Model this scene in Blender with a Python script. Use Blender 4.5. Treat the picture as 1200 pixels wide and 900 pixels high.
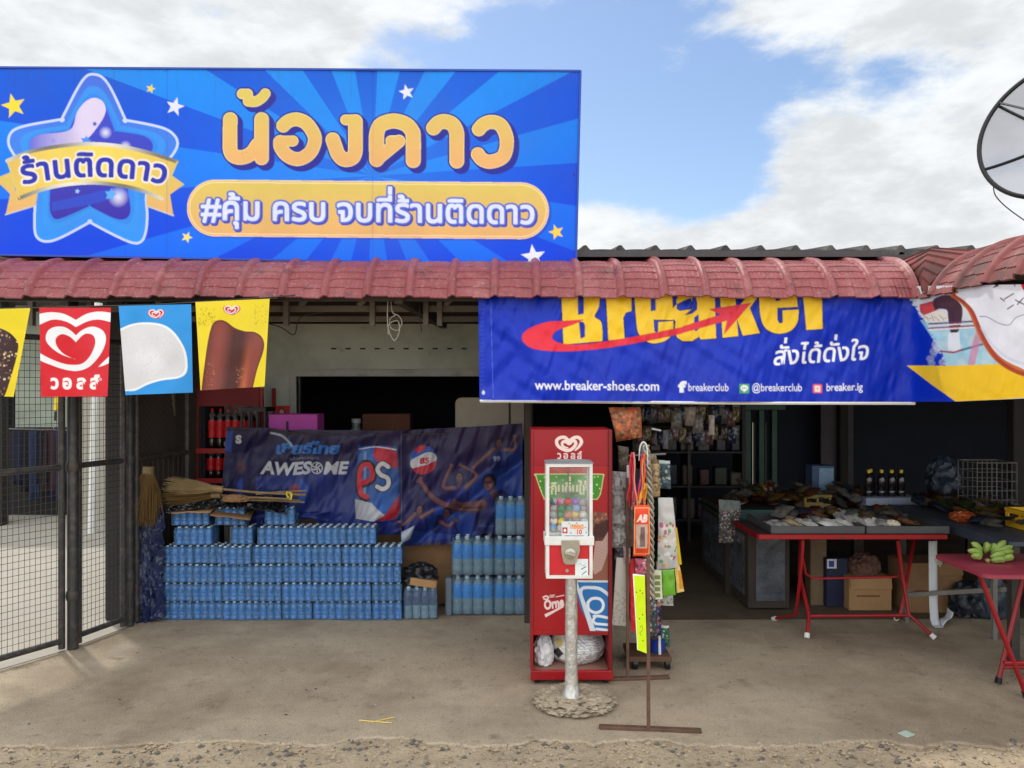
import bpy, math, random
import numpy as np
from mathutils import Vector, Matrix, noise as mnoise
R = math.radians
rnd = random.Random(11)
S = bpy.context.scene
COL = S.collection
for _o in list(bpy.data.objects):
    bpy.data.objects.remove(_o)

# ------------------------------------------------------------------ camera
FOC, HZ, CH = 900.0, 455.0, 1.7          # focal length in photo pixels, horizon row, eye height
cd = bpy.data.cameras.new('camera')
cam = bpy.data.objects.new('camera', cd)
COL.objects.link(cam)
cam.location = (0, 0, CH)
cam.rotation_euler = (R(90), 0, 0)
cd.sensor_width = 36
cd.lens = FOC / 1200 * 36
cd.shift_y = 5 / 1200
cd.clip_start = .05
cd.clip_end = 2000
S.camera = cam

# ------------------------------------------------------------------ sky and sun
SUN_EL, SUN_AZ = 60, -42                 # azimuth from +Y towards +X
W = bpy.data.worlds.new('World')
S.world = W
W.use_nodes = True
nt = W.node_tree
for n in list(nt.nodes):
    nt.nodes.remove(n)


def wn(t, **k):
    n = nt.nodes.new(t)
    for a, b in k.items():
        setattr(n, a, b)
    return n


def wmath(op, a, b=None, c=None, clamp=False):
    n = wn('ShaderNodeMath', operation=op, use_clamp=clamp)
    for i, v in enumerate((a, b, c)):
        if v is None:
            continue
        if isinstance(v, (int, float)):
            n.inputs[i].default_value = v
        else:
            nt.links.new(v, n.inputs[i])
    return n.outputs[0]


def wsmooth(v, lo, hi):
    n = wn('ShaderNodeMapRange', interpolation_type='SMOOTHSTEP')
    nt.links.new(v, n.inputs[0])
    n.inputs[1].default_value = lo
    n.inputs[2].default_value = hi
    return n.outputs[0]


sky = wn('ShaderNodeTexSky', sky_type='NISHITA', sun_disc=False, sun_elevation=R(SUN_EL),
         sun_rotation=R(SUN_AZ), air_density=1.0, dust_density=.8, ozone_density=1.6)
tc = wn('ShaderNodeTexCoord')
dirv = wn('ShaderNodeVectorMath', operation='NORMALIZE')
nt.links.new(tc.outputs['Generated'], dirv.inputs[0])


def wnoise(scale, detail, rough, sx=1, sy=1, sz=2.0, off=0.0, dist=0.0):
    m = wn('ShaderNodeMapping')
    m.inputs['Scale'].default_value = (sx, sy, sz)
    m.inputs['Location'].default_value = (off, off * .7, off * .3)
    nt.links.new(dirv.outputs[0], m.inputs[0])
    n = wn('ShaderNodeTexNoise')
    n.inputs['Scale'].default_value = scale
    n.inputs['Detail'].default_value = detail
    n.inputs['Roughness'].default_value = rough
    n.inputs['Distortion'].default_value = dist
    nt.links.new(m.outputs[0], n.inputs['Vector'])
    return n.outputs[0]


def whole(px, py, r, sx=1.0):
    """1 at the sky direction seen at photo pixel (px,py), falling to 0 at angular distance r"""
    v = Vector(((px - 600), FOC, (HZ - py))).normalized()
    s = wn('ShaderNodeVectorMath', operation='SUBTRACT')
    nt.links.new(dirv.outputs[0], s.inputs[0])
    s.inputs[1].default_value = v
    m = wn('ShaderNodeVectorMath', operation='MULTIPLY')
    nt.links.new(s.outputs[0], m.inputs[0])
    m.inputs[1].default_value = (1 / sx, 1, 1)
    l = wn('ShaderNodeVectorMath', operation='LENGTH')
    nt.links.new(m.outputs[0], l.inputs[0])
    return wmath('SUBTRACT', 1.0, wmath('DIVIDE', l.outputs['Value'], r), clamp=True)


def wn_z():
    s_ = wn('ShaderNodeSeparateXYZ')
    nt.links.new(dirv.outputs[0], s_.inputs[0])
    return s_.outputs['Z']


n1 = wnoise(3.6, 14, .62, sz=2.2, off=2.2, dist=.12)
n2 = wnoise(1.3, 3, .5, sz=1.6, off=7.7)
n3 = wnoise(6.5, 12, .62, sz=2.4, off=4.1)
holes = wmath('MULTIPLY', whole(745, 135, .20, 1.25), .46)
holes = wmath('ADD', holes, wmath('MULTIPLY', whole(830, 190, .11, 1.2), .26))
holes = wmath('ADD', holes, wmath('MULTIPLY', whole(575, 70, .13, 1.6), .28))
holes = wmath('ADD', holes, wmath('MULTIPLY', whole(1040, 75, .10, 1.5), .16))
cov = wmath('ADD', wmath('MULTIPLY', n1, .95), wmath('MULTIPLY', n2, .25))
cov = wmath('SUBTRACT', wmath('ADD', cov, -.02), holes)
low = wsmooth(wn_z(), .30, .10)
cov = wmath('ADD', cov, wmath('MULTIPLY', low, .24))
mask = wsmooth(cov, .38, .56)
sepd = wn('ShaderNodeSeparateXYZ')
nt.links.new(dirv.outputs[0], sepd.inputs[0])
# unseen sunward clouds behind the camera, with brightness added to light the shop front
front = wsmooth(sepd.outputs['Y'], .25, -.6)
CLOUD_SHADE, CLOUD_LIT, CLOUD_FILL = 8.1, 10.5, 10.4
cl = wmath('ADD', CLOUD_SHADE, wmath('MULTIPLY', wsmooth(n3, .34, .60), CLOUD_LIT - CLOUD_SHADE))
cl = wmath('ADD', cl, wmath('MULTIPLY', front, CLOUD_FILL))
ccol = wn('ShaderNodeVectorMath', operation='SCALE')
ccol.inputs[0].default_value = (.955, .985, 1.0)
nt.links.new(cl, ccol.inputs['Scale'])
mx = wn('ShaderNodeMix', data_type='RGBA')
nt.links.new(mask, mx.inputs[0])
skyb = wn('ShaderNodeVectorMath', operation='MULTIPLY')
nt.links.new(sky.outputs[0], skyb.inputs[0])
skyb.inputs[1].default_value = (1.72, 1.74, 1.76)
nt.links.new(skyb.outputs[0], mx.inputs[6])
nt.links.new(ccol.outputs[0], mx.inputs[7])
bg = wn('ShaderNodeBackground')
bg.inputs['Strength'].default_value = .10
nt.links.new(mx.outputs[2], bg.inputs['Color'])
wo = wn('ShaderNodeOutputWorld')
nt.links.new(bg.outputs[0], wo.inputs['Surface'])

sl = bpy.data.lights.new('sun', 'SUN')
sl.energy = 2.0
sl.angle = R(3)
sl.color = (1, .955, .88)
sun = bpy.data.objects.new('sun', sl)
COL.objects.link(sun)
_d = Vector((math.sin(R(SUN_AZ)) * math.cos(R(SUN_EL)), math.cos(R(SUN_AZ)) * math.cos(R(SUN_EL)), math.sin(R(SUN_EL))))
sun.rotation_euler = _d.to_track_quat('Z', 'Y').to_euler()
sun.location = (-6, 8, 12)

vs = S.view_settings
vs.view_transform = 'Standard'
vs.look = 'None'
vs.exposure = -.05
vs.gamma = 1
vs.use_curve_mapping = False
S.cycles.max_bounces = 8
S.cycles.diffuse_bounces = 4
S.cycles.transparent_max_bounces = 16
S.cycles.caustics_reflective = False
S.cycles.caustics_refractive = False


# ------------------------------------------------------------------ helpers
def P(px, py, Y):
    """point at depth Y metres seen at photo pixel (px,py); used as a tape measure"""
    return Vector(((px - 600) * Y / FOC, Y, CH - (py - HZ) * Y / FOC))


def X_(px, Y):
    return (px - 600) * Y / FOC


def Z_(py, Y):
    return CH - (py - HZ) * Y / FOC


def lin(c):
    c = np.asarray(c, dtype=np.float64)
    return np.where(c <= .04045, c / 12.92, ((c + .055) / 1.055) ** 2.4)


def hx(h):
    """'rrggbb' or (r,g,b) in 0..255 -> linear rgb"""
    if isinstance(h, str):
        h = [int(h[i:i + 2], 16) for i in (0, 2, 4)]
    return lin(np.array(h) / 255.0)


class MB:
    """collects simple solids into one mesh"""

    def __init__(s):
        s.v, s.f, s.m = [], [], []

    def add(s, vs_, fs, mi=0):
        b = len(s.v)
        s.v += [tuple(v) for v in vs_]
        for k, f in enumerate(fs):
            s.f.append([b + i for i in f])
            s.m.append(mi if isinstance(mi, int) else mi[k])
        return s

    def box(s, x0, x1, y0, y1, z0, z1, mi=0, c=0.0):
        """axis box, edges cut by c"""
        if c <= 0:
            V = [(x, y, z) for z in (z0, z1) for y in (y0, y1) for x in (x0, x1)]
            return s.add(V, [(0, 2, 3, 1), (4, 5, 7, 6), (0, 1, 5, 4), (2, 6, 7, 3), (0, 4, 6, 2), (1, 3, 7, 5)], mi)
        return s.obox(((x0 + x1) / 2, (y0 + y1) / 2, (z0 + z1) / 2), (x1 - x0, y1 - y0, z1 - z0), None, mi, c)

    def obox(s, cen, size, rot=None, mi=0, c=0.0):
        M = rot if rot is not None else Matrix.Identity(3)
        cen = Vector(cen)
        hx_, hy, hz = (a / 2 for a in size)
        if c <= 0:
            V = [cen + M @ Vector((x * hx_, y * hy, z * hz)) for z in (-1, 1) for y in (-1, 1) for x in (-1, 1)]
            return s.add(V, [(0, 2, 3, 1), (4, 5, 7, 6), (0, 1, 5, 4), (2, 6, 7, 3), (0, 4, 6, 2), (1, 3, 7, 5)], mi)
        c = min(c, hx_ * .9, hy * .9, hz * .9)
        V, idx = [], {}
        for sx in (-1, 1):
            for sy in (-1, 1):
                for sz in (-1, 1):
                    for ax in range(3):
                        p = [sx * (hx_ - (0 if ax == 0 else c)), sy * (hy - (0 if ax == 1 else c)), sz * (hz - (0 if ax == 2 else c))]
                        idx[(sx, sy, sz, ax)] = len(V)
                        V.append(cen + M @ Vector(p))
        Fs = []
        o = lambda a, b, t, u, v: {a: t, b: u, 3 - a - b: v}
        for ax in range(3):
            b, d = [i for i in range(3) if i != ax]
            for sg in (-1, 1):
                q = []
                for (u, v) in ((-1, -1), (1, -1), (1, 1), (-1, 1)):
                    k = [0, 0, 0]
                    k[ax], k[b], k[d] = sg, u, v
                    q.append(idx[tuple(k) + (ax,)])
                Fs.append(q if (sg > 0) != (ax == 1) else q[::-1])
        for ax in range(3):
            b, d = [i for i in range(3) if i != ax]
            for u in (-1, 1):
                for v in (-1, 1):
                    q = []
                    for sg, f in ((-1, b), (1, b), (1, d), (-1, d)):
                        k = [0, 0, 0]
                        k[ax], k[b], k[d] = sg, u, v
                        q.append(idx[tuple(k) + (f,)])
                    Fs.append(q)
        for sx in (-1, 1):
            for sy in (-1, 1):
                for sz in (-1, 1):
                    Fs.append([idx[(sx, sy, sz, a)] for a in range(3)])
        return s.add(V, Fs, mi)

    def bar(s, p, q, w, h, mi=0, c=0.0):
        p, q = Vector(p), Vector(q)
        d = q - p
        L = d.length
        d.normalize()
        up = Vector((0, 0, 1)) if abs(d.z) < .95 else Vector((0, 1, 0))
        x = d.cross(up).normalized()
        z = x.cross(d).normalized()
        M = Matrix((x, d, z)).transposed()
        return s.obox((p + q) / 2, (w, L, h), M, mi, c)

    def tube(s, path, r, n=8, mi=0, cap=True):
        path = [Vector(p) for p in path]
        rs = r if isinstance(r, (list, tuple)) else [r] * len(path)
        t0 = (path[1] - path[0]).normalized()
        a = Vector((0, 0, 1)) if abs(t0.z) < .9 else Vector((1, 0, 0))
        u = t0.cross(a).normalized()
        V = []
        for i, p in enumerate(path):
            t = (path[min(i + 1, len(path) - 1)] - path[max(i - 1, 0)]).normalized()
            u = (u - t * u.dot(t))
            u = u.normalized() if u.length > 1e-6 else t.orthogonal().normalized()
            w = t.cross(u)
            for k in range(n):
                g = 2 * math.pi * k / n
                V.append(p + (u * math.cos(g) + w * math.sin(g)) * rs[i])
        Fs = []
        for i in range(len(path) - 1):
            for k in range(n):
                a0, b0 = i * n + k, i * n + (k + 1) % n
                Fs.append((a0, b0, b0 + n, a0 + n))
        if cap:
            Fs.append(tuple(range(n))[::-1])
            Fs.append(tuple(range((len(path) - 1) * n, len(path) * n)))
        return s.add(V, Fs, mi)

    def lathe(s, prof, n=16, org=(0, 0, 0), mi=0, M=None):
        """prof: [(radius, height)]; mi int or one per segment"""
        V = []
        o = Vector(org)
        for (r, z) in prof:
            for k in range(n):
                g = 2 * math.pi * k / n
                p = Vector((r * math.cos(g), r * math.sin(g), z))
                V.append(o + (M @ p if M is not None else p))
        Fs, ms = [], []
        for i in range(len(prof) - 1):
            for k in range(n):
                a0, b0 = i * n + k, i * n + (k + 1) % n
                Fs.append((a0, b0, b0 + n, a0 + n))
                ms.append(mi if isinstance(mi, int) else mi[i])
        if prof[0][0] > 1e-6:
            Fs.append(tuple(range(n))[::-1])
            ms.append(ms[0])
        if prof[-1][0] > 1e-6:
            Fs.append(tuple(range((len(prof) - 1) * n, len(prof) * n)))
            ms.append(ms[-1])
        return s.add(V, Fs, ms)

    def grid(s, fn, nu, nv, mi=0):
        V = [fn(i / (nu - 1), j / (nv - 1)) for j in range(nv) for i in range(nu)]
        Fs = [(j * nu + i, j * nu + i + 1, (j + 1) * nu + i + 1, (j + 1) * nu + i) for j in range(nv - 1) for i in range(nu - 1)]
        return s.add(V, Fs, mi)

    def build(s, name, mats, parent=None, smooth=40):
        me = bpy.data.meshes.new(name)
        me.from_pydata(s.v, [], s.f)
        for m in (mats if isinstance(mats, (list, tuple)) else [mats]):
            me.materials.append(m)
        me.polygons.foreach_set('material_index', s.m)
        return link(name, me, parent, smooth)


def link(name, me, parent=None, smooth=40):
    if smooth:
        me.polygons.foreach_set('use_smooth', [True] * len(me.polygons))
        me.set_sharp_from_angle(angle=R(smooth))
    me.update()
    o = bpy.data.objects.new(name, me)
    COL.objects.link(o)
    if parent is not None:
        put(o, parent)
    return o


WM = {}


def world_of(o):
    """world location (and turn) of a freshly made object, without a depsgraph"""
    m = Matrix.LocRotScale(o.location, o.rotation_euler, o.scale)
    return m if o.parent is None else world_of(o.parent) @ o.matrix_parent_inverse @ m


def put(o, parent):
    o.parent = parent
    o.matrix_parent_inverse = world_of(parent).inverted()


def tag(o, label=None, cat=None, group=None, kind=None):
    for k, v in (('label', label), ('category', cat), ('group', group), ('kind', kind)):
        if v:
            o[k] = v
    return o


def thing(name, label, cat, loc=(0, 0, 0), group=None):
    o = bpy.data.objects.new(name, None)
    COL.objects.link(o)
    o.location = loc
    o.empty_display_size = .1
    return tag(o, label, cat, group)


def copy_tree(o, parent=None):
    c = o.copy()
    COL.objects.link(c)
    if parent is not None:
        c.parent = parent
    for ch in list(KIDS.get(o.name, ())):
        copy_tree(ch, c)
    return c


KIDS = {}


def index_kids(root):
    KIDS[root.name] = list(root.children)
    for ch in root.children:
        index_kids(ch)


ORD = 'first second third fourth fifth sixth seventh eighth ninth tenth eleventh twelfth thirteenth fourteenth'.split()


# ------------------------------------------------------------------ materials
def pm(name, col, rough=.6, var=.18, vscale=6.0, bump=0.0, bscale=60.0, metal=0.0, spec=.5, coat=0.0, trans=0.0,
       alpha=1.0, dirt=None, orand=0.0, attr=None, ior=1.45, sheen=0.0, stretch=(1, 1, 1), sss=0.0):
    """procedural surface: base colour broken up by two noises, optional dirt colour patches and bump.
    dirt = (colour, amount, scale); attr = name of a colour attribute that holds the print"""
    m = bpy.data.materials.new(name)
    m.use_nodes = True
    t = m.node_tree
    b = t.nodes['Principled BSDF']
    b.inputs['Roughness'].default_value = rough
    b.inputs['Metallic'].default_value = metal
    b.inputs['Specular IOR Level'].default_value = spec
    b.inputs['Coat Weight'].default_value = coat
    b.inputs['Coat Roughness'].default_value = .12
    b.inputs['Transmission Weight'].default_value = trans
    b.inputs['Alpha'].default_value = alpha
    b.inputs['IOR'].default_value = ior
    if sss:
        b.inputs['Subsurface Weight'].default_value = sss
        b.inputs['Subsurface Radius'].default_value = (.02, .02, .02)
    co = t.nodes.new('ShaderNodeTexCoord')
    mp = t.nodes.new('ShaderNodeMapping')
    mp.inputs['Scale'].default_value = stretch
    t.links.new(co.outputs['Object'], mp.inputs[0])

    def noise_(scale, detail=5, rough_=.6):
        n = t.nodes.new('ShaderNodeTexNoise')
        n.inputs['Scale'].default_value = scale
        n.inputs['Detail'].default_value = detail
        n.inputs['Roughness'].default_value = rough_
        t.links.new(mp.outputs[0], n.inputs['Vector'])
        return n.outputs[0]

    if attr:
        a = t.nodes.new('ShaderNodeVertexColor')
        a.layer_name = attr
        base = a.outputs[0]
    else:
        rgb = t.nodes.new('ShaderNodeRGB')
        rgb.outputs[0].default_value = tuple(hx(col)) + (1,)
        base = rgb.outputs[0]
    fac = None
    if var:
        mr = t.nodes.new('ShaderNodeMapRange')
        t.links.new(noise_(vscale), mr.inputs[0])
        mr.inputs[1].default_value, mr.inputs[2].default_value = .25, .75
        mr.inputs[3].default_value, mr.inputs[4].default_value = 1 - var, 1 + var
        mr2 = t.nodes.new('ShaderNodeMapRange')
        t.links.new(noise_(vscale * 9.3, 3), mr2.inputs[0])
        mr2.inputs[1].default_value, mr2.inputs[2].default_value = .25, .75
        mr2.inputs[3].default_value, mr2.inputs[4].default_value = 1 - var * .5, 1 + var * .5
        mu = t.nodes.new('ShaderNodeMath')
        mu.operation = 'MULTIPLY'
        t.links.new(mr.outputs[0], mu.inputs[0])
        t.links.new(mr2.outputs[0], mu.inputs[1])
        fac = mu.outputs[0]
    if orand:
        oi = t.nodes.new('ShaderNodeObjectInfo')
        mr = t.nodes.new('ShaderNodeMapRange')
        t.links.new(oi.outputs['Random'], mr.inputs[0])
        mr.inputs[3].default_value, mr.inputs[4].default_value = 1 - orand, 1 + orand
        if fac is None:
            fac = mr.outputs[0]
        else:
            mu = t.nodes.new('ShaderNodeMath')
            mu.operation = 'MULTIPLY'
            t.links.new(fac, mu.inputs[0])
            t.links.new(mr.outputs[0], mu.inputs[1])
            fac = mu.outputs[0]
    if fac is not None:
        sc = t.nodes.new('ShaderNodeVectorMath')
        sc.operation = 'SCALE'
        t.links.new(base, sc.inputs[0])
        t.links.new(fac, sc.inputs['Scale'])
        base = sc.outputs[0]
    for dd in ([dirt] if dirt and not isinstance(dirt, list) else dirt or []):
        dc, amt, ds = dd[:3]
        lo, hi = dd[3] if len(dd) > 3 else (.48, .72)
        mr = t.nodes.new('ShaderNodeMapRange')
        t.links.new(noise_(ds, 7, .65), mr.inputs[0])
        mr.inputs[1].default_value, mr.inputs[2].default_value = lo, hi
        mr.inputs[3].default_value, mr.inputs[4].default_value = 0, amt
        mi_ = t.nodes.new('ShaderNodeMix')
        mi_.data_type = 'RGBA'
        t.links.new(mr.outputs[0], mi_.inputs[0])
        t.links.new(base, mi_.inputs[6])
        mi_.inputs[7].default_value = tuple(hx(dc)) + (1,)
        base = mi_.outputs[2]
    t.links.new(base, b.inputs['Base Color'])
    if bump:
        bp = t.nodes.new('ShaderNodeBump')
        bp.inputs['Strength'].default_value = 1
        bp.inputs['Distance'].default_value = bump
        t.links.new(noise_(bscale, 6, .6), bp.inputs['Height'])
        t.links.new(bp.outputs[0], b.inputs['Normal'])
    return m


def film(name, col=(235, 240, 245), clear=.75, rough=.12, bump=.004, bscale=40, gloss=.12):
    """thin clear plastic: mostly see-through, with a glossy crinkled surface"""
    m = bpy.data.materials.new(name)
    m.use_nodes = True
    t = m.node_tree
    b = t.nodes['Principled BSDF']
    b.inputs['Base Color'].default_value = tuple(hx(col)) + (1,)
    b.inputs['Roughness'].default_value = rough
    tr = t.nodes.new('ShaderNodeBsdfTransparent')
    mx_ = t.nodes.new('ShaderNodeMixShader')
    co = t.nodes.new('ShaderNodeTexCoord')
    n = t.nodes.new('ShaderNodeTexNoise')
    n.inputs['Scale'].default_value = bscale
    n.inputs['Detail'].default_value = 4
    t.links.new(co.outputs['Object'], n.inputs['Vector'])
    mr = t.nodes.new('ShaderNodeMapRange')
    t.links.new(n.outputs[0], mr.inputs[0])
    mr.inputs[1].default_value, mr.inputs[2].default_value = .35, .7
    mr.inputs[3].default_value, mr.inputs[4].default_value = 1 - clear - .12, 1 - clear + .12
    t.links.new(mr.outputs[0], mx_.inputs[0])
    bp = t.nodes.new('ShaderNodeBump')
    bp.inputs['Distance'].default_value = bump
    t.links.new(n.outputs[0], bp.inputs['Height'])
    t.links.new(bp.outputs[0], b.inputs['Normal'])
    t.links.new(tr.outputs[0], mx_.inputs[1])
    t.links.new(b.outputs[0], mx_.inputs[2])
    gl = t.nodes.new('ShaderNodeBsdfGlossy')
    gl.inputs['Roughness'].default_value = rough
    if bump:
        t.links.new(bp.outputs[0], gl.inputs['Normal'])
    lw = t.nodes.new('ShaderNodeLayerWeight')
    lw.inputs['Blend'].default_value = gloss
    mg = t.nodes.new('ShaderNodeMixShader')
    t.links.new(lw.outputs['Fresnel'], mg.inputs[0])
    t.links.new(mx_.outputs[0], mg.inputs[1])
    t.links.new(gl.outputs[0], mg.inputs[2])
    t.links.new(mg.outputs[0], t.nodes['Material Output'].inputs[0])
    return m


# ------------------------------------------------------------------ print: a small painting kit for signs and banners
GL = {}


def glyph(ch, bold):
    """triangles of one character in em units, and its advance"""
    k = (ch, bold)
    if k in GL:
        return GL[k]

    def ev(s):
        c = bpy.data.curves.new('t', 'FONT')
        c.body = s
        c.offset = bold
        c.resolution_u = 3
        c.fill_mode = 'FRONT'
        o = bpy.data.objects.new('t', c)
        COL.objects.link(o)
        bpy.context.view_layer.update()
        me = o.evaluated_get(bpy.context.evaluated_depsgraph_get()).to_mesh()
        me.calc_loop_triangles()
        V = np.array([v.co[:2] for v in me.vertices]).reshape(-1, 2)
        T = [tuple(t.vertices) for t in me.loop_triangles]
        bpy.data.objects.remove(o)
        bpy.data.curves.remove(c)
        return V, T
    V, T = ev(ch)
    A, _ = ev(ch + 'l')
    B, _ = ev('l')
    adv = A[:, 0].max() - B[:, 0].max()
    GL[k] = (V, T, adv)
    return GL[k]


UPPER = set('\u0e31\u0e34\u0e35\u0e36\u0e37\u0e47')
TONE = set('\u0e48\u0e49\u0e4a\u0e4b\u0e4c')


def spline(pts, n=8, closed=False):
    p = [np.array(a, float) for a in pts]
    out = []
    N = len(p)
    rng = range(N if closed else N - 1)
    for i in rng:
        if closed:
            a, b, c, d = p[(i - 1) % N], p[i], p[(i + 1) % N], p[(i + 2) % N]
        else:
            a, b, c, d = p[max(i - 1, 0)], p[i], p[i + 1], p[min(i + 2, N - 1)]
        for k in range(n):
            t = k / n
            out.append(.5 * (2 * b + (c - a) * t + (2 * a - 5 * b + 4 * c - d) * t * t + (3 * b - a - 3 * c + d) * t ** 3))
    if not closed:
        out.append(p[-1])
    return [tuple(q) for q in out]


class Art:
    """a print, drawn in the photograph's pixel units on a fine grid"""

    def __init__(s, x0, y0, x1, y1, k=3, bg=(0, 0, 0)):
        s.x0, s.y0, s.k = x0, y0, k
        s.w, s.h = int((x1 - x0) * k), int((y1 - y0) * k)
        s.img = np.zeros((s.h, s.w, 3), np.float32)
        s.img[:] = hx(bg)
        s.xx = x0 + (np.arange(s.w) + .5) / k
        s.yy = y0 + (np.arange(s.h) + .5) / k

    def win(s, x0, y0, x1, y1):
        i0, i1 = max(0, int((x0 - s.x0) * s.k) - 1), min(s.w, int((x1 - s.x0) * s.k) + 2)
        j0, j1 = max(0, int((y0 - s.y0) * s.k) - 1), min(s.h, int((y1 - s.y0) * s.k) + 2)
        return (i0, i1, j0, j1) if i1 > i0 and j1 > j0 else None

    def paint(s, w, mask, col, a=1.0):
        i0, i1, j0, j1 = w
        X, Y = np.meshgrid(s.xx[i0:i1], s.yy[j0:j1])
        c = col(X, Y) if callable(col) else hx(col)
        m = (mask * (a(X, Y) if callable(a) else a))[..., None]
        sub = s.img[j0:j1, i0:i1]
        sub[:] = sub * (1 - m) + c * m

    def inside(s, w, pts):
        i0, i1, j0, j1 = w
        X, Y = s.xx[i0:i1][None, :], s.yy[j0:j1][:, None]
        m = np.zeros((j1 - j0, i1 - i0), bool)
        for (xa, ya), (xb, yb) in zip(pts, list(pts[1:]) + [pts[0]]):
            if ya == yb:
                continue
            c = (ya > Y) != (yb > Y)
            m ^= c & (X < (xb - xa) * (Y - ya) / (yb - ya) + xa)
        return m

    def poly(s, pts, col, a=1.0, holes=()):
        xs, ys = [p[0] for p in pts], [p[1] for p in pts]
        w = s.win(min(xs), min(ys), max(xs), max(ys))
        if w is None:
            return s
        m = s.inside(w, pts)
        for h in holes:
            m &= ~s.inside(w, h)
        s.paint(w, m.astype(np.float32), col, a)
        return s

    def stroke(s, pts, r, col, a=1.0, closed=False):
        pts = list(pts) + ([pts[0]] if closed else [])
        rs = list(r) if isinstance(r, (list, tuple)) else [r] * len(pts)
        rm = max(rs)
        xs, ys = [p[0] for p in pts], [p[1] for p in pts]
        w = s.win(min(xs) - rm, min(ys) - rm, max(xs) + rm, max(ys) + rm)
        if w is None:
            return s
        i0, i1, j0, j1 = w
        X, Y = s.xx[i0:i1][None, :], s.yy[j0:j1][:, None]
        m = np.zeros((j1 - j0, i1 - i0), bool)
        for k in range(len(pts) - 1):
            (xa, ya), (xb, yb) = pts[k], pts[k + 1]
            dx, dy = xb - xa, yb - ya
            L = dx * dx + dy * dy
            t = np.clip(((X - xa) * dx + (Y - ya) * dy) / L, 0, 1) if L > 0 else 0 * X * Y
            rr = rs[k] + (rs[k + 1] - rs[k]) * t
            m |= (X - xa - t * dx) ** 2 + (Y - ya - t * dy) ** 2 < rr * rr
        s.paint(w, m.astype(np.float32), col, a)
        return s

    def ell(s, cx, cy, rx, ry, col, a=1.0, soft=0.0, rot=0.0):
        rr = max(rx, ry)
        w = s.win(cx - rr, cy - rr, cx + rr, cy + rr)
        if w is None:
            return s
        i0, i1, j0, j1 = w
        X, Y = s.xx[i0:i1][None, :] - cx, s.yy[j0:j1][:, None] - cy
        c, n = math.cos(rot), math.sin(rot)
        d = np.sqrt(((X * c + Y * n) / rx) ** 2 + ((Y * c - X * n) / ry) ** 2)
        m = np.clip((1 - d) / soft, 0, 1) if soft else (d < 1).astype(np.float32)
        s.paint(w, m, col, a)
        return s

    def star(s, cx, cy, r, col, rot=0.0, inner=.4):
        s.poly([(cx + (r if k % 2 == 0 else r * inner) * math.sin(rot + k * math.pi / 5),
                 cy - (r if k % 2 == 0 else r * inner) * math.cos(rot + k * math.pi / 5)) for k in range(10)], col)
        return s

    def tri(s, T, V, col, a=1.0, grow=0.0):
        """paint triangles (one word) as one mask"""
        w = s.win(V[:, 0].min() - grow, V[:, 1].min() - grow, V[:, 0].max() + grow, V[:, 1].max() + grow)
        if w is None:
            return s
        i0, i1, j0, j1 = w
        m = np.zeros((j1 - j0, i1 - i0), np.float32)
        for (ia, ib, ic) in T:
            A, B, C = V[ia], V[ib], V[ic]
            ww = s.win(min(A[0], B[0], C[0]), min(A[1], B[1], C[1]), max(A[0], B[0], C[0]), max(A[1], B[1], C[1]))
            if ww is None:
                continue
            X, Y = s.xx[ww[0]:ww[1]][None, :], s.yy[ww[2]:ww[3]][:, None]
            e = [(Q[0] - p[0]) * (Y - p[1]) - (Q[1] - p[1]) * (X - p[0]) for p, Q in ((A, B), (B, C), (C, A))]
            q = ((e[0] >= 0) & (e[1] >= 0) & (e[2] >= 0)) | ((e[0] <= 0) & (e[1] <= 0) & (e[2] <= 0))
            sub = m[ww[2] - j0:ww[3] - j0, ww[0] - i0:ww[1] - i0]
            np.maximum(sub, q, out=sub)
        if grow:
            n = int(math.ceil(grow * s.k))
            g_ = np.pad(m, n)
            o_ = np.zeros_like(m)
            H, W_ = m.shape
            for dj in range(-n, n + 1):
                for di in range(-n, n + 1):
                    f_ = grow * s.k + .5 - math.hypot(di, dj)
                    if f_ > 0:
                        np.maximum(o_, g_[n + dj:n + dj + H, n + di:n + di + W_] * min(1, f_), out=o_)
            m = o_
        s.paint(w, m, col, a)
        return s

    def text(s, txt, x0, x1, yb, h, col, bold=0.0, slope=0.0, skew=0.0, ref='x', arch=0.0, a=1.0, dx=0.0, dy=0.0, rot=None, grow=0.0):
        """txt fitted between x0 and x1 on the baseline yb (at x0); ref character is h high; slope = dy/dx of the baseline;
        arch = how far the middle of the line rises"""
        refV = glyph(ref, 0.0)[0]
        sy = h / (refV[:, 1].max() - refV[:, 1].min())
        pen, items, prev = 0.0, [], ''
        for ch in txt:
            if ch == ' ':
                pen += .28
                prev = ch
                continue
            V, T, adv = glyph(ch, bold)
            up = .21 if ch in TONE and prev in UPPER else 0.0
            if ch in TONE and prev not in UPPER:
                up = -.02
            if len(V):
                items.append((V, T, pen, up))
            pen += max(adv, 0) if ch not in UPPER | TONE | set('\u0e38\u0e39') else 0
            prev = ch
        sx = (x1 - x0) / max(pen, 1e-6)
        VV, TT, b = [], [], 0
        for V, T, p, up in items:
            mid = p + .25
            f = mid / pen
            ang = 0.0
            if arch:
                ang = arch * 4 * (1 - 2 * f) / (x1 - x0)      # slope of the arch, pixels up per pixel
            gx = (V[:, 0] - .25) * sx + (V[:, 1] + up) * sy * skew
            gy = (V[:, 1] + up) * sy
            ca = 1 / math.sqrt(1 + ang * ang)
            sa = ang * ca
            ex, ey = gx * ca - gy * sa, gx * sa + gy * ca
            cx = x0 + mid * sx
            cy = yb + slope * (cx - x0) - arch * 4 * f * (1 - f)
            VV.append(np.stack([cx + ex + dx, cy - ey + (ex * slope) + dy], 1))
            TT += [tuple(b + i for i in t) for t in T]
            b += len(V)
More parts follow.
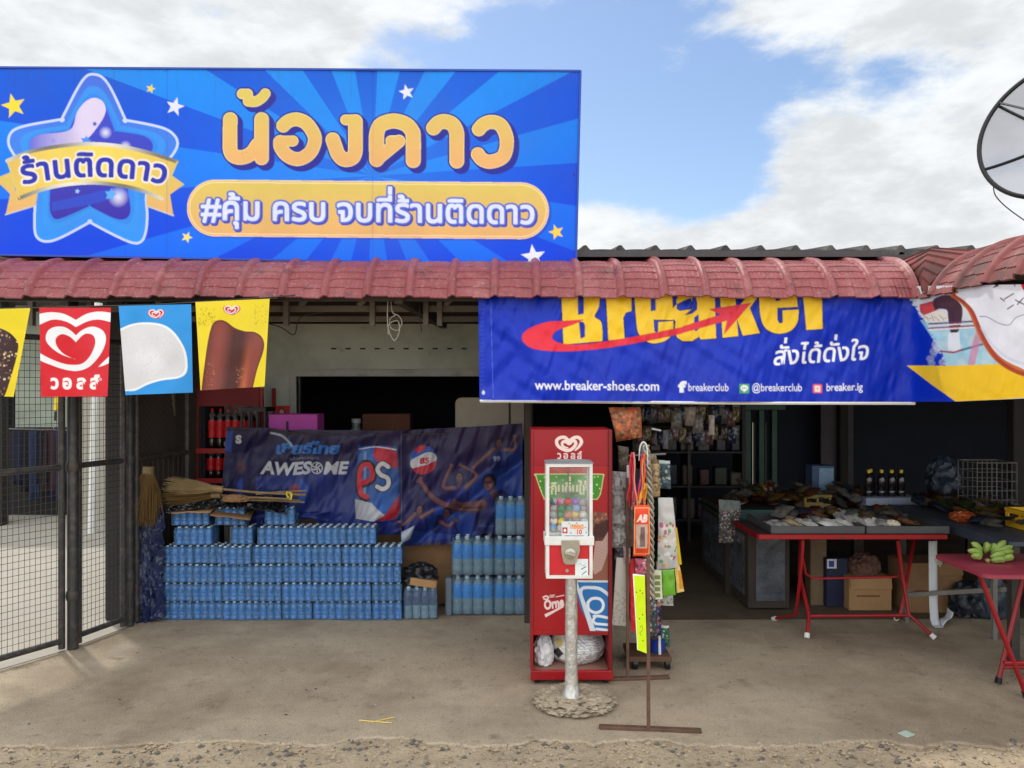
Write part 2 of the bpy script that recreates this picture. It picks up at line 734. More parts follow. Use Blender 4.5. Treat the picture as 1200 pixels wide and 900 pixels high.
        if rot is not None:                                      # (angle, cx, cy)
            c, n = math.cos(rot[0]), math.sin(rot[0])
            A = np.concatenate(VV) - np.array(rot[1:])
            VV = [np.stack([A[:, 0] * c - A[:, 1] * n + rot[1], A[:, 0] * n + A[:, 1] * c + rot[2]], 1)]
        return s.tri(TT, np.concatenate(VV), col, a, grow)

    def speckle(s, x0, y0, x1, y1, n, rlo, rhi, cols, seed=1, a=1.0):
        g = random.Random(seed)
        for _ in range(n):
            r = g.uniform(rlo, rhi)
            s.ell(g.uniform(x0, x1), g.uniform(y0, y1), r, r * g.uniform(.6, 1.4), g.choice(cols), a)
        return s

    def sample(s, U, V):
        k = 2
        H, W_ = s.h // k * k, s.w // k * k
        im = s.img[:H, :W_].reshape(H // k, k, W_ // k, k, 3).mean((1, 3))
        x = np.clip((U - s.x0) * s.k / k - .5, 0, W_ // k - 1.001)
        y = np.clip((V - s.y0) * s.k / k - .5, 0, H // k - 1.001)
        i, j = x.astype(int), y.astype(int)
        f, g = (x - i)[..., None], (y - j)[..., None]
        return (im[j, i] * (1 - f) + im[j, i + 1] * f) * (1 - g) + (im[j + 1, i] * (1 - f) + im[j + 1, i + 1] * f) * g


def vnoise(U, V, seed=0):
    """smooth value noise on numpy arrays, 0..1"""
    g = np.random.RandomState(seed)
    T = g.rand(64, 64)
    i, j = np.floor(U).astype(int), np.floor(V).astype(int)
    f, h = U - i, V - j
    f, h = f * f * (3 - 2 * f), h * h * (3 - 2 * h)
    a, b = T[j % 64, i % 64], T[j % 64, (i + 1) % 64]
    c, d = T[(j + 1) % 64, i % 64], T[(j + 1) % 64, (i + 1) % 64]
    return (a * (1 - f) + b * f) * (1 - h) + (c * (1 - f) + d * f) * h


def printed(name, art, quad, den, pos, mat, parent=None):
    """a printed sheet: quad = four corners in photo pixels (tl,tr,br,bl), den = vertices per pixel,
    pos(U,V) -> x,y,z arrays in the place"""
    tl, tr, br, bl = [np.array(q, float) for q in quad]
    nu = max(2, int(max(np.linalg.norm(tr - tl), np.linalg.norm(br - bl)) * den))
    nv = max(2, int(max(np.linalg.norm(bl - tl), np.linalg.norm(br - tr)) * den))
    s_, t_ = np.meshgrid(np.linspace(0, 1, nu), np.linspace(0, 1, nv))
    s3, t3 = s_[..., None], t_[..., None]
    Q = (tl * (1 - s3) + tr * s3) * (1 - t3) + (bl * (1 - s3) + br * s3) * t3
    U, V = Q[..., 0], Q[..., 1]
    x, y, z = pos(U, V)
    co = np.stack([x + 0 * U, y + 0 * U, z + 0 * U], -1).reshape(-1, 3)
    col = art.sample(U, V).reshape(-1, 3)
    k = (np.arange(nv - 1)[:, None] * nu + np.arange(nu - 1)[None, :]).reshape(-1)
    fa = np.stack([k, k + nu, k + nu + 1, k + 1], 1)
    me = bpy.data.meshes.new(name)
    me.vertices.add(len(co))
    me.vertices.foreach_set('co', co.astype(np.float32).ravel())
    me.loops.add(fa.size)
    me.loops.foreach_set('vertex_index', fa.astype(np.int32).ravel())
    me.polygons.add(len(fa))
    me.polygons.foreach_set('loop_start', np.arange(0, fa.size, 4, dtype=np.int32))
    me.update(calc_edges=True)
    at = me.color_attributes.new('Print', 'FLOAT_COLOR', 'POINT')
    at.data.foreach_set('color', np.concatenate([col, np.ones((len(col), 1))], 1).astype(np.float32).ravel())
    me.materials.append(mat)
    me.polygons.foreach_set('use_smooth', [True] * len(fa))
    me.update()
    o = bpy.data.objects.new(name, me)
    COL.objects.link(o)
    if parent is not None:
        put(o, parent)
    return o


def at_depth(Y):
    """pos() for a sheet at depth Y (a number or a function of the pixel arrays)"""
    def f(U, V):
        y = Y(U, V) if callable(Y) else Y + 0 * U
        return (U - 600) * y / FOC, y, CH - (V - HZ) * y / FOC
    return f


def blob(name, cen, size, mat, parent=None, seed=0, amp=.25, freq=2.5, sub=4, flat=True, ridged=True, smooth=50):
    """a crumpled lump (bag, stone, heap); rests on its flat underside at cen.z"""
    import bmesh
    bm = bmesh.new()
    bmesh.ops.create_icosphere(bm, subdivisions=sub, radius=1)
    off = Vector((seed * 3.7, seed * 1.3, seed * .7))
    for v in bm.verts:
        p = v.co.copy()
        n = mnoise.noise(p * freq + off) + .5 * mnoise.noise(p * freq * 2.3 + off) + .25 * mnoise.noise(p * freq * 5 + off)
        if ridged:
            n = .5 - abs(n) * 1.4
        q = p * (1 + amp * n)
        v.co = Vector((q.x * size[0] / 2, q.y * size[1] / 2, q.z * size[2] / 2))
    zs = min(v.co.z for v in bm.verts)
    if flat:
        cut = zs * .55
        for v in bm.verts:
            if v.co.z < cut:
                v.co.z = cut + (v.co.z - cut) * .05
        zs = min(v.co.z for v in bm.verts)
    for v in bm.verts:
        v.co += Vector(cen) - Vector((0, 0, zs if flat else 0))
    me = bpy.data.meshes.new(name)
    bm.to_mesh(me)
    bm.free()
    me.materials.append(mat)
    return link(name, me, parent, smooth)

# ================================================================== materials used in many places
M = {}
M['slab'] = pm('old_concrete', (178, 161, 137), .85, .16, 1.1, .005, 90, dirt=[((112, 92, 72), .7, .6, (.46, .66)), ((84, 76, 66), .45, 2.3, (.56, .78)), ((186, 176, 160), .35, 1.7, (.55, .75)), ((70, 60, 50), .6, 38, (.60, .70)), ((92, 80, 66), .6, 130, (.54, .64)), ((216, 206, 188), .5, 170, (.56, .66)), ((100, 86, 70), .45, 14, (.58, .7)), ((92, 78, 62), .5, 4.2, (.60, .70))])
M['yard'] = pm('pale_concrete', (182, 175, 162), .85, .07, 1.5, .002, 60, dirt=[((170, 160, 145), .5, 1.2), ((140, 130, 118), .4, 14, (.58, .75))])
M['sand'] = pm('sandy_ground', (184, 165, 138), .95, .16, 4.0, .012, 60, dirt=[((86, 76, 66), .5, 70, (.58, .66)), ((206, 188, 160), .5, 90, (.57, .66)), ((140, 124, 104), .45, 3.0), ((96, 92, 88), .6, 26, (.55, .65))])
M['stone'] = pm('grey_gravel', (120, 114, 106), .9, .3, 30, .004, 120, orand=.4)
M['tile'] = pm('maroon_tile', (144, 72, 75), .42, .16, 3.0, .0015, 120, dirt=[((190, 150, 146), .34, 3.0, (.50, .78)), ((62, 44, 42), .6, 9.0, (.54, .72)), ((196, 170, 160), .35, 46, (.55, .7)), ((90, 84, 72), .5, 1.3, (.55, .75))])
M['tiledark'] = pm('mossy_maroon_tile', (132, 68, 66), .55, .2, 3.0, .002, 120, dirt=[((60, 50, 44), .8, 4.0, (.44, .64)), ((190, 150, 140), .4, 9.0, (.58, .75))])
M['greyroof'] = pm('black_cement_tile', (70, 68, 66), .85, .3, 4.0, .004, 60, dirt=[((128, 122, 114), .6, 5.0)])
M['steel'] = pm('grey_steel', (120, 116, 110), .5, .15, 6, .0006, 120, dirt=((84, 70, 58), .6, 4.0))
M['darksteel'] = pm('dark_steel', (58, 56, 54), .5, .25, 6, .0008, 120, dirt=((92, 74, 60), .5, 9.0))
M['gate'] = pm('black_painted_tube', (50, 49, 48), .45, .25, 8, .0006, 150, dirt=((110, 96, 84), .5, 18.0))
M['wire'] = pm('dark_wire', (56, 54, 52), .55, .2, 10)
M['greenwall'] = pm('pale_green_plaster', (204, 214, 204), .8, .06, 1.2, .0012, 40, dirt=[((120, 126, 116), .55, 1.6, (.46, .72)), ((96, 92, 82), .6, 5.0, (.62, .78))])
M['frame'] = pm('grey_frame_paint', (190, 192, 188), .6, .08, 4, dirt=((96, 92, 86), .5, 5))
M['darkwood'] = pm('dark_wood', (62, 52, 44), .75, .3, 3, .002, 50, stretch=(3, 3, .4), dirt=((36, 30, 28), .6, 3))
M['postwood'] = pm('black_weathered_post', (46, 43, 41), .8, .3, 4, .003, 40, stretch=(3, 3, .5))
M['brownwood'] = pm('brown_wood', (120, 92, 66), .7, .22, 3, .002, 50, stretch=(3, 3, .4))
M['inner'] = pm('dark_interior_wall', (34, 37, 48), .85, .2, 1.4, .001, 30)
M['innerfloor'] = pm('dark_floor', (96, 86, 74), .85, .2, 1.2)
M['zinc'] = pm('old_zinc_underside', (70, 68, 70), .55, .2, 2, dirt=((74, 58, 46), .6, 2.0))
M['white'] = pm('white_paint', (226, 226, 222), .5, .05, 3, dirt=((150, 142, 130), .35, 6))
M['black'] = pm('black_plastic', (24, 24, 26), .4, .2, 6)
M['red'] = pm('red_paint', (160, 20, 28), .38, .08, 4, .0006, 200, dirt=[((104, 24, 26), .6, 4), ((70, 46, 40), .6, 16, (.60, .72)), ((196, 120, 112), .35, 34, (.64, .72))])
M['card'] = pm('cardboard', (172, 134, 92), .85, .1, 3, .0008, 80, dirt=((120, 92, 62), .5, 4))
M['carddark'] = pm('brown_cardboard', (142, 108, 74), .85, .12, 3, .0008, 80, dirt=((96, 72, 50), .5, 4))
M['vinyl'] = pm('printed_vinyl', 'ffffff', .5, .05, 1.2, .0012, 9, spec=.22, attr='Print', dirt=[((90, 84, 78), .16, 2.2, (.5, .8)), ((60, 54, 50), .35, 26, (.66, .76))])
M['sheen'] = pm('printed_tarpaulin', 'ffffff', .36, .05, 1.2, .0018, 16, spec=.3, attr='Print', dirt=[((120, 116, 110), .12, 1.6, (.5, .8))])
M['oldprint'] = pm('printed_old_tarpaulin', 'ffffff', .5, .12, 1.5, .003, 14, attr='Print', dirt=[((40, 38, 44), .35, 3.0, (.45, .75))])
M['sticker'] = pm('printed_sticker', 'ffffff', .32, .04, 2.0, attr='Print', dirt=[((90, 60, 50), .22, 9.0, (.58, .78))])
M['clear'] = film('clear_film', clear=.80, bump=.006)
M['clearbag'] = film('clear_snack_film', clear=.45, bump=.012, bscale=26)

# ================================================================== ground
# the road verge: sandy ground as one sheet to the horizon
b = MB()
xs = [-400, -60, -14] + [-8 + i * .16 for i in range(101)] + [14, 60, 400]
ys = [-200, -40, -8, 0] + [1.2 + i * .05 for i in range(56)] + [5, 8, 14, 40, 120, 900]


def gz(x, y):
    if y > 3.95 or abs(x) > 9 or y < 1:
        return -.045
    k = min(1, max(0, (3.95 - y) / .12))
    n = .014 * mnoise.noise(Vector((x * 2.1, y * 2.6, 0))) + .014 * mnoise.noise(Vector((x * 7, y * 8, 3))) + .007 * mnoise.noise(Vector((x * 19, y * 21, 5)))
    return -.045 + k * (.034 + n)


V = [(x, y, gz(x, y)) for y in ys for x in xs]
n = len(xs)
b.add(V, [(j * n + i, j * n + i + 1, (j + 1) * n + i + 1, (j + 1) * n + i) for j in range(len(ys) - 1) for i in range(n - 1)])
tag(b.build('ground', M['sand'], smooth=60), kind='structure')

# the concrete apron in front of and under the shop, with its broken front edge
b = MB()
edge = []
x = -9.0
while x <= 9.0:
    yb = 3.66 + .10 * mnoise.noise(Vector((x * 1.1, 5, 0))) + .06 * mnoise.noise(Vector((x * 3.7, 1, 0))) + .034 * mnoise.noise(Vector((x * 14, 2, 0))) + .014 * mnoise.noise(Vector((x * 40, 7, 0)))
    if x > 1.25:
        yb += min(1, (x - 1.25) / .35) * (.03 + .05 * mnoise.noise(Vector((x * 5, 9, 0))))
    if -.9 < x < -.2:
        yb += .10 * math.sin((x + .9) / .7 * math.pi)
    edge.append((x, yb))
    x += .012
V = []
for (x, y) in edge:
    z = .006 * mnoise.noise(Vector((x * 6, y * 6, 2)))
    V += [(x, y + .006, -.07), (x, y, -.006 + z), (x, y + .012, .001 + z * .5), (x, y + .3, 0), (x, 10.6, 0)]
Fs = []
for i in range(len(edge) - 1):
    for k in range(4):
        a = i * 5 + k
        Fs.append((a, a + 5, a + 6, a + 1))
b.add(V, Fs)
tag(b.build('concrete_apron', M['slab'], smooth=24), kind='structure')

# pale yard beyond the gate
b = MB()
b.add([(-30, 3.0, .004), (-3.98, 3.3, .004), (-3.08, 4.66, .004), (-2.89, 4.98, .004), (-2.74, 5.45, .004), (-2.6, 6.1, .004), (-2.6, 14, .004), (-30, 14, .004)], [(0, 1, 2, 3, 4, 5, 6, 7)])
tag(b.build('yard_pavement', M['yard'], smooth=0), kind='structure')

# gravel and clods along the broken edge: uncountable
b = MB()
g = random.Random(5)
for _ in range(3600):
    x = g.uniform(-3.4, 3.4)
    y = 3.72 - abs(g.gauss(0, .17)) if g.random() < .8 else g.uniform(2.9, 3.6)
    r = g.choice((.003, .004, .005, .007, .009, .012)) * g.uniform(.7, 1.4)
    if g.random() < .008:
        r *= 1.6
    z = gz(x, y) + r * .2
    u = [Vector((g.gauss(0, 1), g.gauss(0, 1), g.gauss(0, .7))).normalized() for _ in range(6)]
    pts = [Vector((x, y, z)) + Vector((dx * r * g.uniform(.7, 1.3), dy * r * g.uniform(.7, 1.3), dz * r * .7))
           for dx, dy, dz in ((1, 0, 0), (0, 1, 0), (-1, 0, 0), (0, -1, 0), (.2, .1, 1), (0, 0, -1))]
    b.add(pts, [(0, 1, 4), (1, 2, 4), (2, 3, 4), (3, 0, 4), (1, 0, 5), (2, 1, 5), (3, 2, 5), (0, 3, 5)], g.choice((0, 0, 0, 1)))
tag(b.build('gravel', [M['sand'], M['stone']], smooth=0), kind='stuff', label='loose sand clods and gravel along the broken slab edge', cat='gravel')

# ================================================================== the shop building
EY, EZ = 4.60, 2.245                     # eave line of the tiled awning
PIT = .2546                              # one tile
shop = thing('shop_building', 'low roadside shop with pale green wall, dark open front and old tiled roof', 'shop building', (0, 6.8, 0))
b = MB()
wx0, wx1, wz0, wz1 = X_(348, 6.8), .10, 1.02, Z_(441, 6.8)
b.box(-2.55, wx0, 6.8, 6.9, 0, 2.27)
b.box(wx0, wx1, 6.8, 6.9, wz1, 2.27)
b.box(wx0, wx1, 6.8, 6.9, 0, wz0)
b.build('wall', M['greenwall'], shop, 0)
b = MB()
b.box(-2.55, .10, 6.84, 6.9, 2.272, 3.2)  # dark panel stands in for the shade in the open gap above the wall
b.build('upper_gap_shade', M['darkwood'], shop, 0)
b = MB()                                  # frame of the wide serving window
b.box(wx0 - .055, wx0, 6.772, 6.86, wz0, wz1 + .06)
b.box(wx0, wx1, 6.772, 6.86, wz1, wz1 + .06)
b.box(wx0, wx1, 6.75, 6.88, wz0 - .04, wz0)
b.build('window_frame', M['frame'], shop, 0)
b = MB()
for k in range(10):                      # row of small vent holes
    px = 388 + k * 17
    b.box(X_(px, 6.8), X_(px + 6, 6.8), 6.793, 6.81, Z_(409.5, 6.8), Z_(407.8, 6.8))
b.build('vent_slots', M['black'], shop, 0)
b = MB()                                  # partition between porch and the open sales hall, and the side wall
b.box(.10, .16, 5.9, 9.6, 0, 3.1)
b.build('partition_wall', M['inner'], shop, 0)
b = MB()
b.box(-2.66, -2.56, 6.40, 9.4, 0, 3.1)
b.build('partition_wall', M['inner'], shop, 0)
b = MB()
b.bar((-3.0, 5.93, 1.3), (-2.6, 6.40, 1.3), .04, 2.56)
b.build('board_wall', M['darkwood'], shop, 0)
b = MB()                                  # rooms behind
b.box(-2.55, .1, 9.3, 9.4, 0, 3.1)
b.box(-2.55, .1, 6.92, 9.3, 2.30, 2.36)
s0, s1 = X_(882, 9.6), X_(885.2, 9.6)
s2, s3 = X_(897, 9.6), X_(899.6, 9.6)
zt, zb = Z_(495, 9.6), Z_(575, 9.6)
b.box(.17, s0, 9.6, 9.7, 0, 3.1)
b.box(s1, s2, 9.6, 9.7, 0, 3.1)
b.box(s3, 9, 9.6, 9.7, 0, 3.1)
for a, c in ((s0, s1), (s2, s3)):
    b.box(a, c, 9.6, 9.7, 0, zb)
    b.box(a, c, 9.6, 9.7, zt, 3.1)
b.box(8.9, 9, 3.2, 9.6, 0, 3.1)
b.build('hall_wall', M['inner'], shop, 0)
b = MB()
for a in (s0 - .1, (s1 + s2) / 2 - .03, s3 + .04):   # shutters beside the slits
    b.box(a, a + .06, 9.55, 9.598, zb - .1, zt + .15)
b.box(s0 - .2, s3 + .2, 9.54, 9.596, zt + .16, zt + .22)
b.build('shutter', pm('green_shutter', (86, 120, 104), .6, .2, 5), shop, 0)
b = MB()
b.box(X_(618.5, 5.6) - .025, X_(618.5, 5.6) + .025, 5.55, 5.6, 0, 2.5, 0, .005)
b.build('post', M['darkwood'], shop, 0)
b = MB()
for (px, y0) in ((1186, 6.4), (760, 8.9), (985, 9.3)):
    b.box(X_(px, y0) - .05, X_(px, y0) + .05, y0 - .10, y0, 0, 2.4, 0, .008)
    b.build('post', M['postwood'], shop, 0)
    b = MB()
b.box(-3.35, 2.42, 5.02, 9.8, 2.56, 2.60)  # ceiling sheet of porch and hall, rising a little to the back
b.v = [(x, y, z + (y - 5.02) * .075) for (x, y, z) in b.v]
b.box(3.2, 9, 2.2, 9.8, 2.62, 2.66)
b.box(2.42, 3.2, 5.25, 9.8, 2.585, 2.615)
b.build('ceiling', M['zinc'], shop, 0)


def tile_h(a):
    """height of the pressed tile across its width, a in tiles from a rib"""
    a = a - math.floor(a)
    d = min(a, 1 - a)
    rib = .030 * max(0, 1 - (d / .115) ** 2) ** .7 if d < .115 else 0
    return rib + .006 * math.sin(math.pi * a)


# dark cement-tile main roof behind the awning
b = MB()
yy = [5.56, 5.565, 5.62, 5.9, 6.6, 9.9]
xs = []
for k in range(-3, 31):
    xs += [(k + f) * PIT + .02 for f in (0, .05, .1, .15, .3, .5, .7, .85, .9, .95)]


def rz(y):
    return 2.70 + (y - 5.56) * .115


V = []
for y in yy:
    for x in xs:
        V.append((x, y, rz(y) + tile_h((x - .02) / PIT) * 1.25 - (.05 if y == 5.56 else 0)))
n = len(xs)
b.add(V, [(j * n + i, j * n + i + 1, (j + 1) * n + i + 1, (j + 1) * n + i) for j in range(len(yy) - 1) for i in range(n - 1)])
b.box(-3.5, 9, 5.66, 5.70, 2.50, 2.645, 0)
b.box(-3.45, .0, 5.72, 9.9, 2.665, 2.68, 0)
b.build('roof', M['greyroof'], shop, 50)

# ---- tiled awning: pressed maroon tiles curving over the eave, an inside corner, and the side wing
awn = thing('tiled_awning', 'maroon pressed tile awning with rounded ribs along the front of the shop', 'awning', (0, EY, 2.2))
RHO, A0, A1 = .425, R(68), R(12)


def arc(t):
    """(run back, rise) along the curved awning for t in 0..1, then straight on for t>1"""
    a = A0 + (A1 - A0) * min(t, 1)
    run = RHO * (math.sin(A0) - math.sin(a))
    rise = RHO * (math.cos(a) - math.cos(A0))
    if t > 1:
        run += (t - 1) * .9 * math.cos(A1)
        rise += (t - 1) * .9 * math.sin(A1)
    a2 = a
    return run, rise, a2


ts = []
NR = 6
for k in range(NR):                       # pressed ridges across the slope
    ts += [(k + .02) / NR, (k + .55) / NR, (k + .80) / NR, (k + .98) / NR]
ts += [1.0, 1.25, 1.6]


def ridge(t):
    if t > 1:
        return 0
    f = (t * NR) % 1
    return .0055 * (1 - f)


def tile_sheet(name, place, n0, n1, mat, sag=None, jit=9):
    """place(s, run, z) -> point for s metres along the eave"""
    b = MB()
    fr = [0, .03, .06, .09, .11, .125, .17, .22, .27, .32, .37, .42, .47, .52, .57, .62, .67, .72, .77, .82, .875, .89, .91, .94, .97]
    ss = [(k, f) for k in range(n0, n1) for f in fr] + [(n1, 0)]
    V = []
    for t in [-.001] + ts:
        run, rise, a = arc(max(t, 0))
        for (k, f) in ss:
            h = tile_h(f)
            if .125 < f < .875:            # fine pressed grooves running up the slope
                h += .0016 * (1 if int(f * 20 + .01) % 2 else -1)
            h += ridge(max(t, 0)) * (.12 if f < .12 or f > .88 else 1)
            h += .004 * mnoise.noise(Vector((k * 3.1 + jit, t * .8, 0)))
            if t < 0:
                h -= .012
            dz = .009 * mnoise.noise(Vector((k * .7, jit, 0))) - (.006 if f > .5 else 0) * (t < .3)
            V.append(place((k + f) * PIT, run - h * math.sin(a), rise + h * math.cos(a) + dz))
    n = len(ss)
    b.add(V, [(j * n + i, j * n + i + 1, (j + 1) * n + i + 1, (j + 1) * n + i) for j in range(len(ts)) for i in range(n - 1)])
    return b.build(name, mat, awn, 28)


X0 = X_(31, EY)
nl = int((3.55 + X0) / PIT)
WX = 2.43                                 # eave line of the side wing
last = int((WX - X0) / PIT)
tile_sheet('tile_course', lambda s, r, z: (X0 + s, EY + r, EZ + z), -3, last + 1, M['tile'])
tile_sheet('side_tile_course', lambda s, r, z: (WX + r, EY + .10 - s, EZ - .01 + z), -2, 9, M['tiledark'], jit=31)
# valley ridge tile over the inside corner
b = MB()


def corner(u, v):
    run, rise, a = arc(v)
    p = Vector((WX + run * u + .03 * (1 - u) - .05 * (1 - v) * u * 0, EY + run * (1 - u) - .09 * u, EZ + rise)) + Vector((-.5, -.5, .6)).normalized() * (.075 * (1 - abs(2 * u - 1)) + .012 * (1 - (v * 6) % 1))
    return p


b.grid(corner, 13, 49)
b.build('corner_tile', M['tiledark'], awn, 30)
# steel under the tiles
b = MB()
z1, z2 = Z_(362, 5.3), Z_(374, 5.9)
b.box(-3.4, 2.4, 5.28, 5.32, z1 - .02, z1 + .02)
b.build('purlin', M['steel'], awn, 0)
b = MB()
b.box(-3.4, 2.4, 5.88, 5.92, z2 - .02, z2 + .02)
b.build('purlin', M['steel'], awn, 0)
b = MB()
b.box(-3.45, 2.40, 4.70, 4.74, 2.235, 2.275)
b.build('purlin', M['darksteel'], awn, 0)
for px in (-20, 42, 110, 190, 338, 438, 500, 516, 640):
    b = MB()
    b.box(X_(px, 5.3) - .017, X_(px, 5.3) + .017, 5.235, 5.275, z1 - .12, 2.555)
    b.build('strut', M['steel'], awn, 0)
for (pa, pb) in ((352, 395), (420, 470), (522, 565), (60, 120)):
    b = MB()
    b.bar((X_(pa, 5.1), 5.1, z1 + .0), (X_(pb, 5.1), 5.1, 2.52), .03, .03)
    b.build('brace', M['steel'], awn, 0)
b = MB()
b.bar((X_(467, 4.66), 4.66, 2.25), (X_(520, 6.3), 6.3, Z_(380, 6.3)), .05, .07)
b.build('rafter', M['darkwood'], awn, 0)
for px in (40, 700, 905):
    b = MB()
    b.bar((X_(px, 4.8), 4.80, 2.30), (X_(px, 5.5), 6.7, 2.60), .05, .07)
    b.build('rafter', M['darkwood'], awn, 0)
b = MB()                                  # flashing between awning and main roof
b.box(-3.5, 9, 5.25, 5.68, 2.555, 2.562)
b.box(3.15, 9, 1.9, 5.2, 2.555, 2.565)
b.build('flashing', M['zinc'], awn, 0)

# ================================================================== neighbour shed across the yard
shed = thing('yard_shed', 'open shed with dark interior and pale green gable beyond the yard gate', 'shed', (-6, 10, 0))
b = MB()
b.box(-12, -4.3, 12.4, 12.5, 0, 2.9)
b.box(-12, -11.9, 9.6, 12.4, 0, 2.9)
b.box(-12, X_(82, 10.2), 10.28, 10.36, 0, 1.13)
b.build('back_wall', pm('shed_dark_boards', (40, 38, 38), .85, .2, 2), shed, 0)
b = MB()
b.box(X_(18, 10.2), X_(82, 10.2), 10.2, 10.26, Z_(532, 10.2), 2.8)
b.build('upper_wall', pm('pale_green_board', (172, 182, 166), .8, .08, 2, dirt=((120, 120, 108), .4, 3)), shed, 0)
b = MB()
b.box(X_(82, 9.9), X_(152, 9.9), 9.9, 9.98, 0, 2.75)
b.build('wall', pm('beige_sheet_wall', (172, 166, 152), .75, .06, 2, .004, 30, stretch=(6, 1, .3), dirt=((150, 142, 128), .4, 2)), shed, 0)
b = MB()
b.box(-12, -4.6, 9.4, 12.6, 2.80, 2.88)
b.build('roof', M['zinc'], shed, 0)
b = MB()
b.box(X_(2, 9.5) - .25, X_(2, 9.5) + .02, 9.45, 9.6, 0, 2.8)
b.build('post', M['postwood'], shed, 0)
b = MB()
b.tube([(X_(108, 9.0), 9.0, 0), (X_(115, 9.0), 9.0, 2.7)], .05, 8)
o = b.build('white_post', M['white'], None, 40)
tag(o, 'slender white painted pipe post standing in front of the dark shed', 'post')
b = MB()
b.tube([(-6.6, 10.05, 1.17), (X_(84, 10.05), 10.05, 1.15)], .012, 6)
rail = tag(b.build('clothes_rail', M['steel'], None), 'thin metal rail with dark clothes inside the neighbouring shed', 'rail')
g = random.Random(3)
cols = [(30, 36, 60), (26, 28, 34), (40, 52, 84), (22, 22, 26), (60, 40, 44), (34, 44, 70)]
for k in range(7):
    px = 22 + k * 9
    x = X_(px, 10.05)
    c = cols[k % 6]
    mt = pm('dark_cloth_%d' % k, c, .9, .2, 6, .003, 30)

    def gar(u, v, x=x, k=k):
        w = .085 * (1 if v > .12 else .5 + v * 4)
        return (x + (u - .5) * 2 * w * (1 + .1 * math.sin(k + v * 3)), 10.05 + .02 * math.sin(u * 9 + k) * v + .012, 1.19 - v * (.75 + .1 * (k % 3)))
    b = MB()
    b.grid(gar, 10, 8)
    o = b.build('hanging_garment', mt)
    o.modifiers.new('thick', 'SOLIDIFY').thickness = .012
    tag(o, 'dark garment on the shed rail, %s from the left' % ORD[k], 'clothing', 'clothes on the shed rail')
# something bright yellow hung by the gate
b = MB()
b.bar((X_(67, 9.4), 9.4, Z_(462, 9.4)), (X_(65.5, 9.4), 9.4, Z_(481, 9.4)), .05, .03, 0, .006)
b.bar((X_(65.3, 9.4), 9.4, Z_(482, 9.4)), (X_(65, 9.4), 9.4, Z_(493, 9.4)), .03, .02, 1, .005)
o = b.build('yellow_tool', [pm('yellow_plastic', (240, 200, 40), .45, .1, 5), M['black']])
tag(o, 'bright yellow handled tool hanging behind the gate posts', 'tool')

# ================================================================== the big shop sign
A = Art(-150, 74, 690, 316, 3, (36, 88, 214))


def rays(art, cx, cy, n, lite, dark):
    X, Y = np.meshgrid(art.xx, art.yy)
    a = np.arctan2(Y - cy, X - cx)
    m = (np.floor(a / (2 * math.pi) * n + .30) % 2).astype(np.float32)
    f = np.clip((Y - 80) / 220, 0, 1)[..., None]
    top, bot = hx(lite[0]), hx(lite[1])
    t2, b2 = hx(dark[0]), hx(dark[1])
    L, D = top * (1 - f) + bot * f, t2 * (1 - f) + b2 * f
    rt = np.clip((X - 560) / 150, 0, 1)[..., None]
    c = L * m[..., None] + D * (1 - m[..., None])
    art.img[:] = c * (1 - rt * .25) + hx((8, 50, 200)) * rt * .25


rays(A, 437, 206, 30, ((26, 136, 236), (18, 104, 244)), ((16, 88, 212), (8, 68, 228)))
_X, _Y = np.meshgrid(A.xx, A.yy)
_g = np.exp(-(((_X - 437) / 150) ** 2 + ((_Y - 190) / 90) ** 2))[..., None] * .28
A.img[:] = A.img * (1 - _g) + hx((70, 168, 248)) * _g
GT, GB = hx((216, 194, 98)), hx((230, 172, 116))


def gold(y0, y1):
    def f(X, Y):
        t = np.clip((Y - y0) / (y1 - y0), 0, 1)[..., None]
        return GT * (1 - t) + GB * t
    return f


z = lambda pts: [(x / 3.333, 60 + y / 3.333) for x, y in pts]
so = z(spline([(300, 150), (335, 100), (365, 90), (402, 104), (438, 155), (490, 268), (490, 269), (600, 290), (662, 312), (693, 352), (676, 402), (600, 490), (572, 560), (575, 640), (570, 702), (553, 742), (516, 748), (440, 715), (351, 668), (350, 668), (250, 722), (190, 743), (150, 732), (135, 690), (135, 560), (110, 480), (55, 405), (33, 358), (47, 314), (105, 290), (240, 266), (241, 265)], 5, True))


def star_fill(X, Y):
    t = np.clip((Y - 90) / 200, 0, 1)[..., None]
    return hx((70, 110, 222)) * (1 - t) + hx((48, 150, 250)) * t


A.poly(so, star_fill)
c0 = np.array([108, 186])
A.poly([tuple(c0 + (np.array(p) - c0) * .86) for p in so], lambda X, Y: hx((54, 150, 240)) + 0 * X[..., None], .75)
A.poly([tuple(c0 + (np.array(p) - c0) * .77) for p in so], lambda X, Y: hx((46, 122, 236)) + 0 * X[..., None], .5)
A.stroke(so, 1.5, (196, 210, 244), closed=True)
si = z(spline([(270, 310), (300, 240), (330, 200), (365, 182), (400, 195), (422, 240), (448, 310), (450, 312), (560, 330), (597, 365), (580, 410), (505, 500), (500, 545), (510, 620), (490, 655), (440, 650), (351, 605), (349, 605), (260, 645), (215, 655), (195, 620), (195, 545), (190, 500), (130, 400), (120, 350), (160, 325), (269, 311)], 5, True))


def sfill(X, Y):
    t = np.clip((Y - 120) / 140, 0, 1)[..., None]
    return hx((62, 80, 208)) * (1 - t) + hx((58, 44, 170)) * t


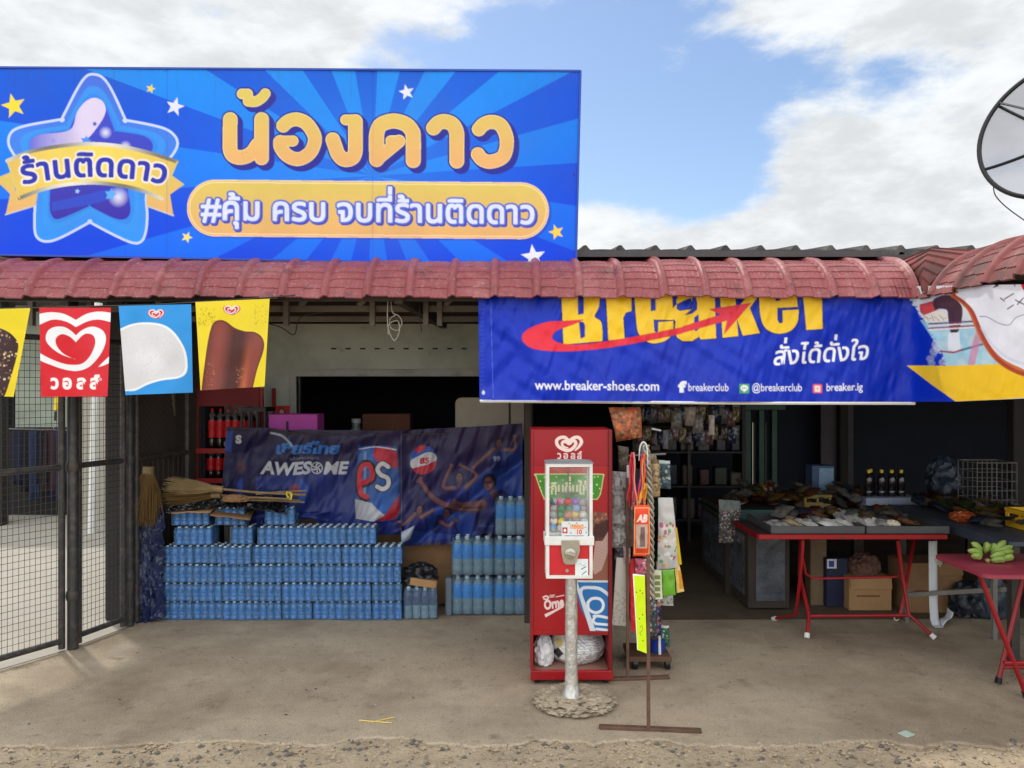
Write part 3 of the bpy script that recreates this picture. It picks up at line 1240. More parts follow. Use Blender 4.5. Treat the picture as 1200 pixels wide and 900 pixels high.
A.poly(si, sfill)
A.poly(z(spline([(272, 308), (300, 240), (330, 200), (365, 182), (400, 195), (413, 235), (385, 290), (330, 350), (250, 372), (135, 395), (120, 350), (160, 325)], 5, True)),
       lambda X, Y: hx((216, 204, 236)) * np.clip((X - 36) / 60, .0, 1)[..., None] + hx((108, 110, 214)) * (1 - np.clip((X - 36) / 60, 0, 1))[..., None])
A.poly(z([(200, 590), (270, 575), (420, 540), (505, 500), (500, 560), (350, 600), (205, 625)]), (40, 92, 226), .5)
for (x, y, r) in ((412, 318, 26), (490, 372, 24), (462, 570, 42)):
    A.ell(x / 3.333, 60 + y / 3.333, r / 3.333, r / 3.333, (240, 240, 255), .85, soft=1.0)
for (x, y, r, c) in ((335, 350, 22, (70, 140, 240)), (370, 284, 11, (60, 90, 190)), (302, 547, 11, (150, 200, 250)), (432, 560, 26, (90, 170, 250)), (208, 350, 12, (150, 150, 220))):
    A.star(x / 3.333, 60 + y / 3.333, r / 3.333, c, .2, .5)
# ribbon
A.poly(z([(-22, 498), (48, 470), (60, 545), (150, 540), (140, 600), (22, 638), (40, 558)]), gold(200, 258))
A.poly(z([(650, 470), (720, 520), (664, 560), (677, 642), (572, 604), (572, 555), (640, 560)]), gold(200, 258))
A.stroke(z([(22, 638), (140, 602)]), .9, (200, 196, 190))
A.stroke(z([(677, 642), (572, 604)]), .9, (200, 196, 190))
rt = spline([(28, 428), (120, 392), (240, 370), (350, 362), (460, 370), (580, 396), (692, 432)], 8)
rb = spline([(632, 576), (540, 540), (440, 520), (350, 514), (250, 522), (160, 542), (76, 574)], 8)
A.poly(z(rt + rb), lambda X, Y: (hx((238, 214, 96)) * (.72 + .28 * np.cos((X - 108) / 42))[..., None] + hx((255, 190, 120)) * (.16 - .16 * np.cos((X - 108) / 42))[..., None]))
A.stroke(z(rt), 2.2, lambda X, Y: hx((226, 222, 210)) * (.62 + .38 * np.cos(X / 22.0 + .6))[..., None])
A.stroke(z(rb), 2.2, lambda X, Y: hx((232, 228, 214)) * (.62 + .38 * np.cos(X / 20.0 + 2.2))[..., None])
A.stroke(z([(28, 428), (76, 574)]), .8, (214, 196, 120))
A.stroke(z([(692, 432), (632, 576)]), .8, (214, 196, 120))
for gr, col in ((3.6, (238, 228, 214)), (1.35, (40, 52, 176))):
    A.text('ร้านติดดาว', 26.0, 195, 216, 21.0, col, grow=gr, ref='น', arch=9.5, slope=.0)

# the big gold name
n1z = lambda pts: [(250 + x / 6.667, 95 + y / 6.667) for x, y in pts]
n2z = lambda pts: [(430 + x / 6.667, 95 + y / 6.667) for x, y in pts]
BIG = [
    (n1z(spline([(132, 300), (130, 430), (131, 530), (152, 578), (200, 597), (256, 588), (305, 556), (345, 500)], 6)), 54),
    (n1z([(377, 300), (377, 600)]), 54),
    (n1z([(224, 100), (268, 100), (274, 156)]), 38), (n1z(spline([(272, 158), (330, 160), (378, 132), (406, 98)], 6)), 38),
    (n1z(spline([(546, 348), (590, 312), (660, 300), (735, 338), (793, 440), (770, 538), (715, 592), (648, 610), (575, 580), (528, 520), (522, 476)], 6)), 51),
    (n1z([(516, 470), (622, 468)]), 40),
    (n1z([(1032, 303), (1112, 303)]), 38), (n1z(spline([(1110, 316), (1110, 440), (1108, 555), (1080, 604), (1020, 612), (975, 572), (955, 520), (933, 458)], 6)), 54),
    (n2z(spline([(76, 612), (75, 500), (78, 405), (112, 340), (205, 312), (300, 335), (352, 390), (362, 440), (362, 620)], 6)), 56),
    (n2z([(186, 466), (250, 466)]), 38), (n2z([(250, 470), (92, 600)]), 48),
    (n2z(spline([(520, 366), (560, 326), (612, 316), (670, 340), (700, 400), (702, 470), (702, 625)], 6)), 55),
    (n2z(spline([(875, 376), (915, 336), (980, 318), (1050, 350), (1092, 450), (1080, 560), (1040, 608), (960, 630), (900, 612), (867, 572)], 6)), 52)]
for k in range(6):
    for pts, r in BIG:
        A.stroke([(x + k * .95, y + k * .95) for x, y in pts], (r + 15) / 6.667, (44, 46, 150))
for pts, r in BIG:
    A.stroke(pts, (r + 2.5) / 6.667, (244, 226, 150))
for pts, r in BIG:
    A.stroke(pts, r / 6.667 - .35, gold(118, 200))
# the slogan pill
A.stroke([(253, 245.5), (613, 249)], 33.4, (36, 60, 180), .55)
A.stroke([(252.4, 243.8), (610, 247)], 33.2, (250, 214, 180))
A.stroke([(252.4, 243.8), (610, 247)], 32.3, gold(206, 292))
A.stroke([(252.4, 243.8), (610, 247)], 30.6, (255, 226, 190), .8)
A.stroke([(252.4, 243.8), (610, 247)], 29.6, gold(212, 286))
for gr, col, o in ((3.1, (52, 60, 180), 1.7), (3.1, (58, 68, 188), .9), (3.0, (84, 104, 206), 0), (1.0, (218, 224, 252), 0)):
    A.text('#คุ้ม ครบ จบที่ร้านติดดาว', 236, 628, 257, 21.5, col, grow=gr, ref='น', slope=.0135, dx=o, dy=o)
for (x, y, r, c, a) in ((16, 124, 15, (240, 214, 60), -.25), (176.5, 104, 6, (232, 206, 80), .3), (205, 125, 11.5, (216, 220, 248), .25), (476.5, 108, 9.5, (224, 226, 246), -.2),
                        (219, 278, 7, (244, 220, 120), .4), (652, 272, 9.5, (246, 206, 70), -.3), (625, 301, 15, (232, 236, 250), -.12)):
    A.star(x, y, r, c, a, .42)
A.speckle(0, 76, 690, 84, 14, .3, .9, [(30, 40, 70)], 4)
for xs_ in (196, 437):                      # welded seams of the vinyl panels
    A.stroke([(xs_, 78), (xs_ - .4, 312)], .28, (24, 60, 150), .45)
g = random.Random(44)
for k_ in range(46):                       # rain streaks below the top edge
    x_ = g.uniform(-80, 672)
    A.stroke([(x_, 81), (x_ + g.uniform(-.6, .6), 84 + g.expovariate(1 / 16.0))], g.uniform(.3, 1.1), (60, 66, 90), g.uniform(.06, .22))
for k_ in range(34):
    x_ = g.uniform(-80, 672)
    A.stroke([(x_, 309), (x_, 309 - g.expovariate(1 / 7.0))], g.uniform(.4, 1.6), (70, 60, 60), g.uniform(.05, .2))
A.ell(672.5, 205, 1.0, 1.4, (26, 34, 70))
sign = thing('shop_sign', 'wide blue shop sign with gold Thai name, star emblem and ray pattern above the awning', 'shop sign', (-1, 4.95, 2.5))


def sign_y(V):
    return 4.955 - .03 * np.clip((V - 80) / 230, 0, 1)


SQ = [(-86, 78.5), (680.5, 83.2), (675, 311.5), (-86, 297)]
printed('sign_face', A, SQ, 1.35, at_depth(lambda U, V: sign_y(V) + .014 * vnoise(U / 110, V / 200, 2) + .004 * vnoise(U / 34, V / 60, 5) + .003 * np.exp(-((U - 437) / 2.0) ** 2) + .003 * np.exp(-((U - 196) / 2.0) ** 2)), M['vinyl'], sign)
b = MB()
q = [P(x, y, sign_y(y) + .006) for x, y in SQ]
qb = [v + Vector((0, .07, 0)) for v in q]
b.add(q + qb, [(4, 5, 6, 7), (0, 4, 7, 3), (0, 1, 5, 4), (1, 2, 6, 5), (2, 3, 7, 6)])
b.build('sign_back', M['steel'], sign, 0)
b = MB()
for i, j in ((0, 1), (1, 2), (2, 3)):
    b.bar(q[i] + Vector((0, .0, 0)), q[j] + Vector((0, .0, 0)), .012, .012)
b.build('sign_rim', pm('sign_edge_blue', (36, 70, 170), .4, .1, 5), sign, 0)
for px in (40, 330, 600, 668):
    b = MB()
    b.bar(P(px, 300, 5.06), P(px, 312, 5.08) + Vector((0, 0, -.12)), .04, .04)
    b.bar(P(px, 130, 5.04), P(px, 306, 5.5), .035, .035)
    b.build('support_strut', M['darksteel'], sign, 0)

# ================================================================== hanging sales banner
Bn = Art(555, 335, 1215, 478, 3, (6, 46, 184))
t1 = lambda pts: [(610 + x / 6.316, 345 + y / 6.316) for x, y in pts]
t2 = lambda pts: [(800 + x / 6.316, 345 + y / 6.316) for x, y in pts]
t3 = lambda pts: [(1050 + x / 4.287, 270 + y / 4.287) for x, y in pts]
YEL = (244, 200, 44)
edge_c = (90, 110, 180)
LET = [
    (t1(spline([(300, -70), (301, -70), (540, -70), (580, -20), (580, 90), (548, 162), (590, 195), (604, 240), (606, 340)], 4) + [(602, 346), (318, 370)]),
     [t1([(425, -20), (455, -20), (466, 0), (466, 140), (428, 150)]), t1([(435, 205), (462, 205), (474, 225), (475, 312), (446, 326)])]),
    (t1([(630, -60), (752, -60), (757, -15), (785, -50), (822, -60), (822, 122), (778, 136), (760, 172), (770, 326), (650, 341)]), []),
    (t1(spline([(850, 120), (846, -10), (880, -90), (980, -110), (1080, -90), (1118, -20), (1130, 190)], 5) + [(985, 186), (990, 270), (1005, 284), (1020, 270), (1018, 205), (1131, 196)] + spline([(1131, 198), (1128, 262), (1092, 330), (1000, 362), (930, 345), (870, 280), (850, 120)], 5)),
     [t1([(965, 20), (980, -20), (996, 20), (1000, 115), (966, 121)])]),
    ([(785 + 0, 369), (788, 362), (792, 357), (802, 352), (810, 349)] + t2([(66, 60), (70, 110), (-20, 122), (-44, 110), (-46, 40), (-10, -40), (60, -70), (180, -70), (236, -30), (248, 325), (132, 333), (122, 312), (70, 345), (0, 345), (-40, 320), (-60, 270), (-52, 200)]),
     [t2([(88, 172), (116, 150), (118, 255), (98, 272), (86, 255)]), t2([(66, 62), (74, 20), (96, 20), (106, 60), (104, 112), (70, 140), (20, 150), (74, 108)])]),
    (t2([(272, -60), (390, -60), (394, 120), (470, 20), (480, -60), (560, -60), (560, 10), (497, 100), (571, 286), (445, 305), (400, 175), (412, 308), (296, 321)]), []),
    (t2(spline([(568, 60), (572, -30), (640, -90), (760, -90), (830, -40), (852, 92)], 5) + [(700, 100), (702, 190), (718, 216), (742, 208), (738, 118), (858, 112)] + spline([(859, 114), (850, 205), (800, 268), (720, 290), (650, 275), (600, 232), (574, 150), (568, 60)], 5)),
     [t2([(686, 10), (704, -30), (722, 10), (722, 42), (690, 47)])]),
    (t2([(884, -60), (1010, -60), (1030, 20), (1036, 255), (915, 263), (905, 150)]), [])]
for outer, holes in LET:
    Bn.stroke(outer, 1.0, (14, 26, 110), closed=True)
for outer, holes in LET:
    Bn.poly(outer, YEL, 1, holes)
    for h in holes:
        Bn.stroke(h, .5, (14, 26, 110), .7, closed=True)
sw = t1(spline([(465, 188), (300, 198), (200, 204), (80, 245), (14, 300), (26, 358), (110, 405), (300, 421), (500, 411), (700, 386), (1000, 331), (1200, 287)], 6)) + \
    t2([(0, 284), (330, 192), (308, 292), (506, 64), (200, 110), (284, 150), (0, 238)]) + t1(spline([(1200, 243), (950, 292), (700, 338), (450, 370), (320, 366), (252, 345), (234, 312), (270, 266), (380, 226), (464, 189)], 6))
Bn.stroke(sw, .5, (150, 20, 60), .6, closed=True)
Bn.poly(sw, (226, 44, 62))
WHT = (240, 242, 248)
Bn.text('www.breaker-shoes.com', 627, 773, 456.3, 7.0, WHT, bold=.014, slope=.006)
Bn.text('breakerclub', 806, 854, 457.3, 5.6, WHT, bold=.006, slope=.002)
Bn.text('@breakerclub', 881, 940, 457.3, 5.6, WHT, bold=.006, slope=-.002)
Bn.text('breaker.ig', 968, 1011, 457.0, 5.6, WHT, bold=.012, slope=-.022)
Bn.text('f', 796, 802, 458.3, 7.4, WHT, bold=.06)
Bn.poly([(866.5, 449), (878, 449), (878, 460), (866.5, 460)], (66, 168, 96))
Bn.ell(872.2, 453.8, 4.4, 3.5, WHT).poly([(870, 456), (875, 456), (871.8, 459)], WHT)
for k in range(3):
    Bn.stroke([(870 + k * 2, 453), (870.8 + k * 2, 454.6)], .45, (66, 168, 96))
Bn.stroke([(954.5, 451.2), (961.5, 451.2), (961.5, 457.6), (954.5, 457.6)], 2.2, (238, 92, 110), closed=True)
Bn.poly([(953, 450), (963, 450), (963, 459), (953, 459)], (238, 92, 110))
Bn.stroke([(955.2, 451.6), (960.8, 451.6), (960.8, 457.2), (955.2, 457.2)], .7, WHT, closed=True)
Bn.stroke(spline([(956.3, 454.4), (958, 452.8), (959.7, 454.4), (958, 456)], 5, True), .55, WHT, closed=True)
Bn.text('สั่งได้ดั่งใจ', 905, 1018.5, 427.5, 16.2, (246, 248, 252), grow=.55, ref='น', slope=-.062, skew=.12)
# picture at the right end: shoe, street art and a yellow wedge
torn = t3([(62, 330), (90, 372), (122, 432), (150, 470), (180, 520), (200, 560), (222, 605), (240, 640), (250, 676)])
pic = [(torn[0][0], 335)] + torn + [(1215, 427), (1215, 335)]
Bn.poly(pic, (214, 222, 226))
g = random.Random(2)
for i in range(len(torn) - 1):
    for _ in range(12):
        f = g.random()
        x, y = torn[i][0] * (1 - f) + torn[i + 1][0] * f, torn[i][1] * (1 - f) + torn[i + 1][1] * f
        Bn.ell(x + g.uniform(-1.6, 1.6), y + g.uniform(-1, 1), g.uniform(.5, 1.7), g.uniform(.5, 1.3), (6, 46, 184) if g.random() < .6 else (214, 222, 226))
Bn.poly(t3([(120, 450), (643, 450), (643, 680), (250, 680), (235, 620)]), (150, 206, 222), .8)
Bn.speckle(1090, 388, 1160, 426, 50, 2, 5, [(196, 226, 232), (150, 196, 220), (220, 220, 214)], 8, .35)
Bn.poly(t3([(118, 372), (200, 350), (196, 418), (150, 436), (122, 410)]), (196, 66, 66))
Bn.poly(t3(spline([(190, 345), (270, 325), (330, 380), (330, 450), (310, 510), (275, 512), (262, 440), (255, 400), (215, 395), (195, 400)], 4, True)), (74, 46, 52))
Bn.poly(t3([(130, 430), (210, 400), (255, 415), (262, 455), (200, 462), (150, 460)]), (226, 220, 204))
for k in range(9):
    Bn.stroke(t3([(140 + k * 13, 425 + (k % 3) * 9), (150 + k * 13, 440 + (k % 2) * 12)]), .3, (110, 100, 96))
for y, c in ((470, (120, 50, 90)), (480, (230, 220, 214)), (492, (150, 70, 100)), (500, (236, 226, 220))):
    Bn.stroke(t3([(165, y), (410, y - 14)]), .8, c)
Bn.poly(t3([(262, 515), (318, 512), (325, 590), (300, 606), (262, 600)]), (226, 232, 238))
Bn.stroke(t3([(225, 606), (290, 612), (330, 600)]), 1.0, (170, 60, 60))
Bn.stroke(t3([(330, 600), (440, 570)]), 1.2, (40, 60, 90), .8)
Bn.stroke(t3([(420, 510), (405, 560), (380, 665)]), 4.2, (214, 110, 150), .65)
Bn.poly(t3([(54, 676), (270, 676), (700, 668), (720, 852), (300, 852), (180, 770)]), (248, 202, 30))
shoe = t3(spline([(300, 318), (390, 300), (480, 278), (600, 240), (720, 220), (760, 500), (720, 720), (620, 690), (530, 640), (466, 566), (424, 480), (388, 400), (340, 350)], 5, True))
sole = t3(spline([(290, 318), (340, 352), (382, 404), (416, 484), (458, 570), (520, 648), (612, 706), (720, 738)], 6))
Bn.stroke(sole, 4.6, (206, 116, 46))
Bn.stroke([(x + .6, y + 2.2) for x, y in sole], 2.2, (176, 70, 40))
Bn.poly(shoe, (232, 234, 242))
Bn.stroke(t3(spline([(420, 432), (460, 436), (520, 468), (570, 474), (600, 440), (650, 420)], 6)), .45, (120, 126, 140))
Bn.stroke(t3(spline([(430, 490), (480, 570), (560, 640), (660, 680)], 6)), 1.6, (206, 210, 224), .6)
for (xa, ya, xb, yb) in ((525, 340, 545, 355), (545, 345, 590, 318), (585, 262, 596, 280), (600, 350, 643, 372), (610, 372, 640, 340), (560, 395, 590, 375), (490, 285, 520, 276)):
    Bn.stroke(t3([(xa, ya), (xb, yb)]), .65, (52, 54, 62))
Bn.poly(t3([(606, 238), (720, 210), (720, 330), (640, 300)]), (206, 34, 52))
# stitched hem, eyelets, bottom batten colour
Bn.stroke([(555, 470), (870, 472), (1120, 471.5), (1215, 468.5)], 1.3, (206, 212, 222))
Bn.stroke([(575, 352), (578, 466)], .25, (120, 140, 220), .6)
for k in range(22):
    Bn.stroke([(563, 358 + k * 4.9), (567, 357 + k * 4.9)], .2, (110, 130, 210), .5)
Bn.ell(566.5, 460, 1.8, 2.6, (206, 210, 216))
g = random.Random(9)
for k in range(60):                       # scuffed creases in the tarpaulin
    x, y = g.uniform(570, 1080), g.uniform(352, 466)
    L, sl_ = g.uniform(3, 22), g.choice((-1.2, -.8, .9, 1.4, 4))
    Bn.stroke([(x, y), (x + L * .5, y + L * .5 * sl_ * .6)], .22, (80, 104, 210), g.uniform(.15, .4))


def ban_y(U, V):
    flat = 4.665 + 0 * U
    side = (WX + .012) * FOC / np.maximum(U - 600, 1)
    k = np.clip((U - 1030) / 60, 0, 1)
    y = np.where(U > 1000, -np.log(np.exp(-14 * flat) + np.exp(-14 * side)) / 14, flat)
    w = .012 * np.sin(U / 21.0 + V / 60) * np.clip((V - 350) / 120, 0.1, 1) + .03 * (vnoise(U / 70 + V / 120, V / 90, 3) - .5)
    w += .034 * (vnoise(U / 55 - V / 75, V / 300 + U / 400, 8) - .5) * np.clip((V - 345) / 60, .15, 1)
    w += .012 * (vnoise((U + V) / 16, (U - V * .4) / 60, 6) - .5) + .010 * (vnoise((U * .6 - V) / 11, (U + V * .4) / 50, 16) - .5) + .01 * (vnoise((U + V * .3) / 5, (U - V) / 24, 26) - .5)
    w -= .014 * np.exp(-((U - V * .9 - 250) / 16) ** 2) + .012 * np.exp(-((U + V * .6 - 1190) / 12) ** 2)
    w += .018 * np.sin((U - 560) / 9.0) * np.clip((365 - V) / 25, 0, 1)
    return y + w * (1 - .65 * k)


BQ = [(560.5, 344), (1212, 333), (1212, 468.5), (562, 470.5)]
ban = thing('sales_banner', 'creased blue vinyl banner with cropped yellow word, red arrow and white shoe under the eave', 'banner', (1, 4.66, 2.2))


def ban_pos(U, V):
    Vd = V + np.where(U < 1120, (U - 562) * .0035, 1.95 - (U - 1120) * .045) * np.clip((V - 400) / 70, 0, 1)
    y = ban_y(U, V)
    return (U - 600) * y / FOC, y, CH - (Vd - HZ) * y / FOC


printed('banner_sheet', Bn, BQ, 1.35, ban_pos, M['sheen'], ban)
b = MB()
b.tube([P(563, 470, 4.672), P(860, 472.3, 4.672), P(1072, 472.7, 4.66)], .010, 6)
b.build('hem_rod', M['white'], ban)
b = MB()
for k in range(9):
    u = 575 + k * 60
    p = P(u, 346, 4.665)
    b.tube([p, p + Vector((.02, .05, .045))], .004, 5)
b.build('tie_cord', M['wire'], ban)

# ================================================================== four ice cream flags on a line


def heart(art, cx, cy, w, col, r=.05):
    """double swirled heart emblem, w wide"""
    pts = spline([(385, 283), (430, 238), (450, 190), (420, 150), (370, 152), (320, 182), (278, 150), (230, 150), (190, 178), (196, 228), (240, 266), (305, 286),
                  (355, 266), (388, 222), (382, 190), (352, 184), (320, 214), (282, 190), (250, 202), (248, 232), (272, 250), (306, 258)], 5)
    n = len(pts)
    art.stroke([(cx + (x - 320) / 270 * w, cy + (y - 215) / 270 * w) for x, y in pts], [w * r * (1.15 - .75 * max(0, i / n - .82) / .18) * (.5 + .5 * min(1, i / n / .06)) for i in range(n)], col)


FL = Art(-40, 350, 335, 472, 5, (230, 208, 40))
fz = lambda pts: [(x / 7.2, 345 + y / 7.2) for x, y in pts]
rz_ = lambda pts: [(200 + x / 6.92, 340 + y / 6.92) for x, y in pts]
bz = lambda pts: [(x / 3.53, 290 + y / 3.53) for x, y in pts]
# first yellow flag: chocolate with nuts
FL.poly(fz(spline([(-300, 280), (-100, 262), (0, 285), (90, 330), (148, 400), (150, 480), (110, 640), (60, 800), (30, 870), (-200, 900)], 6)), (62, 40, 44))
FL.speckle(-40, 386, 20, 470, 210, .5, 1.7, [(210, 190, 150), (170, 140, 100), (120, 84, 66), (90, 66, 60)], 12)
FL.poly(fz(spline([(92, 330), (150, 400), (152, 480), (112, 640), (62, 800), (30, 872)], 6) + [(30, 900), (400, 900), (400, 300), (100, 300)]), (236, 212, 44))
# red flag
FL.poly([(40, 350), (135, 350), (135, 472), (40, 472)], (208, 32, 46))
FL.poly(fz(spline([(300, 172), (330, 165), (430, 150), (540, 165), (639, 215)], 6) + spline([(641, 215), (730, 165), (830, 145), (935, 155), (960, 160)], 6) + spline([(960, 245), (920, 230), (830, 212), (740, 227), (641, 275)], 6) + spline([(639, 275), (560, 230), (450, 212), (345, 250), (300, 275)], 6)), (232, 234, 238))
FL.poly(fz(spline([(635, 546), (530, 512), (440, 455), (387, 385), (402, 312), (460, 275), (540, 275), (600, 308), (639, 345)], 6) + spline([(641, 345), (700, 297), (780, 272), (860, 300), (893, 360), (880, 440), (830, 530), (750, 612), (650, 646), (540, 632), (430, 595), (345, 560), (300, 520)], 6)
           + spline([(300, 470), (345, 500), (430, 545), (540, 585), (630, 595), (700, 580), (760, 520), (800, 430), (800, 370), (775, 338), (730, 330), (690, 350), (641, 402)], 6)
           + spline([(639, 402), (590, 357), (530, 335), (490, 350), (468, 385), (482, 440), (530, 496), (590, 530), (635, 548)], 6)), (232, 234, 238))
FL.poly(fz([(828, 614), (870, 570), (925, 520), (930, 575), (880, 598)]), (232, 234, 238))
for ch_, xa_, xb_ in (('ว', 59.5, 69), ('อ', 73, 84.5), ('ล', 89.5, 101.5), ('ล์', 105, 116.5)):
    FL.text(ch_, xa_, xb_, 455.3, 12.0, (240, 236, 236), bold=.045, ref='ว')
FL.stroke(spline([(116.6, 444.6), (117.8, 443.4), (119, 444.6), (117.8, 445.8)], 4, True), .35, (240, 220, 220), closed=True)
# blue flag
FL.poly([(136, 350), (227, 350), (227, 472), (136, 472)], (44, 146, 222))
FL.poly(bz(spline([(480, 345), (540, 318), (600, 310), (670, 318), (720, 350), (760, 410), (774, 460), (772, 515), (740, 540), (670, 550), (610, 568), (560, 592), (520, 594), (500, 598)], 6)), (232, 236, 240))
FL.poly(bz(spline([(488, 350), (545, 326), (600, 318), (665, 326), (712, 356), (750, 412), (764, 462), (762, 508), (735, 532), (665, 542), (606, 560), (556, 584), (500, 590)], 6)), (212, 212, 216))
FL.ell(180, 420, 26, 18, (222, 222, 226), .8, soft=1.0)
FL.speckle(153, 394, 200, 440, 220, .3, 1.1, [(196, 196, 202), (226, 226, 230), (206, 206, 210)], 4, .5)
# yellow flag with the brown lolly
FL.poly(rz_(spline([(248, 820), (262, 700), (296, 450), (326, 310), (355, 258), (400, 242), (450, 255), (520, 305), (600, 332), (680, 340), (735, 375), (758, 430), (750, 500), (700, 650), (665, 800), (660, 830)], 6)), (104, 42, 40))


def lolly(X, Y):
    s = (X - 236 - (455 - Y) * .14) / 68
    return (hx((120, 58, 50)) * (.75 + .5 * np.cos((s - .18) * 9.5))[..., None].clip(.35, 1.4) + hx((196, 104, 50)) * np.exp(-((s - .72) / .06) ** 2)[..., None] * .5 * np.clip((Y - 395) / 60, 0, 1)[..., None])


FL.poly(rz_(spline([(258, 820), (272, 700), (306, 450), (336, 318), (362, 268), (400, 254), (446, 266), (515, 316), (600, 344), (676, 352), (726, 384), (746, 432), (738, 500), (690, 650), (655, 800), (650, 830)], 6)), lolly)
FL.speckle(240, 425, 252, 452, 90, .25, .6, [(190, 130, 90), (150, 90, 60)], 6, .6)
FL.speckle(276, 430, 288, 454, 60, .25, .6, [(200, 130, 80)], 7, .6)
FL.speckle(233, 360, 252, 382, 90, .3, .8, [(96, 84, 40), (120, 110, 50)], 8, .5)
FL.speckle(298, 358, 315, 380, 70, .3, .7, [(140, 126, 50)], 9, .5)
for cx, cy in ((183, 367.5), (271.5, 363)):
    FL.poly([(cx + (x - 320) / 270 * 17 * 1.18, cy + (y - 212) / 270 * 17 * 1.2) for x, y in spline([(385, 275), (440, 235), (455, 185), (420, 150), (370, 150), (320, 178), (270, 150), (225, 150), (186, 180), (200, 235), (250, 272), (320, 292)], 5, True)], (190, 26, 40))
    heart(FL, cx, cy, 17, (236, 220, 224), .036)
FLAGS = [('yellow flag picturing a nutty chocolate ice cream, cut by the left end of the line', [(-36, 363), (35.5, 361), (16, 465), (-36, 463)], 0),
         ('red flag with a white swirled heart and white Thai word', [(46, 360.5), (130, 360.5), (126, 464.5), (48, 465)], 1),
         ('sky blue flag picturing a white ice cream', [(139, 358.5), (224, 356.5), (226, 460), (147, 463)], 2),
         ('yellow flag picturing a brown ice lolly', [(229, 354), (316, 350), (310, 453), (235, 457.5)], 3)]
for lab, qd, k in FLAGS:
    cx = (qd[0][0] + qd[1][0]) / 2
    dn = 1.9 if k != 1 else 1.9
    pos = lambda U, V, k=k, cx=cx: at_depth(lambda U, V: 4.50 + .02 * np.sin((U - cx) / 15 + k * 2.1) * np.clip((V - 355) / 110, .08, 1) + .012 * (vnoise(U / 20 + k, V / 24, 4 + k) - .5) + .0003 * (U - cx) * (-1) ** k * np.clip((V - 380) / 80, 0, 1))(U, V)
    o = printed('hanging_flag', FL, qd, dn, pos, M['sheen'])
    tag(o, lab, 'flag', 'ice cream flags on a line')
b = MB()
pts = [P(-60, 362, 4.51), P(0, 361.5, 4.51), P(88, 359.5, 4.51), P(180, 357, 4.51), P(270, 351.5, 4.51), P(330, 347.5, 4.55), P(352, 345, 4.62)]
b.tube([tuple(p) for p in pts], .004, 6)
tag(b.build('flag_line', M['wire']), 'dark cord strung under the eave carrying the ice cream flags', 'cord')

# ================================================================== tattered drink banner on the counter
E = Art(232, 492, 622, 648, 4, (30, 24, 54))
X, Y = np.meshgrid(E.xx, E.yy)
f = np.clip((X - 240) / 370, 0, 1)[..., None]
h = np.clip((Y - 500) / 140, 0, 1)[..., None]
E.img[:] = hx((28, 24, 62)) * (1 - f) + hx((46, 32, 78)) * f
E.img[:] = E.img * (1 - h * .6) + hx((20, 36, 108)) * h * .6
E.poly([(300, 560), (420, 540), (470, 640), (300, 648)], (30, 60, 150), .5)
bl = (38, 88, 176)
E.text('เชียร์ไทย', 322, 398, 530.5, 10.5, (50, 120, 205), bold=.045, ref='น', skew=.15)
E.text('แล้วสาวไทยให้', 339, 374, 538.5, 2.9, (150, 150, 172), bold=.0, ref='น')
E.text('AWES', 306, 363, 555.5, 13.5, (208, 212, 222), bold=.04, skew=.22, ref='E')
E.text('ME', 378.5, 406, 555.5, 13.5, (208, 212, 222), bold=.04, skew=.22, ref='E')
E.ell(371.2, 548.8, 7, 7, (206, 210, 220)).ell(371.2, 548.8, 5.9, 5.9, (44, 36, 84))
for k in range(3):
    a = k * 2.094 + .3
    E.stroke(spline([(371.2, 548.8), (371.2 + 3 * math.cos(a), 548.8 + 3 * math.sin(a)), (371.2 + 6.2 * math.cos(a + .55), 548.8 + 6.2 * math.sin(a + .55))], 4), .8, (206, 210, 220))
    E.stroke(spline([(371.2 + 2.2 * math.cos(a + 1), 548.8 + 2.2 * math.sin(a + 1)), (371.2 + 6.2 * math.cos(a + 1.2), 548.8 + 6.2 * math.sin(a + 1.2))], 3), .7, (206, 210, 220))
E.stroke(spline([(318, 505.5), (330, 507), (338, 514), (342, 520)], 5), 1.4, (190, 200, 220), .7)
# the can
can = [(419, 524), (424, 520), (440, 518.8), (458, 520), (466, 526), (469, 600), (462, 613), (440, 617), (420, 612), (416, 600)]
E.poly(spline(can, 4, True), (46, 92, 170))
E.poly([(440, 521), (459, 521), (466, 530), (467, 548), (446, 548), (436, 530)], (196, 44, 66))
E.poly([(419, 526), (438, 523), (436, 545), (420, 556)], (54, 110, 190))
E.poly([(416, 585), (440, 590), (452, 606), (438, 617), (417, 612)], (196, 200, 210))
E.poly([(452, 604), (468, 575), (469, 600), (462, 613), (440, 617)], (190, 36, 56))
E.poly([(436, 590), (468, 560), (468, 580), (450, 604)], (52, 104, 188))
E.poly(spline(can, 4, True), (10, 12, 30), lambda X, Y: .62 * np.clip(np.abs((X - 440) / 26) - .25, 0, 1) ** 1.3)
E.stroke([(428, 528), (427, 612)], 1.6, (210, 216, 226), .28)
E.stroke(spline([(421, 524), (440, 520.5), (464, 524.5)], 5), .8, (206, 210, 220))
E.stroke(spline([(429, 584), (421.5, 578), (420.5, 556), (424, 545), (431, 542), (436, 548), (436.5, 562), (424, 568)], 5), 4.0, (36, 18, 34))
E.stroke(spline([(430, 582), (422.5, 577), (421.5, 556), (425, 546), (431, 544), (435, 549), (435.5, 560), (424, 566)], 5), 2.7, (206, 36, 58))
E.stroke(spline([(455, 547), (448, 543), (442.5, 549), (446, 556), (454, 560), (455, 568), (449, 573), (442, 570)], 5), 3.8, (36, 30, 50))
E.stroke(spline([(455, 547), (448, 543), (442.5, 549), (446, 556), (454, 560), (455, 568), (449, 573), (442, 570)], 5), 2.5, (214, 214, 216))
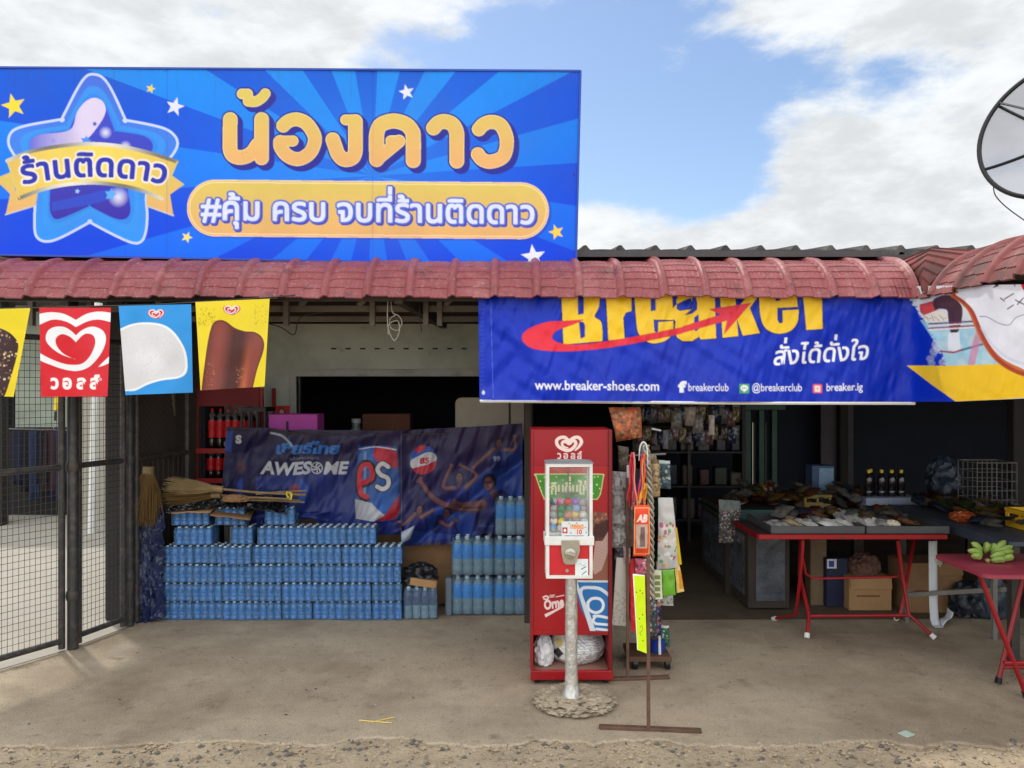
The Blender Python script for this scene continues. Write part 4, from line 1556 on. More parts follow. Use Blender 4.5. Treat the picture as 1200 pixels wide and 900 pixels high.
# ball
E.ell(496, 538, 15.5, 18, (46, 92, 176))
E.poly(spline([(481, 540), (490, 534), (502, 529), (510, 532), (511, 540), (500, 545), (484, 549)], 4, True), (206, 206, 212))
E.poly(spline([(484, 549), (500, 545), (511, 541), (508, 551), (498, 556), (489, 555)], 4, True), (186, 46, 64))
E.poly(spline([(486, 524), (492, 520), (499, 520), (497, 526), (489, 529)], 4, True), (190, 44, 62))
E.text('85', 491.5, 503, 543.5, 7, (190, 44, 62), bold=.05, ref='8', skew=.1)
# plain volleyball players
SK, SKD, NV, HR = (124, 82, 84), (80, 54, 68), (40, 52, 136), (22, 16, 24)


def player(hx_, hy, r, arms, torso, num=None):
    cx = sum(p[0] for p in torso) / len(torso)
    E.stroke(torso, r * .35, (24, 30, 84), closed=True)
    E.poly(torso, lambda X, Y: hx(NV) * (.45 + .75 * np.clip(.5 + (X - cx) / (r * 5), 0, 1))[..., None])
    E.stroke([(hx_, hy), (cx, torso[0][1] + r * .3)], r * .5, SKD)
    for a in arms:
        n = len(a)
        sp = spline(a, 5)
        rs = [r * (.56 - .26 * i / (5 * (n - 1))) for i in range(5 * (n - 1) + 1)]
        E.stroke([(x + r * .12, y + r * .18) for x, y in sp], rs, SKD)
        E.stroke(sp, [q * .72 for q in rs], SK)
        ex, ey = a[-1]
        dx, dy = ex - a[-2][0], ey - a[-2][1]
        L = math.hypot(dx, dy)
        for q in (-.6, -.2, .2, .6):
            E.stroke([(ex, ey), (ex + (dx / L * math.cos(q) - dy / L * math.sin(q)) * r * .75, ey + (dy / L * math.cos(q) + dx / L * math.sin(q)) * r * .75)], r * .12, SK)
    E.ell(hx_ + r * .1, hy - r * .3, r * .95, r * 1.05, HR)
    E.ell(hx_, hy, r * .74, r * .98, SKD)
    E.ell(hx_ - r * .12, hy, r * .58, r * .86, SK)
    for q in (-.4, .16):
        E.stroke([(hx_ + (q - .16) * r, hy - r * .16), (hx_ + (q + .14) * r, hy - r * .2)], r * .08, HR)
    E.stroke([(hx_ - r * .14, hy - r * .1), (hx_ - r * .22, hy + r * .2), (hx_ - r * .06, hy + r * .22)], r * .06, SKD)
    E.ell(hx_ - r * .12, hy + r * .52, r * .24, r * .13, (84, 34, 42))
    if num:
        E.text(num[0], num[1], num[2], num[3], num[4], (170, 174, 196), bold=.03, ref='8')


E.poly([(478, 612), (520, 590), (612, 520), (612, 500), (612, 622), (470, 640)], (30, 74, 170), .65)
player(585, 519, 5, [[(579, 526), (568, 535), (556, 547)], [(592, 527), (603, 527), (603, 514)]], [(577, 526), (593, 526), (594, 546), (576, 550)], ('99', 578, 586, 541, 6))
player(538.5, 560, 5, [[(532, 572), (519, 570), (528, 548)], [(546, 571), (558, 557), (541, 546)]], [(531, 569), (546, 569), (548, 590), (530, 592)])
player(573, 567, 8.5, [[(560, 596), (530, 594), (508, 584), (494, 566)], [(566, 590), (545, 592), (536, 590)]], [(562, 586), (588, 578), (606, 590), (606, 622), (558, 622)], ('5', 583, 591, 600, 8))
player(524, 602, 5, [[(516, 612), (525, 617), (533, 612)]], [(514, 606), (528, 608), (536, 626), (508, 624)])
player(492, 598, 5, [[(486, 602), (478, 610), (470, 616)], [(494, 606), (505, 600)]], [(486, 604), (498, 606), (500, 622), (480, 620)])
E.poly([(470, 624), (486, 616), (480, 632), (470, 637)], (190, 200, 220))
E.text('S', 274, 281, 519, 9, (196, 196, 206), bold=.06, ref='S')
E.poly([(258, 505), (270, 504), (268, 530), (258, 528)], (40, 78, 170), .8)
E.ell(346, 574, 8, 9, (150, 70, 66), .7, soft=.4)
E.poly([(352, 560), (362, 572), (356, 592), (350, 584)], (40, 90, 190), .8)
E.ell(281, 548, 8, 10, (120, 80, 76), .5, soft=.6)
E.poly([(276, 566), (282, 560), (284, 588), (274, 590)], (30, 76, 190), .8)
E.stroke([(470, 500), (470.5, 640)], .4, (120, 130, 160), .6)
CY = 5.85


def cnt_y(U, V):
    w = .10 * (vnoise(U / 16, V / 90, 21) - .5) * np.clip((V - 500) / 30, .2, 1) + .07 * (vnoise(U / 30 + V / 24, V / 26, 22) - .5)
    w += .028 * (vnoise(U / 6 + V / 20, V / 18, 23) - .5)
    w -= .05 * np.exp(-((U + (V - 500) * 1.3 - 640) / 14) ** 2) - .04 * np.exp(-((U + (V - 500) * 1.3 - 665) / 10) ** 2)
    return CY + w - .03


def cnt_pos(U, V):
    y = cnt_y(U, V)
    lf = np.clip((300 - U) / 60, 0, 1)
    x = (U - 600) * y / FOC
    sag = 6 * np.sin(np.clip((U - 262) / 350, 0, 1) * math.pi) * np.clip(1 - (V - 500) / 40, 0, 1) + 2.5 * (vnoise(U / 24, 0 * V, 5) - .5)
    # the free lower edge hangs unevenly
    low = np.clip((V - 600) / 40, 0, 1) * np.where(U < 400, -22 - 10 * (vnoise(U / 30, 0 * U, 9)), np.where(U < 470, -14, np.where(U < 560, -1 + (U - 500) * -.02, -14))) * 1.0
    return x, y + .10 * lf, CH - (V + sag + low - HZ) * y / FOC


dr = thing('drink_banner', 'sagging dark purple drink banner with a printed can and volleyball players on the counter', 'banner', (-1, CY, .5))
E.img *= .8
printed('banner_sheet', E, [(262, 500), (612, 497), (613, 640), (250, 640)], 1.6, cnt_pos, M['oldprint'], dr)
b = MB()
b.tube([P(262, 501, CY - .03), P(352, 508, CY - .03), P(440, 510, CY - .03), P(530, 508, CY - .03), P(612, 498, CY - .03)], .006, 6)
b.build('top_cord', M['wire'], dr)

# ================================================================== yard gate
gA, gB, gD = Vector((-2.89, 4.98, 0)), Vector((-2.735, 5.45, 0)), Vector((-2.58, 6.15, 0))
gC = gA + (Vector((-3.09, 4.63, 0)) - gA).normalized() * .75


def gate_leaf(p, q, label, z0=.07, zm=1.19, z1=2.02, name='mesh_gate', cell=.032, diamond=False):
    t = thing(name, label, 'gate', p, 'welded mesh gate leaves')
    up = Vector((0, 0, 1))
    b = MB()
    d = (q - p).normalized()
    a, c = p + d * .03, q - d * .03
    b.tube([a + up * .02, a + up * z1], .021, 10)
    b.build('stile', M['gate'], t)
    b = MB()
    b.tube([c + up * .02, c + up * z1], .021, 10)
    b.build('stile', M['gate'], t)
    for z, r in ((z0, .019), (zm, .020), (z1, .019)):
        b = MB()
        b.tube([a + up * z, c + up * z], r, 10)
        b.build('rail', M['gate'], t)
    b = MB()
    L = (c - a).length
    if not diamond:
        n = int(L / cell)
        for k in range(1, n):
            o = a + d * (L * k / n)
            wv = [o + up * (z0 + (z1 - z0) * q / 6) + Vector((.004 * mnoise.noise(Vector((k * .9, q * 1.1, p.x))), .004 * mnoise.noise(Vector((k * .7, q, 5))), 0)) for q in range(7)]
            b.tube(wv, .0017, 4, 0, False)
        k = z0 + .06
        while k < z1:
            b.tube([a + up * k, c + up * k], .0016, 4, 0, False)
            k += .042
    else:
        n = int(L / cell)
        H = z1 - zm
        for k in range(-int(H / cell), n):
            for sgn in (1, -1):
                pts = []
                for m in range(0, 30):
                    z = m / 29 * H
                    x = (k * cell + z) if sgn > 0 else (n * cell - k * cell - z - .0)
                    if 0 <= x <= L:
                        pts.append(a + d * x + up * (zm + z))
                if len(pts) > 1:
                    b.tube([pts[0], pts[-1]], .0018, 4, 0, False)
        for k in range(1, n):
            o = a + d * (L * k / n)
            b.tube([o + up * z0, o + up * zm], .0021, 4, 0, False)
    b.build('wire_mesh', M['wire'], t, 0)
    return t


gate_leaf(gC, gA, 'near black mesh gate leaf with square wires, running out of the frame')
gate_leaf(gA + Vector((.02, .06, 0)), gB, 'black square mesh gate leaf between the two thick round posts')
gate_leaf(gB + Vector((.02, .06, 0)), gD, 'far mesh panel with diamond wires above its middle rail', diamond=True, cell=.055)
for p, r, h, lab in ((gA + Vector((.025, .03, 0)), .034, 2.3, 'thick round black gate post between the near mesh leaves'),
                     (gB + Vector((0, .04, 0)), .030, 2.3, 'round black gate post beside the dark timber post and blue tarpaulin')):
    t = thing('gate_post', lab, 'post', p, 'round gate posts')
    b = MB()
    b.lathe([(r, 0), (r, h), (r * .6, h + .02), (0, h + .025)], 14, p)
    b.build('tube', M['gate'], t)
    for z in (.35, 1.19, 1.85):
        b = MB()
        b.lathe([(r + .004, z - .03), (r + .008, z - .01), (r + .008, z + .01), (r + .004, z + .03)], 12, p)
        b.build('hinge', M['darksteel'], t)
b = MB()
px0, px1 = X_(124, 5.62), X_(147, 5.62)
b.box(px0, px1, 5.60, 5.76, 0, 2.55, 0, .012)
o = b.build('timber_post', M['postwood'], None, 30)
tag(o, 'wide black weathered timber post holding up the roof behind the gate', 'post')
for k, (pxa, pxb, yt, yb) in enumerate(((172, 182, 470, 560), (205, 203, 455, 575))):
    b = MB()
    b.tube([P(pxa, yb, 6.3), P((pxa + pxb) / 2 + 1, (yt + yb) / 2, 6.25), P(pxb, yt, 6.2), P(pxb + (pxb - pxa) * .5, yt - 50, 6.15)], [.014, .016, .014, .012], 7)
    o = b.build('bamboo_pole', pm('grey_bamboo_%d' % k, (120, 108, 84), .7, .25, 5, stretch=(4, 4, .6)))
    tag(o, ('slanting' if k == 0 else 'upright') + ' old bamboo pole leaning in the dark corner behind the brooms', 'pole')

# ================================================================== bottled water
PET = pm('blue_bottle_plastic', (38, 118, 206), .10, .26, 14, .0016, 70, spec=.9, trans=.25, orand=.22, ior=1.4, coat=.5)
PETC = pm('clear_bottle_plastic', (176, 200, 212), .10, .1, 9, .001, 70, spec=.7, trans=.55, orand=.1, ior=1.33)
LBL = pm('blue_bottle_label', (36, 130, 214), .25, .2, 26, orand=.12)
CAPB = pm('pale_bottle_cap', (226, 236, 246), .15, .05, 8)
CAPW = pm('white_bottle_cap', (206, 220, 234), .2, .05, 8)
DARKB = pm('plum_drink', (70, 52, 92), .25, .2, 12, spec=.6, orand=.1)
WRAP = film('shrink_wrap', (150, 206, 246), .82, .10, .016, 80, .16)


def bottle_prof(h, r, capr=.36):
    return [(r * .55, 0), (r * .9, .005), (r, .05 * h), (r, .22 * h), (r * .93, .25 * h), (r, .28 * h), (r, .40 * h), (r * .93, .43 * h), (r, .46 * h),
            (r, .70 * h), (r * .9, .80 * h), (r * .6, .88 * h), (r * capr, .905 * h), (r * capr, .92 * h), (r * capr * 1.25, .925 * h), (r * capr * 1.25, .99 * h), (r * capr, h), (0, h)]


def bottle_mesh(name, h, r, mats, mi, n=10):
    b = MB()
    pr = bottle_prof(h, r)
    b.lathe(pr, n, (0, 0, 0), [mi[min(k, len(mi) - 1)] for k in range(len(pr) - 1)])
    o = b.build(name, mats, None, 40)
    me = o.data
    bpy.data.objects.remove(o)
    return me


BH, BR = .1335, .0268
SMALL = bottle_mesh('water_bottle', BH, BR, [PET, CAPB], [0] * 13 + [1] * 5)
BIGH, BIGR = .292, .0385
BIGB = bottle_mesh('water_bottle_large', BIGH, BIGR, [PETC, CAPW, LBL], [0] * 7 + [2, 2, 2] + [0] * 3 + [1] * 5, 12)
MIDH, MIDR = .235, .030
MIDB = bottle_mesh('plum_bottle', MIDH, MIDR, [PETC, CAPW, DARKB], [0] * 7 + [2, 2, 2, 2] + [0] * 2 + [1] * 5)


def make_pack(name, me, nx, ny, h, r, seed):
    t = thing(name, '', 'water pack')
    g = random.Random(seed)
    for j in range(ny):
        for i in range(nx):
            o = bpy.data.objects.new('bottle', me)
            COL.objects.link(o)
            o.location = ((i - (nx - 1) / 2) * 2 * r * 1.005, j * 2 * r * 1.005 + r, 0)
            o.rotation_euler = (g.gauss(0, .012), g.gauss(0, .012), g.uniform(0, 6))
            put(o, t)
    # shrink film: a soft box that dips between the bottle tops
    b = MB()
    hw, dp = nx * r * 1.005 + .0015, ny * 2 * r * 1.005 + .001
    K = nx * 6
    rings = []
    levels = [(.004, .90), (.03 * h, 1), (.2 * h, 1.0), (.4 * h, 1.0), (.6 * h, 1.0), (.8 * h, .995), (.92 * h, .975), (.97 * h, .95)]
    pts = [(-hw + 2 * hw * i / K, 0) for i in range(K + 1)] + [(hw, dp * i / 6) for i in range(1, 7)] + [(hw - 2 * hw * i / 8, dp) for i in range(1, 9)] + [(-hw, dp - dp * i / 6) for i in range(1, 6)]
    n = len(pts)
    for z, s in levels:
        for (x, y) in pts:
            w = .0022 * mnoise.noise(Vector((x * 45 + seed * 3, z * 60, y * 45)))
            rings.append((x * s + w, (y - dp / 2) * s + dp / 2 - abs(w) - .0015, z))
    Fs = [(j * n + i, j * n + (i + 1) % n, (j + 1) * n + (i + 1) % n, (j + 1) * n + i) for j in range(len(levels) - 1) for i in range(n)]
    b.add(rings, Fs)

    def topf(u, v):
        x, y = -hw + 2 * hw * u, dp * v
        fx, fy = (x / (2 * r * 1.005) + nx / 2) % 1 - .5, (y / (2 * r * 1.005)) % 1 - .5
        d_ = math.sqrt(fx * fx + fy * fy)
        e = min(1, min(u, 1 - u, v, 1 - v) * 14)
        z = h * (.955 + .055 * max(0, 1 - d_ * 2.1) * e + .0) + .003 * mnoise.noise(Vector((x * 70 + seed, y * 70, 1)))
        return ((x * .95), (y - dp / 2) * .95 + dp / 2, z)
    b.grid(topf, nx * 6 + 1, ny * 5 + 1)
    ob = b.build('shrink_film', WRAP, t, 60)
    index_kids(t)
    return t


def lay(proto, x, y, z, rz, label, cat, group, first):
    o = proto if first else copy_tree(proto)
    o.location = (x, y, z)
    o.rotation_euler = (0, 0, rz)
    tag(o, label, cat, group)
    return o


protos = {4: make_pack('water_pack', SMALL, 4, 3, BH, BR, 1), 5: make_pack('water_pack', SMALL, 5, 3, BH, BR, 2), 3: make_pack('water_pack', SMALL, 3, 3, BH, BR, 3)}
used = set()
SX0, SX1, SY = X_(190, 5.63), X_(470.5, 5.63), 5.625
pw = (SX1 - SX0) / 8
g = random.Random(4)
ROWN = ['bottom row', 'second row up', 'third row up', 'fourth row up']
for r_ in range(4):
    for c_ in range(8):
        if r_ == 1 and False:
            continue
        lay(protos[4], SX0 + pw * (c_ + .5) + g.gauss(0, .003), SY + g.gauss(0, .008), r_ * (BH + .0025) + .002, g.gauss(0, .022),
            'pack of small blue water bottles, %s of eight in the %s' % (ORD[c_], ROWN[r_]), 'water pack', 'small water packs in the long stack', 4 not in used)
        used.add(4)
top = 4 * (BH + .0025) + .002
for (k, px, n, dy, dz, lab) in ((0, 227, 5, .02, 0, 'greyish pack of water bottles below the flat cardboard at the stack\'s left end'),
                                (1, 282, 3, .05, 0, 'narrow pack of three blue bottles across, right of the greyish left end pack'),
                                (2, 319, 4, .035, 0, 'top blue water pack under the broom handles'),
                                (3, 353, 4, .035, 0, 'top blue water pack just left of the word on the banner'),
                                (4, 388, 4, .035, 0, 'top blue water pack left of the printed can'),
                                (5, 423, 4, .04, 0, 'top blue water pack in front of the printed can'),
                                (6, 222, 5, .05, BH + .004, 'water pack lying directly under the cardboard sheets'),
                                (7, 268, 4, .06, BH + .004, 'dusty water pack under the black plastic and straw'),
                                (8, 326, 4, .07, BH + .004, 'pale dusty water pack under the broom handles, topmost of the stack')):
    lay(protos[n], X_(px, 5.66), SY + dy, top + dz, g.gauss(0, .03), lab, 'water pack', 'small water packs in the long stack', n not in used)
    used.add(n)
p4, p3 = make_pack('large_water_pack', BIGB, 4, 2, BIGH, BIGR, 5), make_pack('large_water_pack', BIGB, 3, 2, BIGH, BIGR, 6)
LY = 5.74
lx = X_(529.5, LY)
for r_ in range(2):
    zz = .002 + r_ * (BIGH + .004)
    lay(p4, lx + 4 * BIGR + .002, LY, zz, .01 * r_, 'four-across pack of tall blue-label water bottles, %s of the pile by the cabinet' % ('bottom left' if r_ == 0 else 'upper left'), 'water pack', 'tall bottle packs by the red cabinet', r_ == 0)
    lay(p3, lx + 8 * BIGR + 3 * BIGR + .006, LY, zz, -.01 * r_, 'three-across pack of tall blue-label water bottles, %s of the pile by the cabinet' % ('bottom right' if r_ == 0 else 'upper right'), 'water pack', 'tall bottle packs by the red cabinet', r_ == 0)
lay(p3, lx + 11.4 * BIGR, LY + .02, .002 + 2 * (BIGH + .004), 0, 'single pack of tall water bottles topmost of the pile, touching the drink banner', 'water pack', 'tall bottle packs by the red cabinet', False)
pm_ = make_pack('drink_pack', MIDB, 4, 2, MIDH, MIDR, 7)
lay(pm_, X_(493, 5.66), 5.64, .002, .02, 'lone pack of bottles with plum coloured labels below the black bag', 'drink pack', None, True)
b = MB()
b.obox((X_(525, 5.72), 5.78, .14), (.05, .1, .28), Matrix.Rotation(.1, 3, 'Z'), 0, .01)
tag(b.build('grey_carton', pm('grey_carton', (104, 118, 130), .7, .1, 5)), 'narrow grey blue carton squeezed between the two water piles', 'carton')

# ---- counter behind
ct = thing('counter', 'plain brown wooden counter hidden behind the drink banner and water packs', 'counter', (-1.1, 6.1, 0))
cx0, cx1 = X_(266, 6.0), X_(612, 6.0)
b = MB()
b.box(cx0, cx1, 5.93, 6.45, 1.25, 1.29, 0, .005)
b.build('counter_top', M['brownwood'], ct)
b = MB()
b.box(cx0 + .02, cx1 - .02, 5.98, 6.0, .02, 1.25)
b.build('front_panel', M['carddark'], ct, 0)
for x in (cx0 + .03, cx1 - .03):
    b = MB()
    b.box(x - .03, x + .03, 6.02, 6.42, 0, 1.25, 0, .004)
    b.build('side_panel', M['brownwood'], ct)
blob('black_bag', (X_(492, 5.72), 5.74, MIDH + .006), (.24, .14, .17), pm('black_bin_bag', (26, 27, 32), .28, .2, 8, .004, 40), None, 3, .5, 2.2)
tag(bpy.data.objects['black_bag'], 'crumpled black plastic bag in the gap under the drink banner', 'bag')
b = MB()
b.obox((X_(497, 5.70), 5.67, MIDH + .03), (.20, .05, .055), Matrix.Rotation(.15, 3, 'Y'), 0, .006)
tag(b.build('carton_scrap', M['card']), 'torn brown carton scrap lying in front of the black bag', 'cardboard')

# ---- things on the counter and behind it
b = MB()
b.box(X_(318, 6.2), X_(375, 6.2), 6.12, 6.34, 1.292, Z_(485, 6.2), 0, .006)
b.box(X_(339, 6.2), X_(341.5, 6.2), 6.115, 6.12, 1.34, Z_(493, 6.2), 1)
o = b.build('purple_box', [pm('magenta_card', (190, 72, 170), .55, .06, 3), M['black']])
tag(o, 'bright magenta box on the counter below the serving window', 'box')
t = thing('bottle_crate', 'black plastic bottle crate on the counter next to the magenta box', 'crate', (X_(305, 6.2), 6.2, 1.29))
b = MB()
x0, x1, z0, z1 = X_(287, 6.2), X_(316, 6.2), 1.292, Z_(477, 6.2)
for (a, c, d, e) in ((x0, x1, 6.10, 6.115), (x0, x1, 6.33, 6.345), (x0, x0 + .012, 6.115, 6.33), (x1 - .012, x1, 6.115, 6.33)):
    b.box(a, c, d, e, z0, z0 + .08)
    b.box(a, c, d, e, z1 - .035, z1)
for k in range(4):
    x = x0 + (x1 - x0 - .016) * k / 3
    b.box(x, x + .016, 6.098, 6.117, z0 + .08, z1 - .035)
    b.box(x, x + .016, 6.328, 6.347, z0 + .08, z1 - .035)
b.box(x0 + .01, x1 - .01, 6.12, 6.33, z0, z0 + .01)
b.build('crate_body', M['black'], t, 0)
# red photo card
RC = Art(318, 472, 342, 490, 6, (196, 36, 44))
RC.ell(330, 484, 4.4, 6, (40, 26, 26)).ell(330, 483, 2.6, 3.4, (222, 172, 150)).poly([(324, 490), (336, 490), (333, 486), (327, 486)], (230, 220, 220))
o = printed('photo_card', RC, [(319.5, 475.5), (340, 475.5), (339, 489), (320, 489)], 1.5, at_depth(6.60), M['sticker'])
o.modifiers.new('t', 'SOLIDIFY').thickness = .004
tag(o, 'small red card with a woman\'s portrait behind the magenta box', 'card')
# seen through the serving window
b = MB()
b.box(wx0 + .1, .05, 7.2, 7.6, 1.05, 1.10)
for x in (wx0 + .15, -.1):
    b.box(x, x + .05, 7.25, 7.55, 0, 1.05)
tag(b.build('inner_table', M['darkwood'], None, 0), 'dark wooden table inside the room behind the serving window', 'table')
b = MB()
b.box(X_(425, 7.3), X_(481, 7.3), 7.28, 7.5, 1.102, Z_(485, 7.3), 0, .006)
b.box(X_(460, 7.3), X_(461, 7.3), 7.276, 7.28, 1.12, Z_(487, 7.3), 1)
tag(b.build('brown_carton', [pm('rust_carton', (134, 88, 66), .8, .12, 4), M['carddark']]), 'rust brown carton on the table inside the serving window', 'box')
b = MB()
b.lathe([(.05, 1.102), (.055, 1.12), (.055, 1.30), (.04, 1.34), (.04, 1.37), (.044, 1.37), (.044, 1.41), (0, 1.412)], 14, (X_(417, 7.3), 7.32, 0), [0, 0, 0, 0, 0, 1, 1])
tag(b.build('glass_jar', [pm('jar_glass', (210, 222, 226), .08, .05, 5, trans=.6), M['white']]), 'clear glass jar beside the rust brown carton inside', 'jar')
# pale cupboard end seen through the window, right
t = thing('beige_cupboard', 'beige cupboard with rounded corner behind the right end of the drink banner', 'cupboard', (X_(570, 6.5), 6.5, 0))
b = MB()
x0, x1, z1 = X_(534, 6.5), X_(596, 6.5), Z_(466, 6.5)
pr = [(x0, 0), (x1, 0), (x1, z1)] + [(x0 + .05 - .05 * math.sin(a), z1 - .05 + .05 * math.cos(a)) for a in [i * math.pi / 12 for i in range(7)]]
n = len(pr)
b.add([(x, 6.46, z) for x, z in pr] + [(x, 6.70, z) for x, z in pr], [tuple(range(n)), tuple(range(n, 2 * n))[::-1]] + [(i, i + n, (i + 1) % n + n, (i + 1) % n) for i in range(n)])
mb_ = pm('beige_laminate', (186, 172, 150), .5, .06, 3, dirt=((140, 128, 110), .3, 4))
b.build('side_panel', mb_, t, 30)
b = MB()
b.box(X_(598, 6.5), X_(615, 6.5), 6.47, 6.7, 0, z1 - .02, 0, .006)
b.build('door', mb_, t)
b = MB()
b.box(X_(596, 6.5), X_(598, 6.5), 6.465, 6.68, 0, z1 - .03)
b.build('seam_strip', M['black'], t, 0)
b = MB()
for (pa, pb) in ((537, 558), (576, 598)):
    q = [P(pa, 509, 6.3), P(pa, 501.5, 6.3), P(pb, 501.5, 6.3), P(pb, 509, 6.3)]
    b.tube(q, .004, 5)
tag(b.build('wire_rack', M['wire']), 'low thin black wire rack in front of the beige cupboard', 'rack')

# ---- red drinks rack
RY = 6.36
rk = thing('drinks_rack', 'red metal drinks rack with header board and two shelves of cola bottles', 'rack', (X_(262, RY), RY, 0))
x0, x1 = X_(230, RY), X_(306, RY)
zsh1, zsh2 = Z_(527, RY), Z_(562, RY)
RP = M['red']
for x in (x0, x1):
    b = MB()
    b.box(x - .014, x + .014, RY, RY + .03, 0, Z_(455, RY), 0, .003)
    b.box(x - .014, x + .014, RY + .33, RY + .36, 0, Z_(455, RY), 0, .003)
    b.build('upright', RP, rk)
b = MB()
b.box(x0 + .014, x1 - .014, RY - .004, RY + .012, Z_(476, RY), Z_(452, RY))
b.build('header_board', pm('dark_red_board', (120, 20, 28), .5, .1, 4), rk, 0)
for z in (zsh1, zsh2, .25):
    b = MB()
    b.box(x0, x1, RY + .002, RY + .358, z - .016, z, 0, .002)
    b.box(x0, x1, RY - .012, RY + .002, z - .03, z + .012, 0, .002)
    b.build('shelf', RP, rk)
b = MB()
b.box(x0 + .02, x0 + .045, RY + .10, RY + .13, .3, Z_(478, RY))
b.build('back_strip', M['white'], rk, 0)
COLA = pm('cola', (34, 18, 16), .12, .1, 8, spec=.8)
CLBL = pm('red_bottle_label', (206, 30, 40), .4, .1, 30)
CCAP = pm('red_cap', (196, 28, 36), .35, .05, 8)
hB, rB = Z_(479, RY) - zsh1, .036
pr = bottle_prof(hB, rB, .28)
NECK = pm('bottle_highlight_plastic', (120, 112, 112), .1, .1, 10, spec=.9, trans=.3)
b = MB()
b.lathe(pr, 12, (0, 0, 0), [0] * 5 + [1] * 4 + [0] + [2, 2] + [2] * 2 + [3] * 4)
c0_ = b.build('cola_bottle', [COLA, CLBL, NECK, CCAP])
k = 0
for (z, pxs, yo, shelf) in ((zsh1, [247, 256.5, 266, 275, 284, 293], .06, 'upper'), (zsh2, [237, 246, 255, 264, 273], .05, 'lower')):
    for i, px in enumerate(pxs):
        o = c0_ if k == 0 else c0_.copy()
        if k:
            COL.objects.link(o)
        o.location = (X_(px, RY + yo), RY + yo + .035, z + .001)
        o.rotation_euler = (0, 0, k * 1.1)
        tag(o, 'cola bottle with red label and cap, %s from the left on the rack\'s %s shelf' % (ORD[i], shelf), 'bottle', 'cola bottles on the red rack')
        if shelf == 'lower':
            o.scale = (.82, .82, .72)
        k += 1

# ---- brooms, sticks, cardboard and plastic on top of the water
STRAW = pm('dry_straw', (112, 86, 46), .8, .25, 20, stretch=(6, 6, 1))
STRAWP = pm('pale_straw', (146, 126, 88), .8, .2, 20)
STICK = pm('thin_bamboo', (134, 112, 78), .6, .25, 8, dirt=((90, 74, 52), .5, 12))


def broom(label, base, direction, length, spread, n, mat, seed, handle=None, thick=.0016):
    t = thing('straw_broom', label, 'broom', base, 'straw brooms on the water stack')
    g = random.Random(seed)
    d = Vector(direction).normalized()
    u = d.orthogonal().normalized()
    w = d.cross(u)
    b = MB()
    for _ in range(n):
        a, r = g.uniform(0, 6.283), math.sqrt(g.random())
        o = Vector(base) + (u * math.cos(a) + w * math.sin(a)) * r * spread * .25
        e = o + d * length * g.uniform(.72, 1.0) + (u * math.cos(a) + w * math.sin(a)) * r * spread + Vector((g.gauss(0, .014), g.gauss(0, .014), -.03 * g.random()))
        mid = (o + e) / 2 + (u * math.cos(a) + w * math.sin(a)) * r * spread * .2
        b.tube([o, mid, e], [thick * 1.3, thick, thick * .5], 4, 0, False)
    b.build('bristles', mat, t, 0)
    b = MB()
    b.tube([Vector(base) - d * .02, Vector(base) + d * .05], spread * .28 + .012, 10)
    b.build('binding', STICK, t)
    if handle:
        b = MB()
        b.tube([Vector(base) + d * .03] + [Vector(h_) for h_ in handle], .009, 8)
        b.build('handle', STICK, t)
    return t


broom('upright broom head of thick golden straw at the left end of the water stack', P(174, 550, 5.66), (-.06, -.05, -1), .40, .10, 760, STRAW, 1, thick=.0024)
broom('broom of fine pale bristles fanning left on the water stack', P(258, 573, 5.58), (-1, -.1, .14), .38, .045, 260, STRAWP, 2, [P(300, 577, 5.6), P(358, 580, 5.62)])
broom('darker broom of fine bristles lying under the pale one', P(256, 580, 5.66), (-1, 0, -.02), .40, .045, 260, STRAW, 3, [P(300, 583, 5.66), P(352, 587, 5.7)])
for k, (a, c) in enumerate((((300, 579, 5.60), (359, 575, 5.64)), ((282, 586, 5.62), (357, 588.5, 5.68)), ((290, 583, 5.58), (340, 585, 5.60)))):
    b = MB()
    p, q = P(*a), P(*c)
    b.tube([p, (p + q) / 2 + Vector((0, 0, .004)), q], .007, 7)
    tag(b.build('bamboo_stick', STICK), ['thin bamboo stick, highest of the three by the yellow tie', 'lowest thin bamboo stick pointing right above the pale dusty pack', 'short thin bamboo stick between the other two'][k], 'stick', 'bamboo sticks on the water stack')
b = MB()
for k in range(3):
    p = P(339, 581, 5.60)
    b.tube([p + Vector((.02 * math.cos(a + k), .012 * math.sin(a * 2 + k), .028 * math.sin(a + k * .5))) for a in [i * .7 for i in range(10)]], .003, 5)
tag(b.build('yellow_tie', pm('yellow_string', (226, 206, 60), .6, .1, 20)), 'bright yellow string tied round the broom handles', 'string')


def sheet(name, quad, mat, label, cat, th=.006, wob=.01, seed=0, group=None):
    a, c, d, e = [Vector(q) for q in quad]

    def f(u, v):
        p = (a * (1 - u) + c * u) * (1 - v) + (e * (1 - u) + d * u) * v
        return p + Vector((0, 0, wob * mnoise.noise(Vector((u * 3 + seed, v * 3, seed)))))
    b = MB()
    b.grid(f, 14, 10)
    o = b.build(name, mat)
    o.modifiers.new('thick', 'SOLIDIFY').thickness = th
    return tag(o, label, cat, group)


sheet('cardboard_sheet', [P(197, 600.5, 5.60), P(246, 600, 5.58), P(262, 588, 5.95), P(212, 590, 5.95)], M['card'], 'flat light brown cardboard sheet lying on the left end of the water stack', 'cardboard', seed=2, group='cardboard on the water stack')
sheet('cardboard_sheet', [P(246, 603, 5.57), P(293, 609, 5.57), P(300, 594, 5.9), P(258, 592, 5.9)], M['carddark'], 'darker bent cardboard sheet just right of the light one', 'cardboard', seed=5, group='cardboard on the water stack')
BAGM = pm('black_glossy_plastic', (22, 23, 28), .22, .2, 10, .004, 45, spec=.7)
NAVY = pm('navy_tarpaulin', (34, 44, 82), .3, .25, 5, .006, 28, spec=.6)


